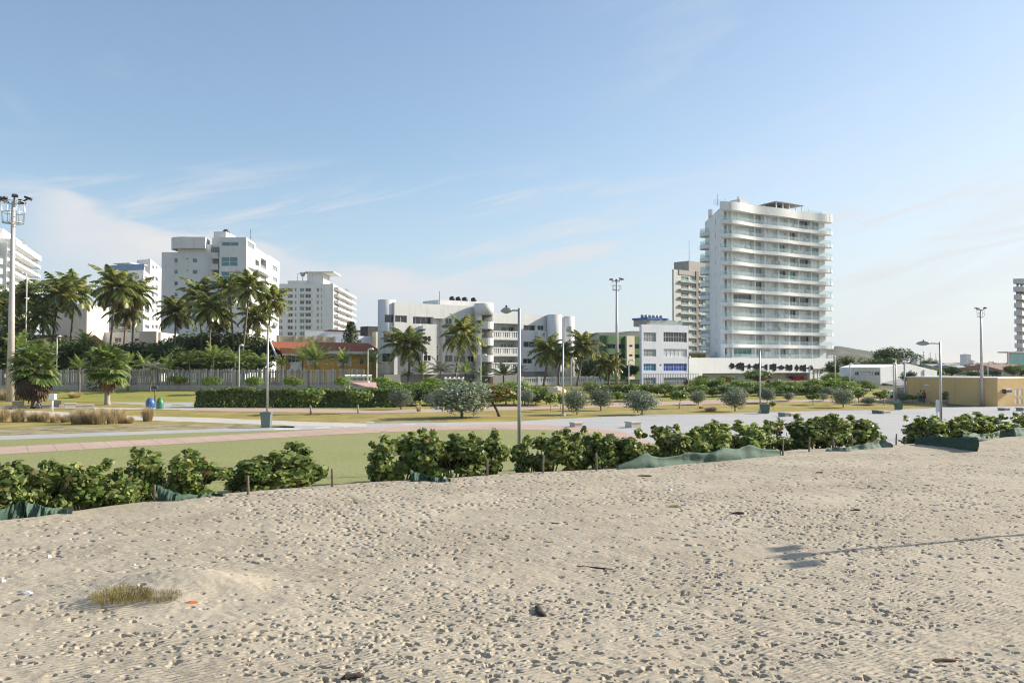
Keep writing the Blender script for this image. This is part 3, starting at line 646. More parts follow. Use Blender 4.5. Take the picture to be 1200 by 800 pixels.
# ---------------------------------------------------------------- generic blocks
def block(root, corners, z1, m, name='wall', z0=BZ):
    return MB().prism([tuple(c) for c in corners], z0, z1).build(name, m, root)
def quadblock(A, B, depth, skew=0.):
    """plan corners: front A-B then back"""
    F = Fr(A, B); return F, [F.xy(0, 0), F.xy(F.len, 0), F.xy(F.len+skew, -depth), F.xy(skew, -depth)]
def beige_tower():
    A = at(790, 318); B = at(850, 340); F = Fr(A, B)
    r = root_at('apartment_tower', A, 'beige apartment tower with a dark central strip, half hidden behind the wavy white tower', 'tower')
    zt = zat(317, 322); hs = []; ks = []
    rows = [326.8+9.25*k for k in range(12)]
    for i, y in enumerate(rows):
        for p0, p1, g in ((798, 807, GTEAL), (809, 813.2, GGREY), (819.2, 824, GTEAL), (826, 831, GTEAL)): hs.append(F.rect(p0, y-2.6, p1, y+2.6)); ks.append(g)
    w = MB(); wall_holes(w, F, 0, F.len, BZ, zt, hs, .4, .7); w.prism(backq(F, .7, 22), BZ, zt-.1); w.build('wall', BEIGE, r)
    for h, g in zip(hs, ks): window(r, F, h, pick(g, g, GTEAL, GDARK), n=-.3, mull=2, fw=.12)
    t = [F.tz(p, 370)[0] for p in (795.5, 814, 814.8, 818, 818.6, 826, 832)]
    MB().fbox(F, t[2], t[3], 0, .5, BZ, zt+.2).build('dark_strip', BROWN, r)
    for y in rows:
        for a, b2 in ((t[0], t[1]), (t[4], t[6])):
            z = F.tz(805, y+3.6)[1]; m = MB(); m.fbox(F, a, b2, .01, .9, z-.35, z+.1); ob = m.build('balcony', mat('taupe_slab', (.38, .365, .33), .8, .15, 1), r)
            m = MB(); m.fbox(F, a+.1, b2-.1, .80, .85, z+.11, z+.9); m.build('railing', GRAIL, ob)
    t0, t1 = F.tz(808, 312)[0], F.tz(827, 312)[0]; MB().fbox(F, t0, t1, -7, -.3, zt, zat(307.5, 330)).build('roof_room', mat('grey_taupe_stucco', (.36, .33, .30), .8, .1, .5), r)
    MB().fbox(F, t[0], F.len, -.02, .25, zt-1.6, zt+.1).build('parapet', mat('grey_taupe_stucco', (.36, .33, .30)), r)
    m = MB(); m.tube([F.P(t0+4, -3, zt), F.P(t0+4, -3, zt+12)], .08, 5); m.build('antenna', DKST, r)
beige_tower()
def small_block():
    A = at(752, 158); B = at(807, 164); F = Fr(A, B)
    r = root_at('apartment_building', A, 'small white four storey block with blue tinted windows left of the wavy tower', 'building')
    zt = zat(380.5, 160); hs = []; ks = []
    for (y0, y1), a, b2 in zip(((389.5, 400.3), (409, 417.6), (426, 434.3), (442.5, 450)), (GGREY, GGREY, GCYAN, GGREY), (GDARK, GPALE, GBLUE, GGREY)):
        hs.append(F.rect(754.2, y0, 769, y1)); ks.append((a, 5)); hs.append(F.rect(777.6, y0-.2, 805, y1+.5)); ks.append((b2, 9 if b2 in (GDARK, GBLUE) else 6))
    h = F.rect(773, 426.5, 775.2, 428.8)
    w = MB(); wall_holes(w, F, 0, F.len, BZ, zt, hs+[h], .3, .6); w.prism(backq(F, .6, 14), BZ, zt-.3); w.build('wall', mat('blueish_white_stucco', (.74, .75, .80), .8, .08, .3, streak=.25), r)
    for h_, (g, mu) in zip(hs, ks): window(r, F, h_, g, n=-.2, mull=mu, trans=1 if mu > 4 else 0, fw=.055)
    window(r, F, h, GDARK, n=-.2, mull=1)
    BL = mat('blue_tarpaulin', (.06, .14, .42), .6, .3, 2); m = MB(); t0, t1 = F.tz(763.5, 376)[0], F.tz(797, 376)[0]
    m.fbox(F, t0, t1, -5, -1.2, zt-.2, zt+1.0, 0); m.build('roof_room', mat('grey_taupe_stucco', (.36, .33, .30)), r)
    m = MB(); m.fbox(F, t0-.2, t0+3.2, -5.2, -.9, zt+1.02, zt+1.35); m.fbox(F, t0+4.2, t1-2, -5.1, -.9, zt+1.02, zt+1.3); m.build('roof_cover', BL, r)
    m = MB(); m.fbox(F, t0, t1+1, -.5, -.45, zt+.01, zt+.8); m.build('glass_railing', GRAIL, r)
    m = MB()
    for k in range(6): x = t0+.4+k*.9; m.lathe(F.P(x, -3, zt+1.35), [(.3, 0), (.32, .5), (.1, .62)], 9)
    m.build('water_tank', GGREY, r)
    BLK = mat('grey_metal_bars', (.22, .23, .26), .5, .2, 2, metal=.4); m = MB()       # front railings at street level
    for k in range(34): t = -1+(F.len+2)*k/33; m.fbox(F, t-.03, t+.03, 1.5, 1.56, BZ, BZ+1.9)
    m.fbox(F, -1, F.len+1, 1.5, 1.55, BZ+1.8, BZ+1.86); m.fbox(F, -1, F.len+1, 1.5, 1.55, BZ+.1, BZ+.16); m.build('front_railing', BLK, r)
small_block()
def green_building():
    A = at(708, 212); B = at(760, 222); F = Fr(A, B)
    r = root_at('apartment_building', A, 'green painted building with a cream stair strip behind the floodlight mast', 'building')
    zt = zat(393.5, 214); hs = [F.rect(708.5, 403, 732, 408.5), F.rect(742.5, 403, 752, 408.5), F.rect(709, 415, 732, 419.5), F.rect(742.5, 415, 752, 419.5), F.rect(709, 427, 732, 431.5)]
    w = MB(); wall_holes(w, F, 0, F.len, BZ, zt, hs, 1.0, 1.6); w.prism(backq(F, 1.6, 12), BZ, zt-.2); w.build('wall', GREENP, r)
    for h in hs: window(r, F, h, GDARK, n=-.9, mull=4, fw=.1)
    t0, t1 = F.tz(732.4, 410)[0], F.tz(741.6, 410)[0]; s = MB(); s.fbox(F, t0, t1, .01, .6, BZ, zt+.1); s.build('stair_strip', CREAM, r)
    for y in (405, 416): h = F.rect(735.5, y-1, 739, y+1.2); m = MB(); m.fbox(F, h[0], h[1], .59, .64, h[2], h[3]); m.build('window', GDARK, r)
green_building()
# ---------------------------------------------------------------- the white four storey block with round corners
def round_block():
    A = at(462, 150); B = at(577, 162); F = Fr(A, B); RA = at(577, 160); RB = at(672, 171.7); R = Fr(RA, RB)
    r = root_at('apartment_building', A, 'white four storey block with round corner towers and water tanks on its roof', 'building')
    zl = 15.83; zr = 14.6
    Lh = [(463, 369.6, 477, 377.8), (484, 371, 508, 379.6), (522, 373, 530, 380.4), (462.4, 392.5, 473, 400.4), (491.5, 394, 500, 401), (509, 415.6, 513.6, 422.8), (521.5, 416, 530.5, 424), (532, 416.6, 546, 424.6), (548, 417, 556, 424.6), (522, 393, 541, 402.4)]
    hl = [F.rect(*q) for q in Lh]; deep = [hl[1]+(1.0,), hl[9]+(1.2,)]
    bay = (F.tz(491, 400)[0], F.tz(507, 400)[0])
    holes = [h for i, h in enumerate(hl) if i not in (1, 4, 9)]
    rec = (F.tz(507.6, 400)[0], F.tz(519, 400)[0], F.tz(513, 436)[1], F.tz(513, 373)[1], .9)       # tall recess beside the bay
    holes = [h for h in holes if not (rec[0] < (h[0]+h[1])/2 < rec[1])]
    w = MB(); wall_holes(w, F, 0, F.len, 3.6, zl, holes+deep+[rec], .28, 1.5)
    w.prism(backq(F, 1.5, 9), BZ, zl-.2)
    zb1 = F.tz(499, 378.5)[1]; bw = (F.tz(491.5, 400)[0], F.tz(500, 400)[0], F.tz(496, 401)[1], F.tz(496, 394)[1])
    for h in [F.tz(499, 382)[1]]: w.fbox(F, bay[0], bay[1], .0, 1.3, 3.6, h)
    w.build('wall', WHITE2, r)
    for h in holes: window(r, F, h, pick(GDARK, GGREY, GDARK), n=-.22, mull=2)
    for h in deep: window(r, F, h[:4], GDARK, n=-.9, mull=4)
    window(r, F, (rec[0]+.3, rec[1]-.4, hl[5][2], hl[5][3]), GDARK, n=-.82, mull=1)
    for y in (397, 419.5): h = F.rect(492.5, y-3, 500, y+3); h2 = h; m = MB(); m.fbox(F, h[0], h[1], 1.29, 1.33, h[2], h[3]); o = m.build('window', GDARK, r); m = MB(); m.fbox(F, (h[0]+h[1])/2-.05, (h[0]+h[1])/2+.05, 1.3, 1.37, h[2], h[3]); m.fbox(F, h[0], h[1], 1.3, 1.42, h[2]-.1, h[2]); m.build('frame', FRAME, o)
    zz = F.tz(499, 380)[1]; m = MB(); m.fbox(F, bay[0]-.1, bay[1]+.1, 1.1, 1.3, zz-.3, zz); m.build('terrace_wall', WHITE2, r)
    # round corner tower on the left
    c = at(453, 151.4); m = MB(); zt = zat(351, 150.5); m.lathe((c.x, c.y, BZ), [(1.52, 0), (1.52, zt-BZ), (1.3, zt-BZ)], 32); m.build('corner_tower', WHITE2, r)
    def arc(c, rr, a0, a1, z0, z1, name, mt, th=.05):
        k = 8; V = []; Fc = []
        for i in range(k+1):
            a = a0+(a1-a0)*i/k
            for q in (rr, rr+th):
                for z in (z0, z1): V.append((c.x+q*cos(a), c.y+q*sin(a), z))
        for i in range(k): o = i*4; Fc += [(o+2, o+6, o+7, o+3), (o+3, o+7, o+5, o+1), (o+2, o, o+4, o+6), (o, o+1, o+5, o+4)]
        Fc += [(0, 2, 3, 1), (k*4, k*4+1, k*4+3, k*4+2)]
        return MB().add(V, Fc, 0).build(name, mt, r)
    for y0, y1, a0, a1 in ((368.8, 377.4, -1.65, -.55), (390.6, 400.8, -1.75, -.55), (414, 423.4, -1.9, -.8)): arc(c, 1.5, a0, a1, zat(y1, 150), zat(y0, 150), 'window', GDARK if y0 != 391 else GGREY)
    # stair drum in the middle
    c2 = at(567, 158.5); m = MB(); zd = zat(355.5, 158); m.lathe((c2.x, c2.y, zat(369, 158)), [(1.7, 0), (1.7, zd-zat(369, 158)), (1.4, zd-zat(369, 158))], 28)
    m.build('roof_drum', WHITE2, r)
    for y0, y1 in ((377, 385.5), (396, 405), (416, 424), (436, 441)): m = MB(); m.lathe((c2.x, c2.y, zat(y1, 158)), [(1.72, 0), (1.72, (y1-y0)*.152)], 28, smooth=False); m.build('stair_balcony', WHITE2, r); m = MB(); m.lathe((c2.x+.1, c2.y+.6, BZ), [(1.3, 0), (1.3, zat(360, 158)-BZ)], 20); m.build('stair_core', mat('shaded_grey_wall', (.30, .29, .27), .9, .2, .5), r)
    m = MB(); m.fbox(R, -3.6, -2.3, -.2, .6, BZ, zat(369, 158)); m.build('stair_pier', WHITE2, r)
    # right wing
    Rl = [(577.3, 379, 608.6, 397.2), (577, 399, 608, 416.2), (576.6, 418, 607.6, 434)]
    hr = [R.rect(*q)+(1.7,) for q in Rl]; hw = [R.rect(*q) for q in ((613.5, 381, 627.5, 387.2), (630, 381.3, 637.5, 387), (613.5, 400, 627.5, 407), (613, 420, 624, 426))]
    w = MB(); wall_holes(w, R, 0, R.len, 4.0, zr, hr+hw, .3, 2.2); w.prism(backq(R, 2.2, 8), BZ, zr-.2)
    w.fbox(R, R.tz(628, 400)[0], R.tz(640, 400)[0], .003, .55, 4.0, R.tz(634, 388.5)[1]); w.build('wall', WHITE2, r)
    for h in hw: window(r, R, h, GDARK, n=-.24, mull=2)
    for i, h in enumerate(hr):
        for a, b2 in ((.02, .45), (.5, .72), (.76, .97)): window(r, R, (h[0]+(h[1]-h[0])*a, h[0]+(h[1]-h[0])*b2, h[2]+.1, h[3]-.5), pick(GDARK, GDARK, GGREY), n=-1.6, mull=2)
        zb = h[2]+1.45; m = MB(); m.fbox(R, h[0]-.1, h[1]+.1, .004, .22, zb-.22, zb); m.fbox(R, h[0]-.1, h[1]+.1, .004, .2, h[2]-.15, h[2]+.35)
        k = 12
        for j in range(k+1): t = h[0]+(h[1]-h[0])*j/k; m.fbox(R, t-(.24 if j % 4 == 0 else .12), t+(.24 if j % 4 == 0 else .12), .03, .16, h[2]+.35, zb-.22)
        m.build('balustrade', WHITE2, r)
    for px0, px1, d, yt in ((641, 658.5, 167.3, 368.5), (659.2, 673.2, 171.2, 370.6)):
        c3 = at((px0+px1)/2, d); rr = (px1-px0)/2/FPX*d; zt = zat(yt, d-rr*.5); m = MB(); m.lathe((c3.x, c3.y, BZ), [(rr, 0), (rr, zt-BZ), (rr-.2, zt-BZ)], 32); m.build('corner_tower', WHITE2, r)
        if px0 > 650:
            for y0, y1 in ((382, 389), (391.4, 394), (402, 409), (421, 427)): arc(c3, rr-.02, -1.95, -1.15, zat(y1, 169.5), zat(y0, 169.5), 'window', GGREY)
    for px, py in ((634.5, 391.5), (512, 406.5), (620, 412), (530, 409)):      # air conditioning units
        fr_ = F if px < 577 else R; h = fr_.rect(px-1.8, py-1.4, px+1.8, py+1.6); n0 = .553 if 628 < px < 640 else .01
        if px == 512: n0 = .01
        m = MB(); m.fbox(fr_, h[0], h[1], n0, n0+.32, h[2], h[3]); o = m.build('air_conditioner', PLWHITE, r); m = MB(); m.fbox(fr_, h[0]+.08, h[0]+(h[1]-h[0])*.6, n0+.321, n0+.34, h[2]+.06, h[3]-.06); m.build('grille', DKST, o)
    # roof room and tanks
    m = MB(); t0, t1 = F.tz(526, 356)[0], F.tz(590, 356)[0]; m.fbox(F, t0, t1, -9, -3.4, zl-.3, zat(351.5, 160)); m.fbox(R, 0, 1.6, -6, -3, zr-.1, zat(356, 164)); m.build('roof_room', WHITE2, r)
    TK = mat('black_plastic_tank', (.025, .027, .035), .4, .3, 2)
    for p in (546, 553.4, 561, 571.5): q = F.xy(F.tz(p, 352)[0], -4.6); m = MB(); m.lathe((q[0], q[1], zat(352.4, 160)), [(.5, 0), (.56, .15), (.52, .55), (.54, .8), (.2, .95), (.15, 1.0)], 16); m.build('water_tank', TK, r)
    # base storey and wall
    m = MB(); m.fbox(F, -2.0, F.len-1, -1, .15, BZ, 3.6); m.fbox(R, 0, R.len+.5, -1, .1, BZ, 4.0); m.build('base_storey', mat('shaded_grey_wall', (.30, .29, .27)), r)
    m = MB(); m.tube([F.P(.5+10.3, -3, zl), F.P(10.8, -3, zl+2.6)], .05, 5); m.build('antenna', DKST, r)
    m = MB(); q = R.P(R.tz(620, 365)[0], -3, zr+.1); m.lathe(q, [(.05, 0), (.05, .5), (.0, .55)], 8); m.lathe((q[0], q[1], q[2]+.7), [(.1, 0), (.5, .1), (.62, .3)], 14, sx=.5); m.build('satellite_dish', STEEL, r)
round_block()
# ---------------------------------------------------------------- yellow house with a red tile roof
def yellow_house():
    A = at(336, 148); B = at(441, 156); F = Fr(A, B)
    r = root_at('house', A, 'ochre yellow house with a long red tiled roof behind the slat fence', 'house')
    ze = zat(411.5, 150); hs = [F.rect(337.4, 415.5, 351, 425.2), F.rect(361.5, 418, 369, 427), F.rect(384.5, 416.5, 392, 420.5), F.rect(397.8, 418, 409.3, 427.2), F.rect(422, 419, 427, 427), F.rect(374, 417, 379, 421)]
    w = MB(); wall_holes(w, F, 0, F.len, BZ, ze, hs, .3, .6); w.prism(backq(F, .6, 8), BZ, ze-.1); w.build('wall', YELLOW, r)
    for i, h in enumerate(hs): window(r, F, h, GDARK if i != 1 else GGREY, n=-.2, mull=3 if i in (0, 3) else 2, fw=.18 if i in (1, 3) else .08)
    m = MB()
    for h in (hs[1], hs[3]): m.fbox(F, h[0]-.35, h[0], .003, .12, h[2]-.3, h[3]+.3); m.fbox(F, h[1], h[1]+.35, .003, .12, h[2]-.3, h[3]+.3); m.fbox(F, h[0], h[1], .003, .11, h[3], h[3]+.3)
    m.build('white_surround', FRAME, r)
    t3 = F.tz(361, 412)[0]
    zr = zat(400.5, 153); m = MB()      # main roof: front slope, back slope, gable ends
    a = [F.P(-1.2, 1.1, ze-.05), F.P(F.len+.9, 1.1, ze-.05), F.P(F.len+.3, -4.8, zr), F.P(-2.0, -4.8, zr), F.P(-1.6, -10.4, ze-.05), F.P(F.len+.9, -10.4, ze-.05)]
    b2 = [(x, y, z-.22) for x, y, z in a]
    m.add(a+b2, [(0, 1, 2, 3), (3, 2, 5, 4), (0, 6, 7, 1), (4, 5, 11, 10), (0, 3, 9, 6), (3, 4, 10, 9), (1, 7, 8, 2), (2, 8, 11, 5), (6, 9, 8, 7), (9, 10, 11, 8)]); ob = m.build('roof', ROOFR, r)
    m = MB(); m.fbox(F, t3, F.len+.9, 1.102, 1.2, ze-.42, ze+.05); m.build('fascia', FRAME, ob)
    m = MB(); a = [F.P(-1.4, 2.3, ze-.55), F.P(t3, 2.3, ze-.55), F.P(t3, .6, ze+.52), F.P(-1.4, .6, ze+.52)]; m.hexa([(x, y, z-.16) for x, y, z in a]+a); m.build('porch_roof', ROOFLIT, r)
    m = MB(); m.fbox(F, -1.4, t3, 2.302, 2.38, ze-.78, ze-.5); q0, q1 = F.P(-2.35, 2.2, ze-.8), F.P(-1.6, -4.8, zr+.1); m.tube([q0, q1], .2, 4); m.build('fascia', FRAME, r)
    m = MB(); h = F.rect(334, 427, 354.5, 430); m.fbox(F, 0, t3-1.2, .002, 1.9, h[2]-.5, h[2]-.15); k = 20
    for j in range(k): t = .1+(t3-1.5)*j/k; m.fbox(F, t, t+.1, 1.75, 1.82, h[2]-.15, h[2]+.75)
    m.fbox(F, 0, t3-1.2, 1.72, 1.85, h[2]+.75, h[2]+.85); m.build('balcony', FRAME, r)
    m = MB(); V = []; 
    for i in range(9): a_ = pi*i/8; V.append((t3*.5+t3*.5*cos(a_)*.9, BZ+.6+2.1*sin(a_)))
    m.add([F.P(t, .06, z) for t, z in V]+[F.P(t, .25, z) for t, z in V], [tuple(range(9)), tuple(range(17, 8, -1))]+[(i, i+9, i+10, i+1) for i in range(8)]); m.build('arch', OCHRE, r)
yellow_house()
def simple_house(name, label, cat, A, B, dep, ztop, m, holes=(), glass=GDARK, z0=BZ, group=None, mull=2, n=-.2, skew=0., sides=None, radial_=True):
    F = Fr(A, B); r = root_at(name, A, label, cat, group, z0); hs = [F.rect(*h) for h in holes]
    w = MB(); wall_holes(w, F, 0, F.len, z0, ztop, hs, .3, .6); w.prism(backq(F, .6, dep) if radial_ else [F.xy(.02, -.6), F.xy(F.len-.02, -.6), F.xy(F.len+skew, -dep), F.xy(skew, -dep)], z0, ztop-.1); w.build('wall', m, r)
    for h in hs: window(r, F, h, glass if not isinstance(glass, tuple) else pick(*glass), n=n, mull=mull)
    return F, r
F, r = simple_house('garden_wall', 'long cream parapet wall with pillars showing above the red tiled roof', 'wall', at(324, 172), at(393, 176), 4, zat(394.5, 174), mat('pale_yellow_stucco', (.76, .66, .44), .8, .08, .3, streak=.2))
m = MB()
for p in (325.2, 345.5, 356, 367, 378, 391.6): t = F.tz(p, 400)[0]; m.fbox(F, t-.22, t+.22, .003, .3, 2.5, zat(393.4, 174))
m.build('pillar', mat('pale_yellow_stucco', (.76, .66, .44)), r)
F, r = simple_house('house', 'low white flat roofed house with a dark roof line behind the cream parapet wall', 'house', at(357, 196), at(447, 204), 9, zat(388, 198), WHITE2, [(366, 396, 374, 399), (376, 396, 384, 399), (386, 396, 392.4, 399)], BROWN)
t0, t1 = F.tz(386, 386)[0], F.tz(433, 386)[0]; m = MB(); m.fbox(F, t0, t1, -5, .5, zat(387.8, 198), zat(386.2, 198)); m.build('roof', mat('dark_red_roof', (.16, .04, .03), .8, .3, 1), r)
t0, t1 = F.tz(392, 386)[0], F.tz(412, 386)[0]; m = MB(); m.fbox(F, t0-2, t1+4, .01, 2.5, BZ, zat(394.4, 194)); m.build('side_block', mat('blueish_white_stucco', (.74, .75, .80)), r)
F, r = simple_house('house', 'narrow white house with a dark roof box beside the rounded white corner tower', 'house', at(420, 182), at(450, 186), 8, zat(394, 184), mat('blueish_white_stucco', (.74, .75, .80)))
m = MB(); t0, t1 = F.tz(434, 385)[0], F.tz(447, 385)[0]; m.fbox(F, t0, t1, -4, -1, zat(394, 184), zat(382, 184)); m.build('roof_room', DKIN, r); m = MB(); t0, t1 = F.tz(436, 392)[0], F.tz(443, 392)[0]; m.fbox(F, t0, t1, 0.01, 1.5, BZ, zat(389, 184)); m.build('bay', CREAM, r)
# ---------------------------------------------------------------- tower with a flat roofed roof room, beyond the house
def slab_tower():
    D = 405.; A = at(318, D); B = at(390, D); F = Fr(A, B); S = Fr(B, at(412.4, D+62))
    r = root_at('apartment_tower', A, 'white apartment block with a wide flat roof room, rising behind the red tiled roof', 'tower')
    zt = zat(332.5, D); hs = []; ks = []
    for i in range(9):
        y = 339.6+7.35*i
        for p0, p1, g in ((326, 331, GGREY), (337, 343, GDARK), (345.4, 347.4, GDARK), (351.4, 356.6, GTEAL), (358, 364.4, GDARK), (371.2, 373.8, GGREY), (376.4, 377.6, GDARK)): hs.append(F.rect(p0, y-2.2, p1, y+2.1)); ks.append(g)
    w = MB(); wall_holes(w, F, 0, F.len, BZ, zt, hs, .5, .8)
    h2 = []
    for i in range(9):
        y = 341.5+7.35*i
        for p0, p1 in ((393, 397), (398.4, 403.6), (405.4, 408.4)): h2.append(S.rect(p0, y-2.3, p1, y+2.2))
    S0 = .05; wall_holes(w, S, S0, S.len, BZ, zt-.01, h2, .6, .8)
    q = [F.xy(.1, -.8), F.xy(F.len-.9, -.8), S.xy(S.len, -.8), (S.xy(S.len, 0)[0]-30, S.xy(S.len, 0)[1])]; w.prism(q, BZ, zt-.1); w.build('wall', WHITE2, r)
    for h, g in zip(hs, ks): window(r, F, h, pick(g, g, GDARK), n=-.35, mull=2, fw=.12)
    for h in h2: window(r, S, h, pick(GGREY, GPALE), n=-.5, mull=2, fw=.12)
    for i in range(9):
        y = 344.6+7.35*i; z = S.tz(403, y)[1]; m = MB(); m.fbox(S, 1.5, S.len-.5, .01, 2.2, z-.3, z+.8); m.build('balcony', WHITE2, r)
        z = F.tz(358, y-1)[1]; m = MB(); m.fbox(F, F.tz(351, y)[0], F.tz(365, y)[0], .01, .7, z-.25, z+.35); m.build('balcony', WHITE2, r)
    m = MB(); t0, t1 = F.tz(359, 325)[0], F.tz(378, 325)[0]; m.fbox(F, t0, t1, -16, -1.5, zt-.2, zat(319.4, D)); m.fbox(F, t0-.8, t1+5, -18, -.4, zat(319.4, D), zat(317.8, D)); m.fbox(F, 7, t0, -9, -.8, zt-.2, zat(328.6, D)); m.build('roof_room', WHITE2, r)
    m = MB(); t = F.tz(353.5, 323)[0]; m.lathe(F.P(t, -2, zat(328.6, D)), [(.2, 0), (.2, 1.5)], 6); m.lathe(F.P(t, -2, zat(324, D)), [(.2, 0), (1.5, .6), (2.2, 2)], 12, sx=.6); m.tube([F.P(t-2.4, -2, zat(328.6, D)), F.P(t-2.4, -2, zat(320, D)), F.P(t+3, -2, zat(320, D))], .12, 5); m.build('satellite_dish', STEEL, r)
slab_tower()
# ---------------------------------------------------------------- stepped tower with a round roof drum
def drum_tower():
    D = 222.; r = root_at('apartment_tower', at(240, D), 'stepped white tower with a round roof drum behind the tall palms', 'tower')
    F1 = Fr(at(188, D+3), at(254, D+3)); z1 = zat(295.5, D+3); w = MB()
    hs = []
    for i in range(7):
        y = 305.2+13.4*i
        hs.append(F1.rect(204.2, y-2.4, 208.2, y+2.4)); hs.append(F1.rect(218.3, y-3, 220.8, y-1.2)); hs.append(F1.rect(225.8, y-2.4, 231, y+2.4))
    wall_holes(w, F1, 0, F1.len, BZ, z1, hs, .3, .7); w.prism([F1.xy(.05, -.7), F1.xy(F1.len, -.7), F1.xy(F1.len, -16), F1.xy(2.4, -16)], BZ, z1-.1)
    tA, tB = F1.tz(208.5, 290)[0], F1.tz(247, 290)[0]; w.fbox(F1, tA, tB, -14, -.01, z1, zat(286.5, D+3)); 
    F2 = Fr(at(256, D-3), at(287.6, D-3)); z2 = zat(278, D-3)
    h2 = [F2.rect(259.5, 283.4, 279.6, 288.4), F2.rect(259, 301, 278.6, 312), F2.rect(259, 318, 278.6, 328), F2.rect(259, 332, 278.6, 342), F2.rect(259, 346, 278.6, 356)]
    wall_holes(w, F2, 0, F2.len, BZ, z2, h2, .3, .7)
    R = Fr(F2.xy(F2.len, 0), at(326.5, D+44)); tm = R.tz(299, 300)[0]; tn = R.tz(314, 300)[0]
    h3 = [R.rect(288.6, 284, 297.6, 290)]; h4 = []
    for i in range(6):
        y = 309.6+13.2*i; h4 += [R.rect(285+5, y-6.5, 291.4, y+5)] if 0 else []; h4 += [R.rect(293.8, y-6.5, 303.6, y+5.4), R.rect(305.8, y-6, 312, y+6)]
    h5 = [R.rect(319.2, 314.5+13.2*i-2.6, 325.2, 314.5+13.2*i+2.6) for i in range(6)]
    zm, zn = zat(295.6, D+18), zat(303, D+35)
    wall_holes(w, R, 0.02, tm, BZ, z2-.01, h3+[(max(h[0], .3), min(h[1], tm-.2), h[2], h[3]) for h in []], .3, .8)
    wall_holes(w, R, tm, tn, BZ, zm, [(max(h[0], tm+.3), min(h[1], tn-.3), h[2], h[3], 1.2) for h in h4 if min(h[1], tn-.3) > max(h[0], tm+.3)], 1.2, 1.8)
    wall_holes(w, R, tn, R.len, BZ, zn, h5, .3, .8)
    w.prism([F2.xy(.05, -.7), F2.xy(F2.len-.85, -.7), R.xy(tm, -.85), F2.xy(.05, -13)], BZ, z2-.1)
    w.prism([F2.xy(.5, -12), R.xy(tm, -1.85), R.xy(tn, -1.85), F2.xy(.5, -24)], BZ, zm-.1); w.prism([F2.xy(1, -23), R.xy(tn, -.85), R.xy(R.len, -.85), F2.xy(1, -44)], BZ, zn-.1)
    w.build('wall', WHITE2, r)
    for h in hs: window(r, F1, h, pick(GTEAL, GDARK), n=-.22, mull=1)
    for i, h in enumerate(h2): window(r, F2, h, GTEAL, n=-.2, mull=2, trans=1 if i else 0, fw=.12)
    for h in h3+h5: window(r, R, (max(h[0], .3), h[1], h[2], h[3]), GGREY, n=-.2, mull=2)
    for h in h4:
        a, b2 = max(h[0], tm+.3), min(h[1], tn-.3)
        if b2 > a: window(r, R, (a, b2, h[2], h[3]), GDARK, n=-1.1, mull=3); m = MB(); m.fbox(R, a, b2, -.25, -.2, h[2]+.05, h[2]+1.1); m.build('glass_railing', GRAIL, r)
    # curved balcony front on the sunlit side
    for i in range(6):
        z = R.tz(302, 317+13.2*i)[1]; pl = [R.xy(tm-9+(tn-tm+9.5)*k/12, .02+1.5*sin(pi*k/12)**.6) for k in range(13)]; MB().prism(pl, z-.5, z+.55).build('balcony', WHITE2, r)
    # recessed stack of balconies between the two front blocks
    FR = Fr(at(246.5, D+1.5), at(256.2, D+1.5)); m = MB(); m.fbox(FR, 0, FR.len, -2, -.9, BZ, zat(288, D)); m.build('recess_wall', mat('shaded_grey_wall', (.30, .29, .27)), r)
    for i in range(7): z = zat(301.3+13.2*i, D); m = MB(); m.fbox(FR, .1, FR.len-.1, -.88, .9, z-.25, z+.25); m.fbox(FR, .1, FR.len-.1, .82, .9, z+.25, z+1.2); m.build('balcony', WHITE2, r)
    t0, t1 = F1.tz(247, 275)[0], F1.tz(289, 275)[0]; MB().fbox(F1, t0, t1-6, -10, -2.2, z1, zat(269.8, D+3)).fbox(F1, t0, t0+3, -6, -1, z1, zat(276, D)).build('roof_room', WHITE2, r)
    c = at(220.5, D+5); rr = 4.2; m = MB(); zb, zt = zat(290.5, D+1), zat(277.2, D+1)
    poly = [(c.x-rr+rr*.0, c.y+4)]+[(c.x+rr*cos(a)-.2, c.y+rr*.9*sin(a)) for a in np.linspace(pi, 1.62*pi, 14)]+[(at(236.5, D).x, c.y-3.3), (at(240, D+6).x, c.y+4)]
    m.prism(poly, zb, zt); m.build('roof_drum', WHITE2, r)
    m = MB(); q = F1.P(F1.tz(257.5, 268)[0], -5, zat(269.8, D+3)); m.lathe(q, [(.9, 0), (.9, .4), (.5, .9), (.1, 1.05)], 14); m.build('water_tank', DKST, r)
    m = MB(); m.tube([F2.P(F2.len+.0-2, -10, z2), F2.P(F2.len-2, -10, z2+3.6)], .06, 5); m.build('antenna', DKST, r)
drum_tower()
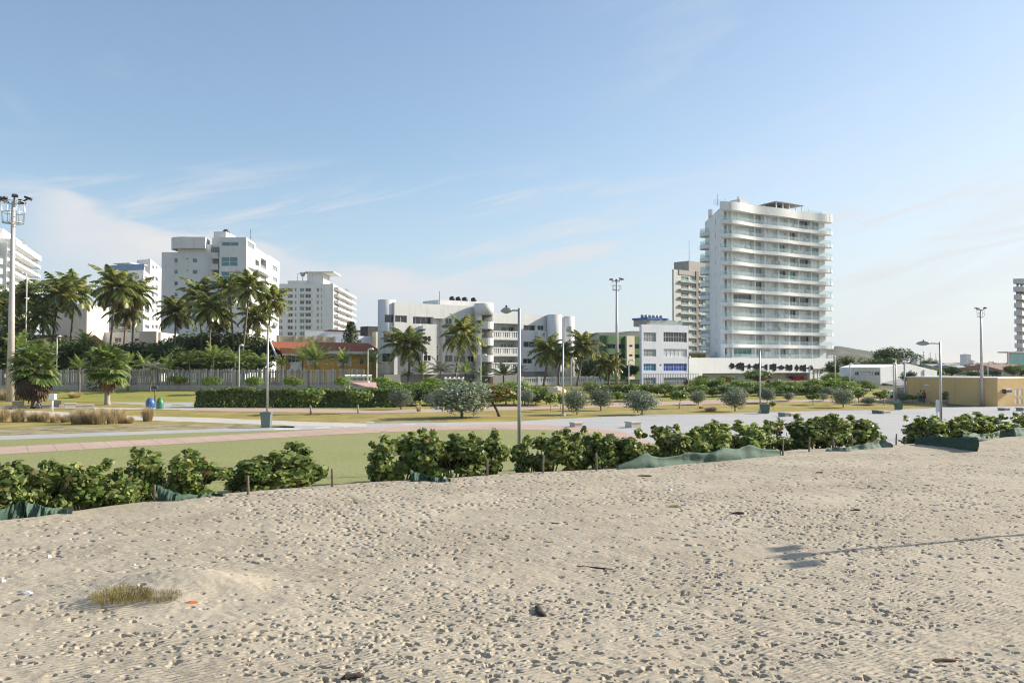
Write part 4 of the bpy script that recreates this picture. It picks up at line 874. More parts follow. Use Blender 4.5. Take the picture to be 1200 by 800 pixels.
def blue_rail_tower():
    D = 318.; A = at(120.5, D); B = at(167, D-6); F = Fr(A, B); S = Fr(B, at(188, D+42))
    r = root_at('apartment_tower', A, 'white tower with a blue rooftop railing behind the pair of tall palms', 'tower')
    zt = zat(317, D-4); hs = []
    for i in range(9):
        y = 324.8+9.3*i
        for p0, p1 in ((122, 127), (131, 136), (140, 146), (149.4, 153), (158, 163)): hs.append(F.rect(p0, y-2.4, p1, y+2.4))
    w = MB(); wall_holes(w, F, 0, F.len, BZ, zt, hs, .5, .8); h2 = []
    for i in range(9):
        y = 327+9.3*i
        for p0, p1 in ((170, 175), (178, 180.4), (182, 185)): h2.append(S.rect(p0, y-2.2, p1, y+2.0))
    h3 = [S.rect(178.4, 311.4, 180.6, 315), S.rect(182.4, 312, 184.8, 315.6)]
    ts = S.tz(176, 315)[0]; wall_holes(w, S, .05, ts, BZ, zt-.01, [h for h in h2 if h[1] < ts], .4, .8); wall_holes(w, S, ts, S.len, BZ, zat(307, D+20), [h for h in h2 if h[0] > ts]+h3, .4, .8)
    bk = lambda t, k, n=-.8: (F.xy(t, n)[0]+S.u.x*k, F.xy(t, n)[1]+S.u.y*k)
    w.prism([F.xy(.05, -.8), F.xy(F.len-.9, -.8), S.xy(S.len, -.85), bk(.05, S.len)], BZ, zt-.1)
    t0 = F.len-7; w.prism([bk(t0, ts), S.xy(ts, -.85), S.xy(S.len, -.85), bk(t0, S.len)], zt-.2, zat(305.6, D+15)); w.build('wall', WHITE2, r)
    for h in hs: window(r, F, h, pick(GDARK, GTEAL, GGREY), n=-.35, mull=2, fw=.12)
    for h in [h for h in h2 if h[1] < ts or h[0] > ts]+h3: window(r, S, h, pick(GGREY, GDARK), n=-.3, mull=2, fw=.12)
    BR = mat('blue_balustrade_glass', (.10, .20, .36), .2, .3, 1, spec=.8); m = MB(); m.fbox(F, 0, F.len, -.3, -.2, zt+.02, zt+2.2); m.build('blue_railing', BR, r)
    m = MB(); t1, t2 = F.tz(132, 312)[0], F.tz(148, 312)[0]; m.fbox(F, t1, t2, -9, -2, zt, zat(309.4, D)); m.fbox(F, t1-.8, t2+.8, -9.6, -1, zat(309.4, D), zat(308.6, D)); m.build('roof_room', WHITE2, r)
    for i in range(9):
        y = 328.6+9.3*i; m = MB()
        for a, b2 in ((-1.6, 4.4), (6, 13)): z = F.tz(130, y)[1]; m.fbox(F, a, b2, .01, 1.5, z-.35, z+.4)
        m.build('balcony', WHITE2, r)
blue_rail_tower()
def terrace_tower():
    D = 262.; A = at(-60, D-10); B = at(6, D-6); F = Fr(A, B); S = Fr(B, at(34, D+30))
    r = root_at('apartment_tower', at(20, D), 'cream white tower with long jutting terraces behind the left floodlight mast', 'tower')
    zt = zat(287, D); hs = []; w = MB()
    for i in range(9):
        y = 299+11.4*i; hs += [S.rect(8, y-3, 14, y+3), S.rect(22, y-3, 30, y+3)]
    wall_holes(w, S, 0, S.len, BZ, zt, [(max(.4, h[0]), min(h[1], S.len-.4), h[2], h[3]) for h in hs], .5, .8); w.prism([F.xy(.1, -.01), F.xy(F.len-.02, -.01), S.xy(S.len, -.82), (S.xy(S.len, 0)[0]-40, S.xy(S.len, 0)[1])], BZ, zt-.1)
    w.build('wall', WHITE, r)
    for h in hs: window(r, S, (max(.4, h[0]), min(h[1], S.len-.4), h[2], h[3]), pick(GPALE, GGREY), n=-.35, mull=2, fw=.12)
    for i in range(9):
        y = 291.4+11.4*i; z = zat(y, D+10); m = MB(); e = 5.6 if i else 6.2; th = 1.7 if i == 0 else .9; m.fbox(S, .2, S.len+e, -6, 2.2, z-th/2, z+th/2); m.build('terrace', WHITE, r)
        if i: m = MB(); m.fbox(S, S.len+.3, S.len+e-.1, 2.05, 2.12, z+.46, z+1.9); m.fbox(S, S.len+e-.15, S.len+e-.1, -6, 2.05, z+.46, z+1.9); m.build('glass_railing', GRAIL, r)
    S2 = Fr(S.xy(2, -1.5), S.xy(S.len+1.8, -1.5)); h2 = [S2.rect(18, 280.5, 22.6, 287), S2.rect(25.6, 281.6, 30, 288)]; w = MB(); z3 = zat(275.4, D+8)
    wall_holes(w, S2, 0, S2.len, zt, z3, h2, .3, .7); w.fbox(S2, .05, S2.len-.05, -14, -.7, zt, z3-.1); w.fbox(S2, -14, -.05, -12, -.9, zt, zat(268.5, D)); w.build('penthouse', WHITE, r)
    for h in h2: window(r, S2, h, GGREY, n=-.2, mull=1)
    m = MB()
    for i in range(7): z = zat(308+11.4*i, D-5); m.prism([(B.x-3+2.0*cos(a), B.y-.3+1.6*sin(a)) for a in np.linspace(pi, 2*pi, 11)], z-.6, z+1.0)
    m.build('round_balcony', WHITE, r)
terrace_tower()
# ---------------------------------------------------------------- low houses behind the palms
F, r = simple_house('house', 'pale pink flat house with a dark red eave behind the left palms', 'house', at(58, 182), at(101, 182), 10, zat(356, 182), mat('warm_cream_stucco', (.78, .66, .54), .8, .08, .3, streak=.15), [(75, 366, 79, 372)], radial_=False)
m = MB(); m.fbox(F, -3, F.len-4, .01, 2.6, zat(395, 180), zat(392.4, 180)); m.build('eave', mat('dark_red_roof', (.16, .04, .03)), r); m = MB(); m.fbox(F, -2.6, F.len-4.5, .02, 2.0, BZ, zat(395.2, 180)); m.build('porch', PINK, r)
F, r = simple_house('house', 'white flat roofed house with dark windows under the pair of tall palms', 'house', at(119, 190), at(188, 190), 10, zat(389, 190), WHITE2, [(134.5, 395.6, 142, 401), (157.5, 396, 165.6, 400)], radial_=False)
m = MB(); t0, t1 = F.tz(166, 390)[0], F.tz(186, 390)[0]; m.fbox(F, t0, t1, .01, 1.2, BZ, zat(388, 188)); m.build('side_block', mat('warm_grey_stucco', (.50, .46, .40), .85, .12, .5), r)
THATCH = mat('golden_thatch', (.52, .34, .11), .95, .35, 2.5, bump=.8, bscale=9)
p = at(110, 150); r = root_at('thatched_shelter', p, 'round golden thatched shelter roof among the palms', 'shelter'); m = MB(); zt = zat(392.5, 150); zb = zat(406, 150)
m.lathe((p.x, p.y, 0), [(2.6, zb), (2.55, zb+.12), (1.7, zb+.75), (.8, zb+1.35), (.12, zt), (.02, zt+.05)], 22); m.build('thatch_roof', THATCH, r); m = MB()
for k in range(6): a = k*pi/3; m.tube([(p.x+2*cos(a), p.y+2*sin(a), BZ), (p.x+2*cos(a), p.y+2*sin(a), zb+.3)], .09, 6)
m.build('post', BARK, r)
# ---------------------------------------------------------------- right hand side
def hall():
    A = at(1000.5, 150); B = at(1031.5, 149); F = Fr(A, B); S = Fr(B, at(1098, 158)); zt = zat(430.5, 147)
    r = root_at('hall', A, 'white hall with a shallow gable behind the small green trees', 'building', z=1.5)
    hs = [F.rect(1002, 435.4, 1006.5, 439.8), F.rect(1009, 435.2, 1020, 439.6), F.rect(1021.6, 435.2, 1023.2, 439.8), F.rect(1025, 435.4, 1031, 439.8)]
    w = MB(); wall_holes(w, F, 0, F.len, 1.2, zt, hs, .4, .7); w.build('wall', mat('cream_white_stucco', (.78, .74, .64), .8, .08, .3, streak=.25), r)
    for i, h in enumerate(hs): window(r, F, h, (GDARK, GPALE, GPALE, GDARK)[i], n=-.3, mull=2)
    w = MB(); L = S.len; pk = zat(426.6, 147); P = S.P; a = [P(0.02, 0, 1.2), P(L, 0, 1.2), P(L, 0, zt-.6), P(L*.52, 0, pk), P(.02, 0, zt)]; b2 = [(A.x+.9, A.y+9, 1.2), P(L, -12, 1.2), P(L, -12, zt-.6), P(L*.52, -12, pk), (A.x+.9, A.y+9, zt)]
    w.add(a+b2, [(0, 1, 2, 3, 4), (9, 8, 7, 6, 5), (1, 6, 7, 2), (2, 7, 8, 3), (3, 8, 9, 4), (4, 9, 5, 0)]); w.build('gable_wall', WHITE, r)
    w = MB(); t0, t1 = S.tz(1034, 447)[0], S.tz(1066, 447)[0]
    a = [P(t0, .05, zat(449, 145)), P(t1, .05, zat(441, 147)), P(t1, 3, zat(443, 147)-.2), P(t0, 3, zat(450.6, 145)-.2)]; w.hexa([(x, y, z-.2) for x, y, z in (a[3], a[2], a[1], a[0])]+[a[3], a[2], a[1], a[0]]); w.build('ramp_canopy', mat('grey_canopy', (.35, .34, .34), .8, .15, 1), r)
    for p0, p1, y0, y1 in ((1034, 1039, 450, 453.5), (1041, 1047, 449.5, 453.4), (1069, 1072, 436.4, 438)): h = S.rect(p0, y0, p1, y1); m = MB(); m.fbox(S, h[0], h[1], .003, .06, h[2], h[3]); m.build('window', GDARK, r)
    for p in (1067.6, 1082.5): t = S.tz(p, 440)[0]; m = MB(); m.fbox(S, t-.12, t+.12, .004, .2, 1.2, zt-.4); m.build('downpipe', FRAME, r)
hall()
def yellow_wall():
    A = at(1062, 119); M_ = at(1168.5, 110); B = at(1330, 124); F = Fr(A, M_); S = Fr(M_, B); zt = zat(443.5, 110)
    r = thing('beach_pavilion', (M_.x, M_.y, TZ(M_.y)), 'long flat ochre building with a corner and four small white panes', 'building')
    h = [S.rect(1189+5.6*i, 455.4+10.2*j, 1192.6+5.6*i, 463+10.2*j) for i in range(2) for j in range(2)]
    w = MB(); w.fbox(F, 0, F.len, -9, 0, -.2, zt); w.prism([F.xy(F.len+.0, -.02), F.xy(F.len-.2, -9), S.xy(S.len, -9), S.xy(S.len, -.6), S.xy(.2, -.6)], -.2, zt-.02)
    wall_holes(w, S, .02, S.len, -.2, zt-.004, h, .15, .58); w.build('wall', OCHRE, r)
    for q in h: m = MB(); m.fbox(S, q[0], q[1], -.13, -.05, q[2], q[3]); m.build('window', PLWHITE, r)
    m = MB(); m.fbox(F, -.1, F.len+.08, -9.1, .08, zt+.003, zt+.16); m.build('coping', WHITE2, r)
    q = S.rect(1175, 455.6, 1181, 460.6); m = MB(); m.fbox(S, q[0], q[1], .01, .5, q[2], q[3]); o = m.build('wall_unit', PLWHITE, r); m = MB(); m.fbox(S, q[0]-.04, q[0]-.01, .02, .48, q[2], q[3]); m.fbox(S, q[0], q[1], .505, .53, q[2]+.1, q[3]-.1); m.build('grille', DKST, o)
    q = F.rect(1083, 450.2, 1088.4, 451.6); m = MB(); m.fbox(F, q[0], q[1], .004, .04, q[2], q[3]); m.build('wall_plaque', PLWHITE, r)
    m = MB(); 
    for p in (1061.2,): t = F.tz(p, 450)[0]; m.fbox(F, t-.1, t+.1, .1, .3, 0, zt+2.2)
    m.build('pole', STEEL, r)
yellow_wall()
def right_tower():
    D = 250.; A = at(1193.5, D); B = at(1300, D+45); F = Fr(A, B); r = root_at('apartment_tower', A, 'grey white tower with scalloped balconies cut off by the right edge', 'tower')
    G3 = mat('pale_grey_stucco', (.62, .61, .62), .8, .08, .3, streak=.2); zt = zat(331, D); w = MB(); w.prism([F.xy(.6, -.6), F.xy(F.len, -.6), at(1300, D+70), at(1196, D+18)], BZ, zt-1); w.build('wall', G3, r)
    for k in range(11):
        z = zat(329.5+9.4*k, D); m = MB(); n = 1.6 if k < 2 else 1.0
        pl = [F.xy(t, .2+n*(.75+.25*cos(t*1.0))) for t in np.linspace(0, F.len, 60)]; pl = [F.xy(-.6-.5*n, -.5)]+pl+[F.xy(F.len, -1), F.xy(.3, -1)]; m.prism(pl, z-.65, z+.65); m.build('balcony', G3, r)
    m = MB(); t = .8
    for k in range(10):
        for j in range(16): z = zat(334.5+9.4*k, D); a = 1+j*2.6; m.fbox(F, a, a+1.5, -.59, -.55, z-.6, z+.5)
    o = m.build('glazing', GDARK, r); o['kind'] = 'stuff'
    TL = mat('teal_curtain_wall', (.14, .36, .36), .2, .25, .5, spec=.8); F2 = Fr(at(1181.5, D-12), at(1300, D+8)); m = MB(); m.prism([F2.xy(.3, 0), F2.xy(F2.len, 0), radial(F2.xy(F2.len, 0), 10), radial(F2.xy(.3, 0), 10, .3)], BZ, zat(413.4, D-12)); m.build('glass_podium', TL, r)
    m = MB(); m.fbox(F2, 0, .29, -.3, .1, BZ, zat(413.3, D-12)); m.fbox(F2, 0, F2.len, -3, .12, zat(413.3, D-12)+.01, zat(411.8, D-12)); m.build('podium_frame', mat('pink_grey_stucco', (.66, .50, .47), .8, .1, .5), r)
right_tower()
YB = mat('yellow_awning', (.66, .40, .08), .7, .2, 1)
F, r = simple_house('shop', 'small bright yellow rooftop hut between the blue windowed block and the white podium', 'building', at(805, 196), at(827, 199), 7, zat(414.5, 197), YB, [(807, 418.4, 810.5, 421.5), (816.5, 417, 820, 420)], GDARK)
m = MB(); m.fbox(F, -.2, F.len+.5, -4, .5, zat(414.5, 197), zat(412.4, 197)); m.build('roof', CREAM, r)
# skyline
SK = mat('plain_grey_concrete', (.50, .50, .50), .8, .1, .02)  # even neutral grey for the far blocks and sheds
def skyline(px0, px1, ytop, d, label, cat='tower', m=SK, step=0.):
    A = at(px0, d); B = at(px1, d+8); F, q = quadblock(A, B, (B-A).length); r = root_at('far_tower', A, label, cat, 'far towers on the skyline'); zt = zat(ytop, d); n = max(3, int(zt/4))
    MB().prism(q, BZ, zt).build('wall', m, r); b2 = MB()
    for k in range(n): z = BZ+(zt-BZ)*(k+.35)/n; b2.fbox(F, F.len*.06, F.len*.94, .02, .25, z, z+(zt-BZ)/n*.4)
    b2.build('window_band', GGREY, r); MB().fbox(F, F.len*.3, F.len*.7, -F.len*.7, -F.len*.3, zt, zt*1.03).build('roof_room', m, r)
skyline(1132.2, 1138, 415, 2600, 'widest pale tower alone on the hazy far skyline')
skyline(1140.6, 1143, 422, 2500, 'thin short tower just right of the pale skyline tower')
skyline(1074.5, 1078, 417.6, 1500, 'dark slim tower block on the skyline above the white hall')
skyline(1079.4, 1084, 415.5, 1700, 'stepped pale skyline block above the white hall gable')
skyline(1177.5, 1179.6, 427, 2300, 'tiny block on the skyline left of the teal podium')
for px, yt, d, lb in ((1090.2, 412.5, 900, 'leftmost thin lattice mast on the skyline'), (1097, 414, 950, 'middle thin lattice mast on the skyline'), (1082.6, 411.5, 920, 'tall lattice mast beside the stepped skyline block')):
    p = at(px, d); z = zat(yt, d); r = root_at('radio_mast', p, lb, 'mast', 'masts on the skyline'); m = MB()
    for a, b2 in ((-.8, -.8), (.8, -.8), (0, .9)): m.tube([(p.x+a, p.y+b2, BZ), (p.x+a*.3, p.y+b2*.3, z)], .22, 4)
    for k in range(9): zz = BZ+(z-BZ)*k/9; s = .8-.56*k/9; m.tube([(p.x-s, p.y-s, zz), (p.x+s*.9, p.y-s, zz+(z-BZ)/9)], .12, 4)
    m.build('lattice', STEEL, r)
r_ = np.random.default_rng(5)
lows = [(1098, 1112, 430.4, 420, 'grey roofed shed above the left end of the ochre building', SK), (1116, 1128, 431.5, 380, 'low grey house with a dark roof between trees above the ochre wall', SK), (1128, 1142, 432.6, 330, 'low pale house in the middle of the far roofs', WHITE2), (1148, 1160, 430.8, 430, 'low brown roofed house behind the right floodlight mast', BEIGE), (1160, 1176, 433.6, 300, 'low grey house left of the teal podium', SK), (1176, 1215, 434.2, 215, 'long low house with a faded red roof in front of the teal podium', BEIGE), (1100, 1122, 426.8, 900, 'far white warehouse on the skyline', WHITE2), (1040, 1062, 428, 700, 'far pale factory block behind the dark broad tree', WHITE2)]
for x0, x1, yt, d, lb, m_ in lows:
    F, r = simple_house('house', lb, 'house', at(x0, d), at(x1, d+6), 12, max(zat(yt, d), 3.5), m_, [(x0+(x1-x0)*(.15+.3*k), yt+.5, x0+(x1-x0)*(.3+.3*k), yt+.5+1.4) for k in range(3)] if d < 600 else [])
    a = [F.P(-.6, .7, max(zat(yt, d), 3.5)), F.P(F.len+.6, .7, max(zat(yt, d), 3.5)), F.P(F.len+.6, -6, max(zat(yt, d), 3.5)+1.6), F.P(-.6, -6, max(zat(yt, d), 3.5)+1.6)]; b2 = [F.P(-.6, -12.5, a[0][2]), F.P(F.len+.6, -12.5, a[0][2])]
    MB().add(a+b2, [(0, 1, 2, 3), (3, 2, 5, 4), (0, 3, 4), (1, 5, 2), (0, 4, 5, 1)]).build('roof', mat('faded_red_roof', (.30, .17, .13), .85, .3, .6) if 'red' in lb or 'brown' in lb else mat('grey_sheet_roof', (.38, .38, .38), .7, .2, .6), r)
# ================================================================== VEGETATION
LV_GRAPE = leafmat('sea_grape_leaf', [(0, (.055, .095, .020)), (.35, (.11, .17, .035)), (.7, (.21, .27, .07)), (.94, (.38, .42, .16)), (.985, (.44, .38, .14)), (1, (.40, .17, .05))], .5, .42, .4)
LV_GRAPET = leafmat('young_sea_grape_leaf', [(0, (.06, .09, .02)), (.4, (.13, .16, .04)), (.7, (.22, .22, .06)), (.85, (.36, .24, .07)), (1, (.40, .16, .05))], .3, .4, .6)
LV_HEDGE = leafmat('hedge_leaf', [(0, (.055, .10, .022)), (.5, (.125, .19, .04)), (1, (.25, .32, .085))], .45, .38)
LV_BRIGHT = leafmat('bright_green_leaf', [(0, (.08, .15, .02)), (.5, (.16, .26, .04)), (1, (.29, .37, .08))], .45, .38)
LV_DARK = leafmat('dark_tree_leaf', [(0, (.026, .05, .016)), (.5, (.065, .11, .028)), (1, (.15, .20, .05))], .45, .34)
LV_SILVER = leafmat('silver_grey_leaf', [(0, (.10, .135, .085)), (.5, (.18, .215, .14)), (1, (.33, .37, .25))], .6, .2)
LV_PALM = leafmat('coconut_leaflet', [(0, (.06, .10, .025)), (.5, (.17, .22, .055)), (.82, (.34, .35, .10)), (1, (.56, .48, .22))], .34, .42, .6)
LV_PALM2 = leafmat('young_palm_leaflet', [(0, (.08, .13, .03)), (.5, (.17, .24, .055)), (1, (.33, .37, .11))], .4, .42)
LV_GREYP = leafmat('grey_palm_leaflet', [(0, (.12, .14, .09)), (.5, (.20, .22, .15)), (1, (.34, .34, .25))], .5, .2)
LV_DEAD = leafmat('dead_frond', [(0, (.10, .065, .030)), (.5, (.20, .13, .06)), (1, (.32, .22, .11))], .8, .15)
LV_FAN = leafmat('fan_palm_leaf', [(0, (.05, .09, .02)), (.5, (.12, .18, .045)), (.85, (.25, .31, .09)), (1, (.42, .41, .16))], .33, .38, .6)
LV_GRASS = leafmat('dry_grass_blade', [(0, (.34, .27, .13)), (.5, (.54, .44, .24)), (1, (.72, .63, .42))], .8, .5)
LV_WEED = leafmat('beach_grass_blade', [(0, (.12, .12, .03)), (.5, (.24, .20, .06)), (1, (.36, .28, .11))], .7, .3)
LV_RED = leafmat('red_flowering_leaf', [(0, (.05, .08, .02)), (.55, (.09, .12, .03)), (.62, (.40, .03, .05)), (1, (.55, .05, .07))], .5, .2)
LV_FLOWER = leafmat('white_flowering_leaf', [(0, (.06, .09, .03)), (.6, (.10, .14, .05)), (.7, (.6, .55, .50)), (1, (.7, .65, .6))], .5, .2)
def frames(Nrm, r):
    a = r.normal(size=Nrm.shape); a -= (a*Nrm).sum(1, keepdims=True)*Nrm; a /= np.linalg.norm(a, axis=1, keepdims=True)+1e-9
    return a, np.cross(Nrm, a)
def leaf_cloud(lobes, n, size, r, k=4, asp=.6, up=.5, shell=.55, zmin=.03, jit=.4, droop=0.):
    """n leaf faces spread through the volume of a set of lobes (centre, radii)"""
    w = np.array([l[1][0]*l[1][1]*l[1][2] for l in lobes])**.75; w = w/w.sum(); pick_ = r.choice(len(lobes), n, p=w)
    Cn = np.array([l[0] for l in lobes], float)[pick_]; Rd = np.array([l[1] for l in lobes], float)[pick_]
    d = r.normal(size=(n, 3)); d /= np.linalg.norm(d, axis=1, keepdims=True)
    rad = (shell**3+(1-shell**3)*r.random(n))**(1/3)*(1+jit*.3*r.normal(size=n)); P = Cn+d*Rd*rad[:, None]
    keep = P[:, 2] > zmin; P = P[keep]; d = d[keep]; n = len(P)
    Nn = d*.8+r.normal(size=(n, 3))*.55; Nn[:, 2] += up; Nn /= np.linalg.norm(Nn, axis=1, keepdims=True)
    a, b = frames(Nn, r); s = size*(.65+.7*r.random(n))[:, None]
    if k == 4: pts = [(-1, 0), (0, -asp), (1, 0), (0, asp)]
    else: pts = [(-1, 0), (-.5, -asp), (.45, -asp*.95), (1, 0), (.45, asp*.95), (-.5, asp)]
    V = np.stack([P+a*s*u*.5+b*s*v*.5+(Nn*s*(.10*abs(v)-.05) if k == 6 else 0) for u, v in pts], 1).reshape(-1, 3)
    return V, np.arange(n*len(pts)).reshape(n, len(pts))
def mesh_leaves(name, parts, mats):
    """parts: list of (V, F, material index)"""
    V = np.concatenate([p[0] for p in parts]); F = []; mi = []; o = 0
    byk = {}
    for v, f, m in parts:
        byk.setdefault(f.shape[1], []).append((f+o, m)); o += len(v)
    for k in byk:
        F.append(np.concatenate([x[0] for x in byk[k]])); mi.append(np.concatenate([np.full(len(x[0]), x[1]) for x in byk[k]]))
    return npmesh(name, V, F, mats, np.concatenate(mi))
def lobes_round(rx, ry, rz, zc, n, r, ls=.5):
    out = []
    for _ in range(n):
        d = r.normal(size=3); d /= np.linalg.norm(d); q = .62*(.5+.5*r.random())
        out.append(((d[0]*rx*q, d[1]*ry*q, zc+d[2]*rz*q), (rx*ls*(.7+.5*r.random()), ry*ls*(.7+.5*r.random()), rz*ls*(.7+.5*r.random()))))
    return out
def branch_mesh(name, h, rad, crown, r, nb=5, m=BARK, lean=(0, 0)):
    b = MB(); t = Vector((lean[0], lean[1], h)); b.tube([(0, 0, -.15), (lean[0]*.3+.02, lean[1]*.3, h*.4), t], [rad*1.25, rad, rad*.8], 7)
    for k in range(nb):
        a = 2*pi*k/nb+r.random(); q = Vector((cos(a)*crown[0]*.62, sin(a)*crown[1]*.62, crown[2]*(.35+.5*r.random())))
        b.tube([t-Vector((0, 0, .1)), t+q*.5+Vector((0, 0, .1)), t+q], [rad*.55, rad*.4, rad*.15], 5)
    me = bpy.data.meshes.new(name); me.from_pydata([v for v in b.v], [], b.f); me.polygons.foreach_set('use_smooth', b.sm); me.materials.append(m); me.update(); return me
# ---- kinds of shrub and tree: (foliage mesh, trunk mesh), unit height about 1
KIND = {}
def sl(lobes, sx, sz): return [((c[0]*sx, c[1]*sx, c[2]*sz), (q[0]*sx, q[1]*sx, q[2]*sz)) for c, q in lobes]
def kind(key, n_var, make):
    KIND[key] = []
    for i in range(n_var):
        fo, tr = make(np.random.default_rng(sum(map(ord, key))*7+i*31)); v = np.empty(len(fo.vertices)*3, np.float32); fo.vertices.foreach_get('co', v); v = v.reshape(-1, 3)
        KIND[key].append((fo, tr, float(np.percentile(np.abs(v[:, 0]), 97)), float(np.percentile(v[:, 2], 98.5))))
def mk_grape(r):
    lobes = []
    for k in range(11):
        a = r.random()*2*pi; q = .85*sqrt(r.random()); z = .25+1.3*r.random()**.8; lobes.append(((cos(a)*q, sin(a)*q*.8, z), (.30+.16*r.random(), .30+.16*r.random(), .26+.14*r.random())))
    for k in range(4): a = r.random()*2*pi; q = .7*r.random(); lobes.append(((cos(a)*q, sin(a)*q, 1.65+.35*r.random()), (.13, .13, .22)))
    V, F = leaf_cloud(lobes, 1600, .155, r, k=6, asp=.95, up=.25, shell=.35)
    st = MB()
    for k in range(9):
        a = r.random()*2*pi; q = .55; st.tube([(cos(a)*.12, sin(a)*.12, -.1), (cos(a)*.35, sin(a)*.35, .7), (cos(a)*q, sin(a)*q*.8, 1.3)], [.028, .02, .01], 5)
    me = bpy.data.meshes.new('stems'); me.from_pydata(st.v, [], st.f); me.materials.append(BARK); me.update()
    return npmesh('foliage', V, F, LV_GRAPE), me
kind('grape', 6, mk_grape)
def mk_silver(r):
    V, F = leaf_cloud(lobes_round(1.55, 1.55, 1.35, 1.5, 26, r, .5), 3800, .19, r, asp=.42, up=.4, shell=.5); return npmesh('foliage', V, F, LV_SILVER), branch_mesh('trunk', .55, .06, (1., 1., 1.2), r, 5, BARK)
kind('silver', 4, mk_silver)
def mk_young(r):
    V, F = leaf_cloud(lobes_round(1.2, 1.2, .85, 1.65, 10, r, .42), 650, .21, r, k=6, asp=.8, up=.4, shell=.3); return npmesh('foliage', V, F, LV_HEDGE), branch_mesh('trunk', 1.1, .06, (.9, .9, 1.0), r, 5, PALEBARK, (.4*(r.random()-.3), .1))
kind('young', 4, mk_young)
def mk_grapetree(r):
    V, F = leaf_cloud(lobes_round(1.35, 1.35, .95, 1.85, 11, r, .42), 800, .22, r, k=6, asp=.9, up=.3, shell=.3); return npmesh('foliage', V, F, LV_GRAPET), branch_mesh('trunk', 1.2, .08, (1, 1, 1.1), r, 5, BARK, (.45, .1))
kind('grapetree', 2, mk_grapetree)
def mk_topiary(r):
    V, F = leaf_cloud(lobes_round(1.3, 1.3, .8, 1.9, 14, r, .55), 1900, .18, r, asp=.6, up=.4, shell=.7); return npmesh('foliage', V, F, LV_BRIGHT), branch_mesh('trunk', 1.2, .07, (.7, .7, .8), r, 4, PALEBARK)
kind('topiary', 3, mk_topiary)
def mk_shrub(r):
    V, F = leaf_cloud(lobes_round(1.5, 1.3, 1.1, 1.25, 13, r, .45), 1300, .24, r, asp=.45, up=.4, shell=.45); return npmesh('foliage', V, F, LV_BRIGHT), branch_mesh('trunk', .5, .06, (1, 1, 1.5), r, 6, BARK)
kind('shrub', 4, mk_shrub)
def mk_shrubd(r):
    V, F = leaf_cloud(lobes_round(1.5, 1.3, 1.1, 1.25, 13, r, .45), 1300, .24, r, asp=.45, up=.4, shell=.45); return npmesh('foliage', V, F, LV_HEDGE), branch_mesh('trunk', .5, .06, (1, 1, 1.5), r, 6, BARK)
kind('shrubd', 4, mk_shrubd)
def mk_tree(r):
    V, F = leaf_cloud(lobes_round(4.2, 4.2, 3.4, 5.0, 20, r, .38), 3600, .44, r, asp=.5, up=.4, shell=.45); return npmesh('crown', V, F, LV_DARK), branch_mesh('trunk', 2.6, .2, (3.4, 3.4, 4), r, 8, BARK)
kind('tree', 5, mk_tree)
def mk_treeg(r):
    V, F = leaf_cloud(lobes_round(4.0, 4.0, 3.2, 4.6, 18, r, .38), 2800, .46, r, asp=.5, up=.4, shell=.4); return npmesh('crown', V, F, LV_HEDGE), branch_mesh('trunk', 2.4, .18, (3.2, 3.2, 3.6), r, 7, BARK)
kind('treeg', 3, mk_treeg)
def mk_red(r):
    V, F = leaf_cloud(lobes_round(1.1, 1., .8, .9, 10, r, .45), 700, .22, r, asp=.6, up=.4, shell=.4); return npmesh('foliage', V, F, LV_RED), branch_mesh('trunk', .4, .05, (.8, .8, 1.), r, 6, BARK)
kind('red', 2, mk_red)
def mk_flower(r):
    V, F = leaf_cloud(lobes_round(1.1, 1., .8, .9, 10, r, .45), 600, .2, r, asp=.6, up=.4, shell=.4); return npmesh('foliage', V, F, LV_FLOWER), branch_mesh('trunk', .4, .05, (.8, .8, 1.), r, 6, BARK)
kind('flower', 2, mk_flower)
def blades(n, spread, h, w, r, flop=.5, drop=.25):
    a = r.random(n)*2*pi; q = spread*np.sqrt(r.random(n)); P = np.stack([np.cos(a)*q, np.sin(a)*q, np.zeros(n)-.02], 1)
    az = a+r.normal(size=n)*.7; hh = h*(.5+.6*r.random(n))*(1-.35*(q/spread)**2 if drop > .3 else 1); fl = flop*(.2+.9*r.random(n)); D = np.stack([np.cos(az), np.sin(az), np.zeros(n)], 1); Sd = np.stack([-np.sin(az), np.cos(az), np.zeros(n)], 1)*w/2
    z = np.array([0, 0, 1.]); M1 = P+D*(fl*hh*.35)[:, None]+z*(hh*.65)[:, None]; T = P+D*(fl*hh*.8)[:, None]+z*(hh*np.clip(1-drop*fl, .15, 1))[:, None]
    V = np.stack([P-Sd, P+Sd, M1+Sd*.8, M1-Sd*.8, T+Sd*.2, T-Sd*.2], 1).reshape(-1, 3); i = np.arange(n)[:, None]*6
    return V, np.concatenate([i+np.array([[0, 1, 2, 3]]), i+np.array([[3, 2, 4, 5]])])
def mk_tuft(r):
    V, F = blades(1000, .55, 1.1, .02, r, 1.15, .6); return npmesh('blades', V, F, LV_GRASS), None
kind('tuft', 4, mk_tuft)
def mk_weed(r):
    V, F = blades(520, 1., .36, .014, r, 1.6, .5); return npmesh('blades', V, F, LV_WEED), None
kind('weed', 2, mk_weed)
COUNT = {}
def plant(key, name, p, sx, sz, label, cat, group=None, sy=None, z=None):
    i = COUNT.get(key, 0); COUNT[key] = i+1; fo, tr, nr, nh = KIND[key][i % len(KIND[key])]; sx = sx/nr; sz = sz/nh; sy = sx*random.uniform(.9, 1.1)
    z0 = TZ(p[1]) if z is None else z
    r = thing(name, (p[0], p[1], z0), label, cat, group); r.rotation_euler = (0, 0, random.random()*6.28); r.scale = (sx, sy or sx, sz)
    inst(fo.name.split('.')[0], fo, r)
    if tr: inst(tr.name.split('.')[0], tr, r)
    return r
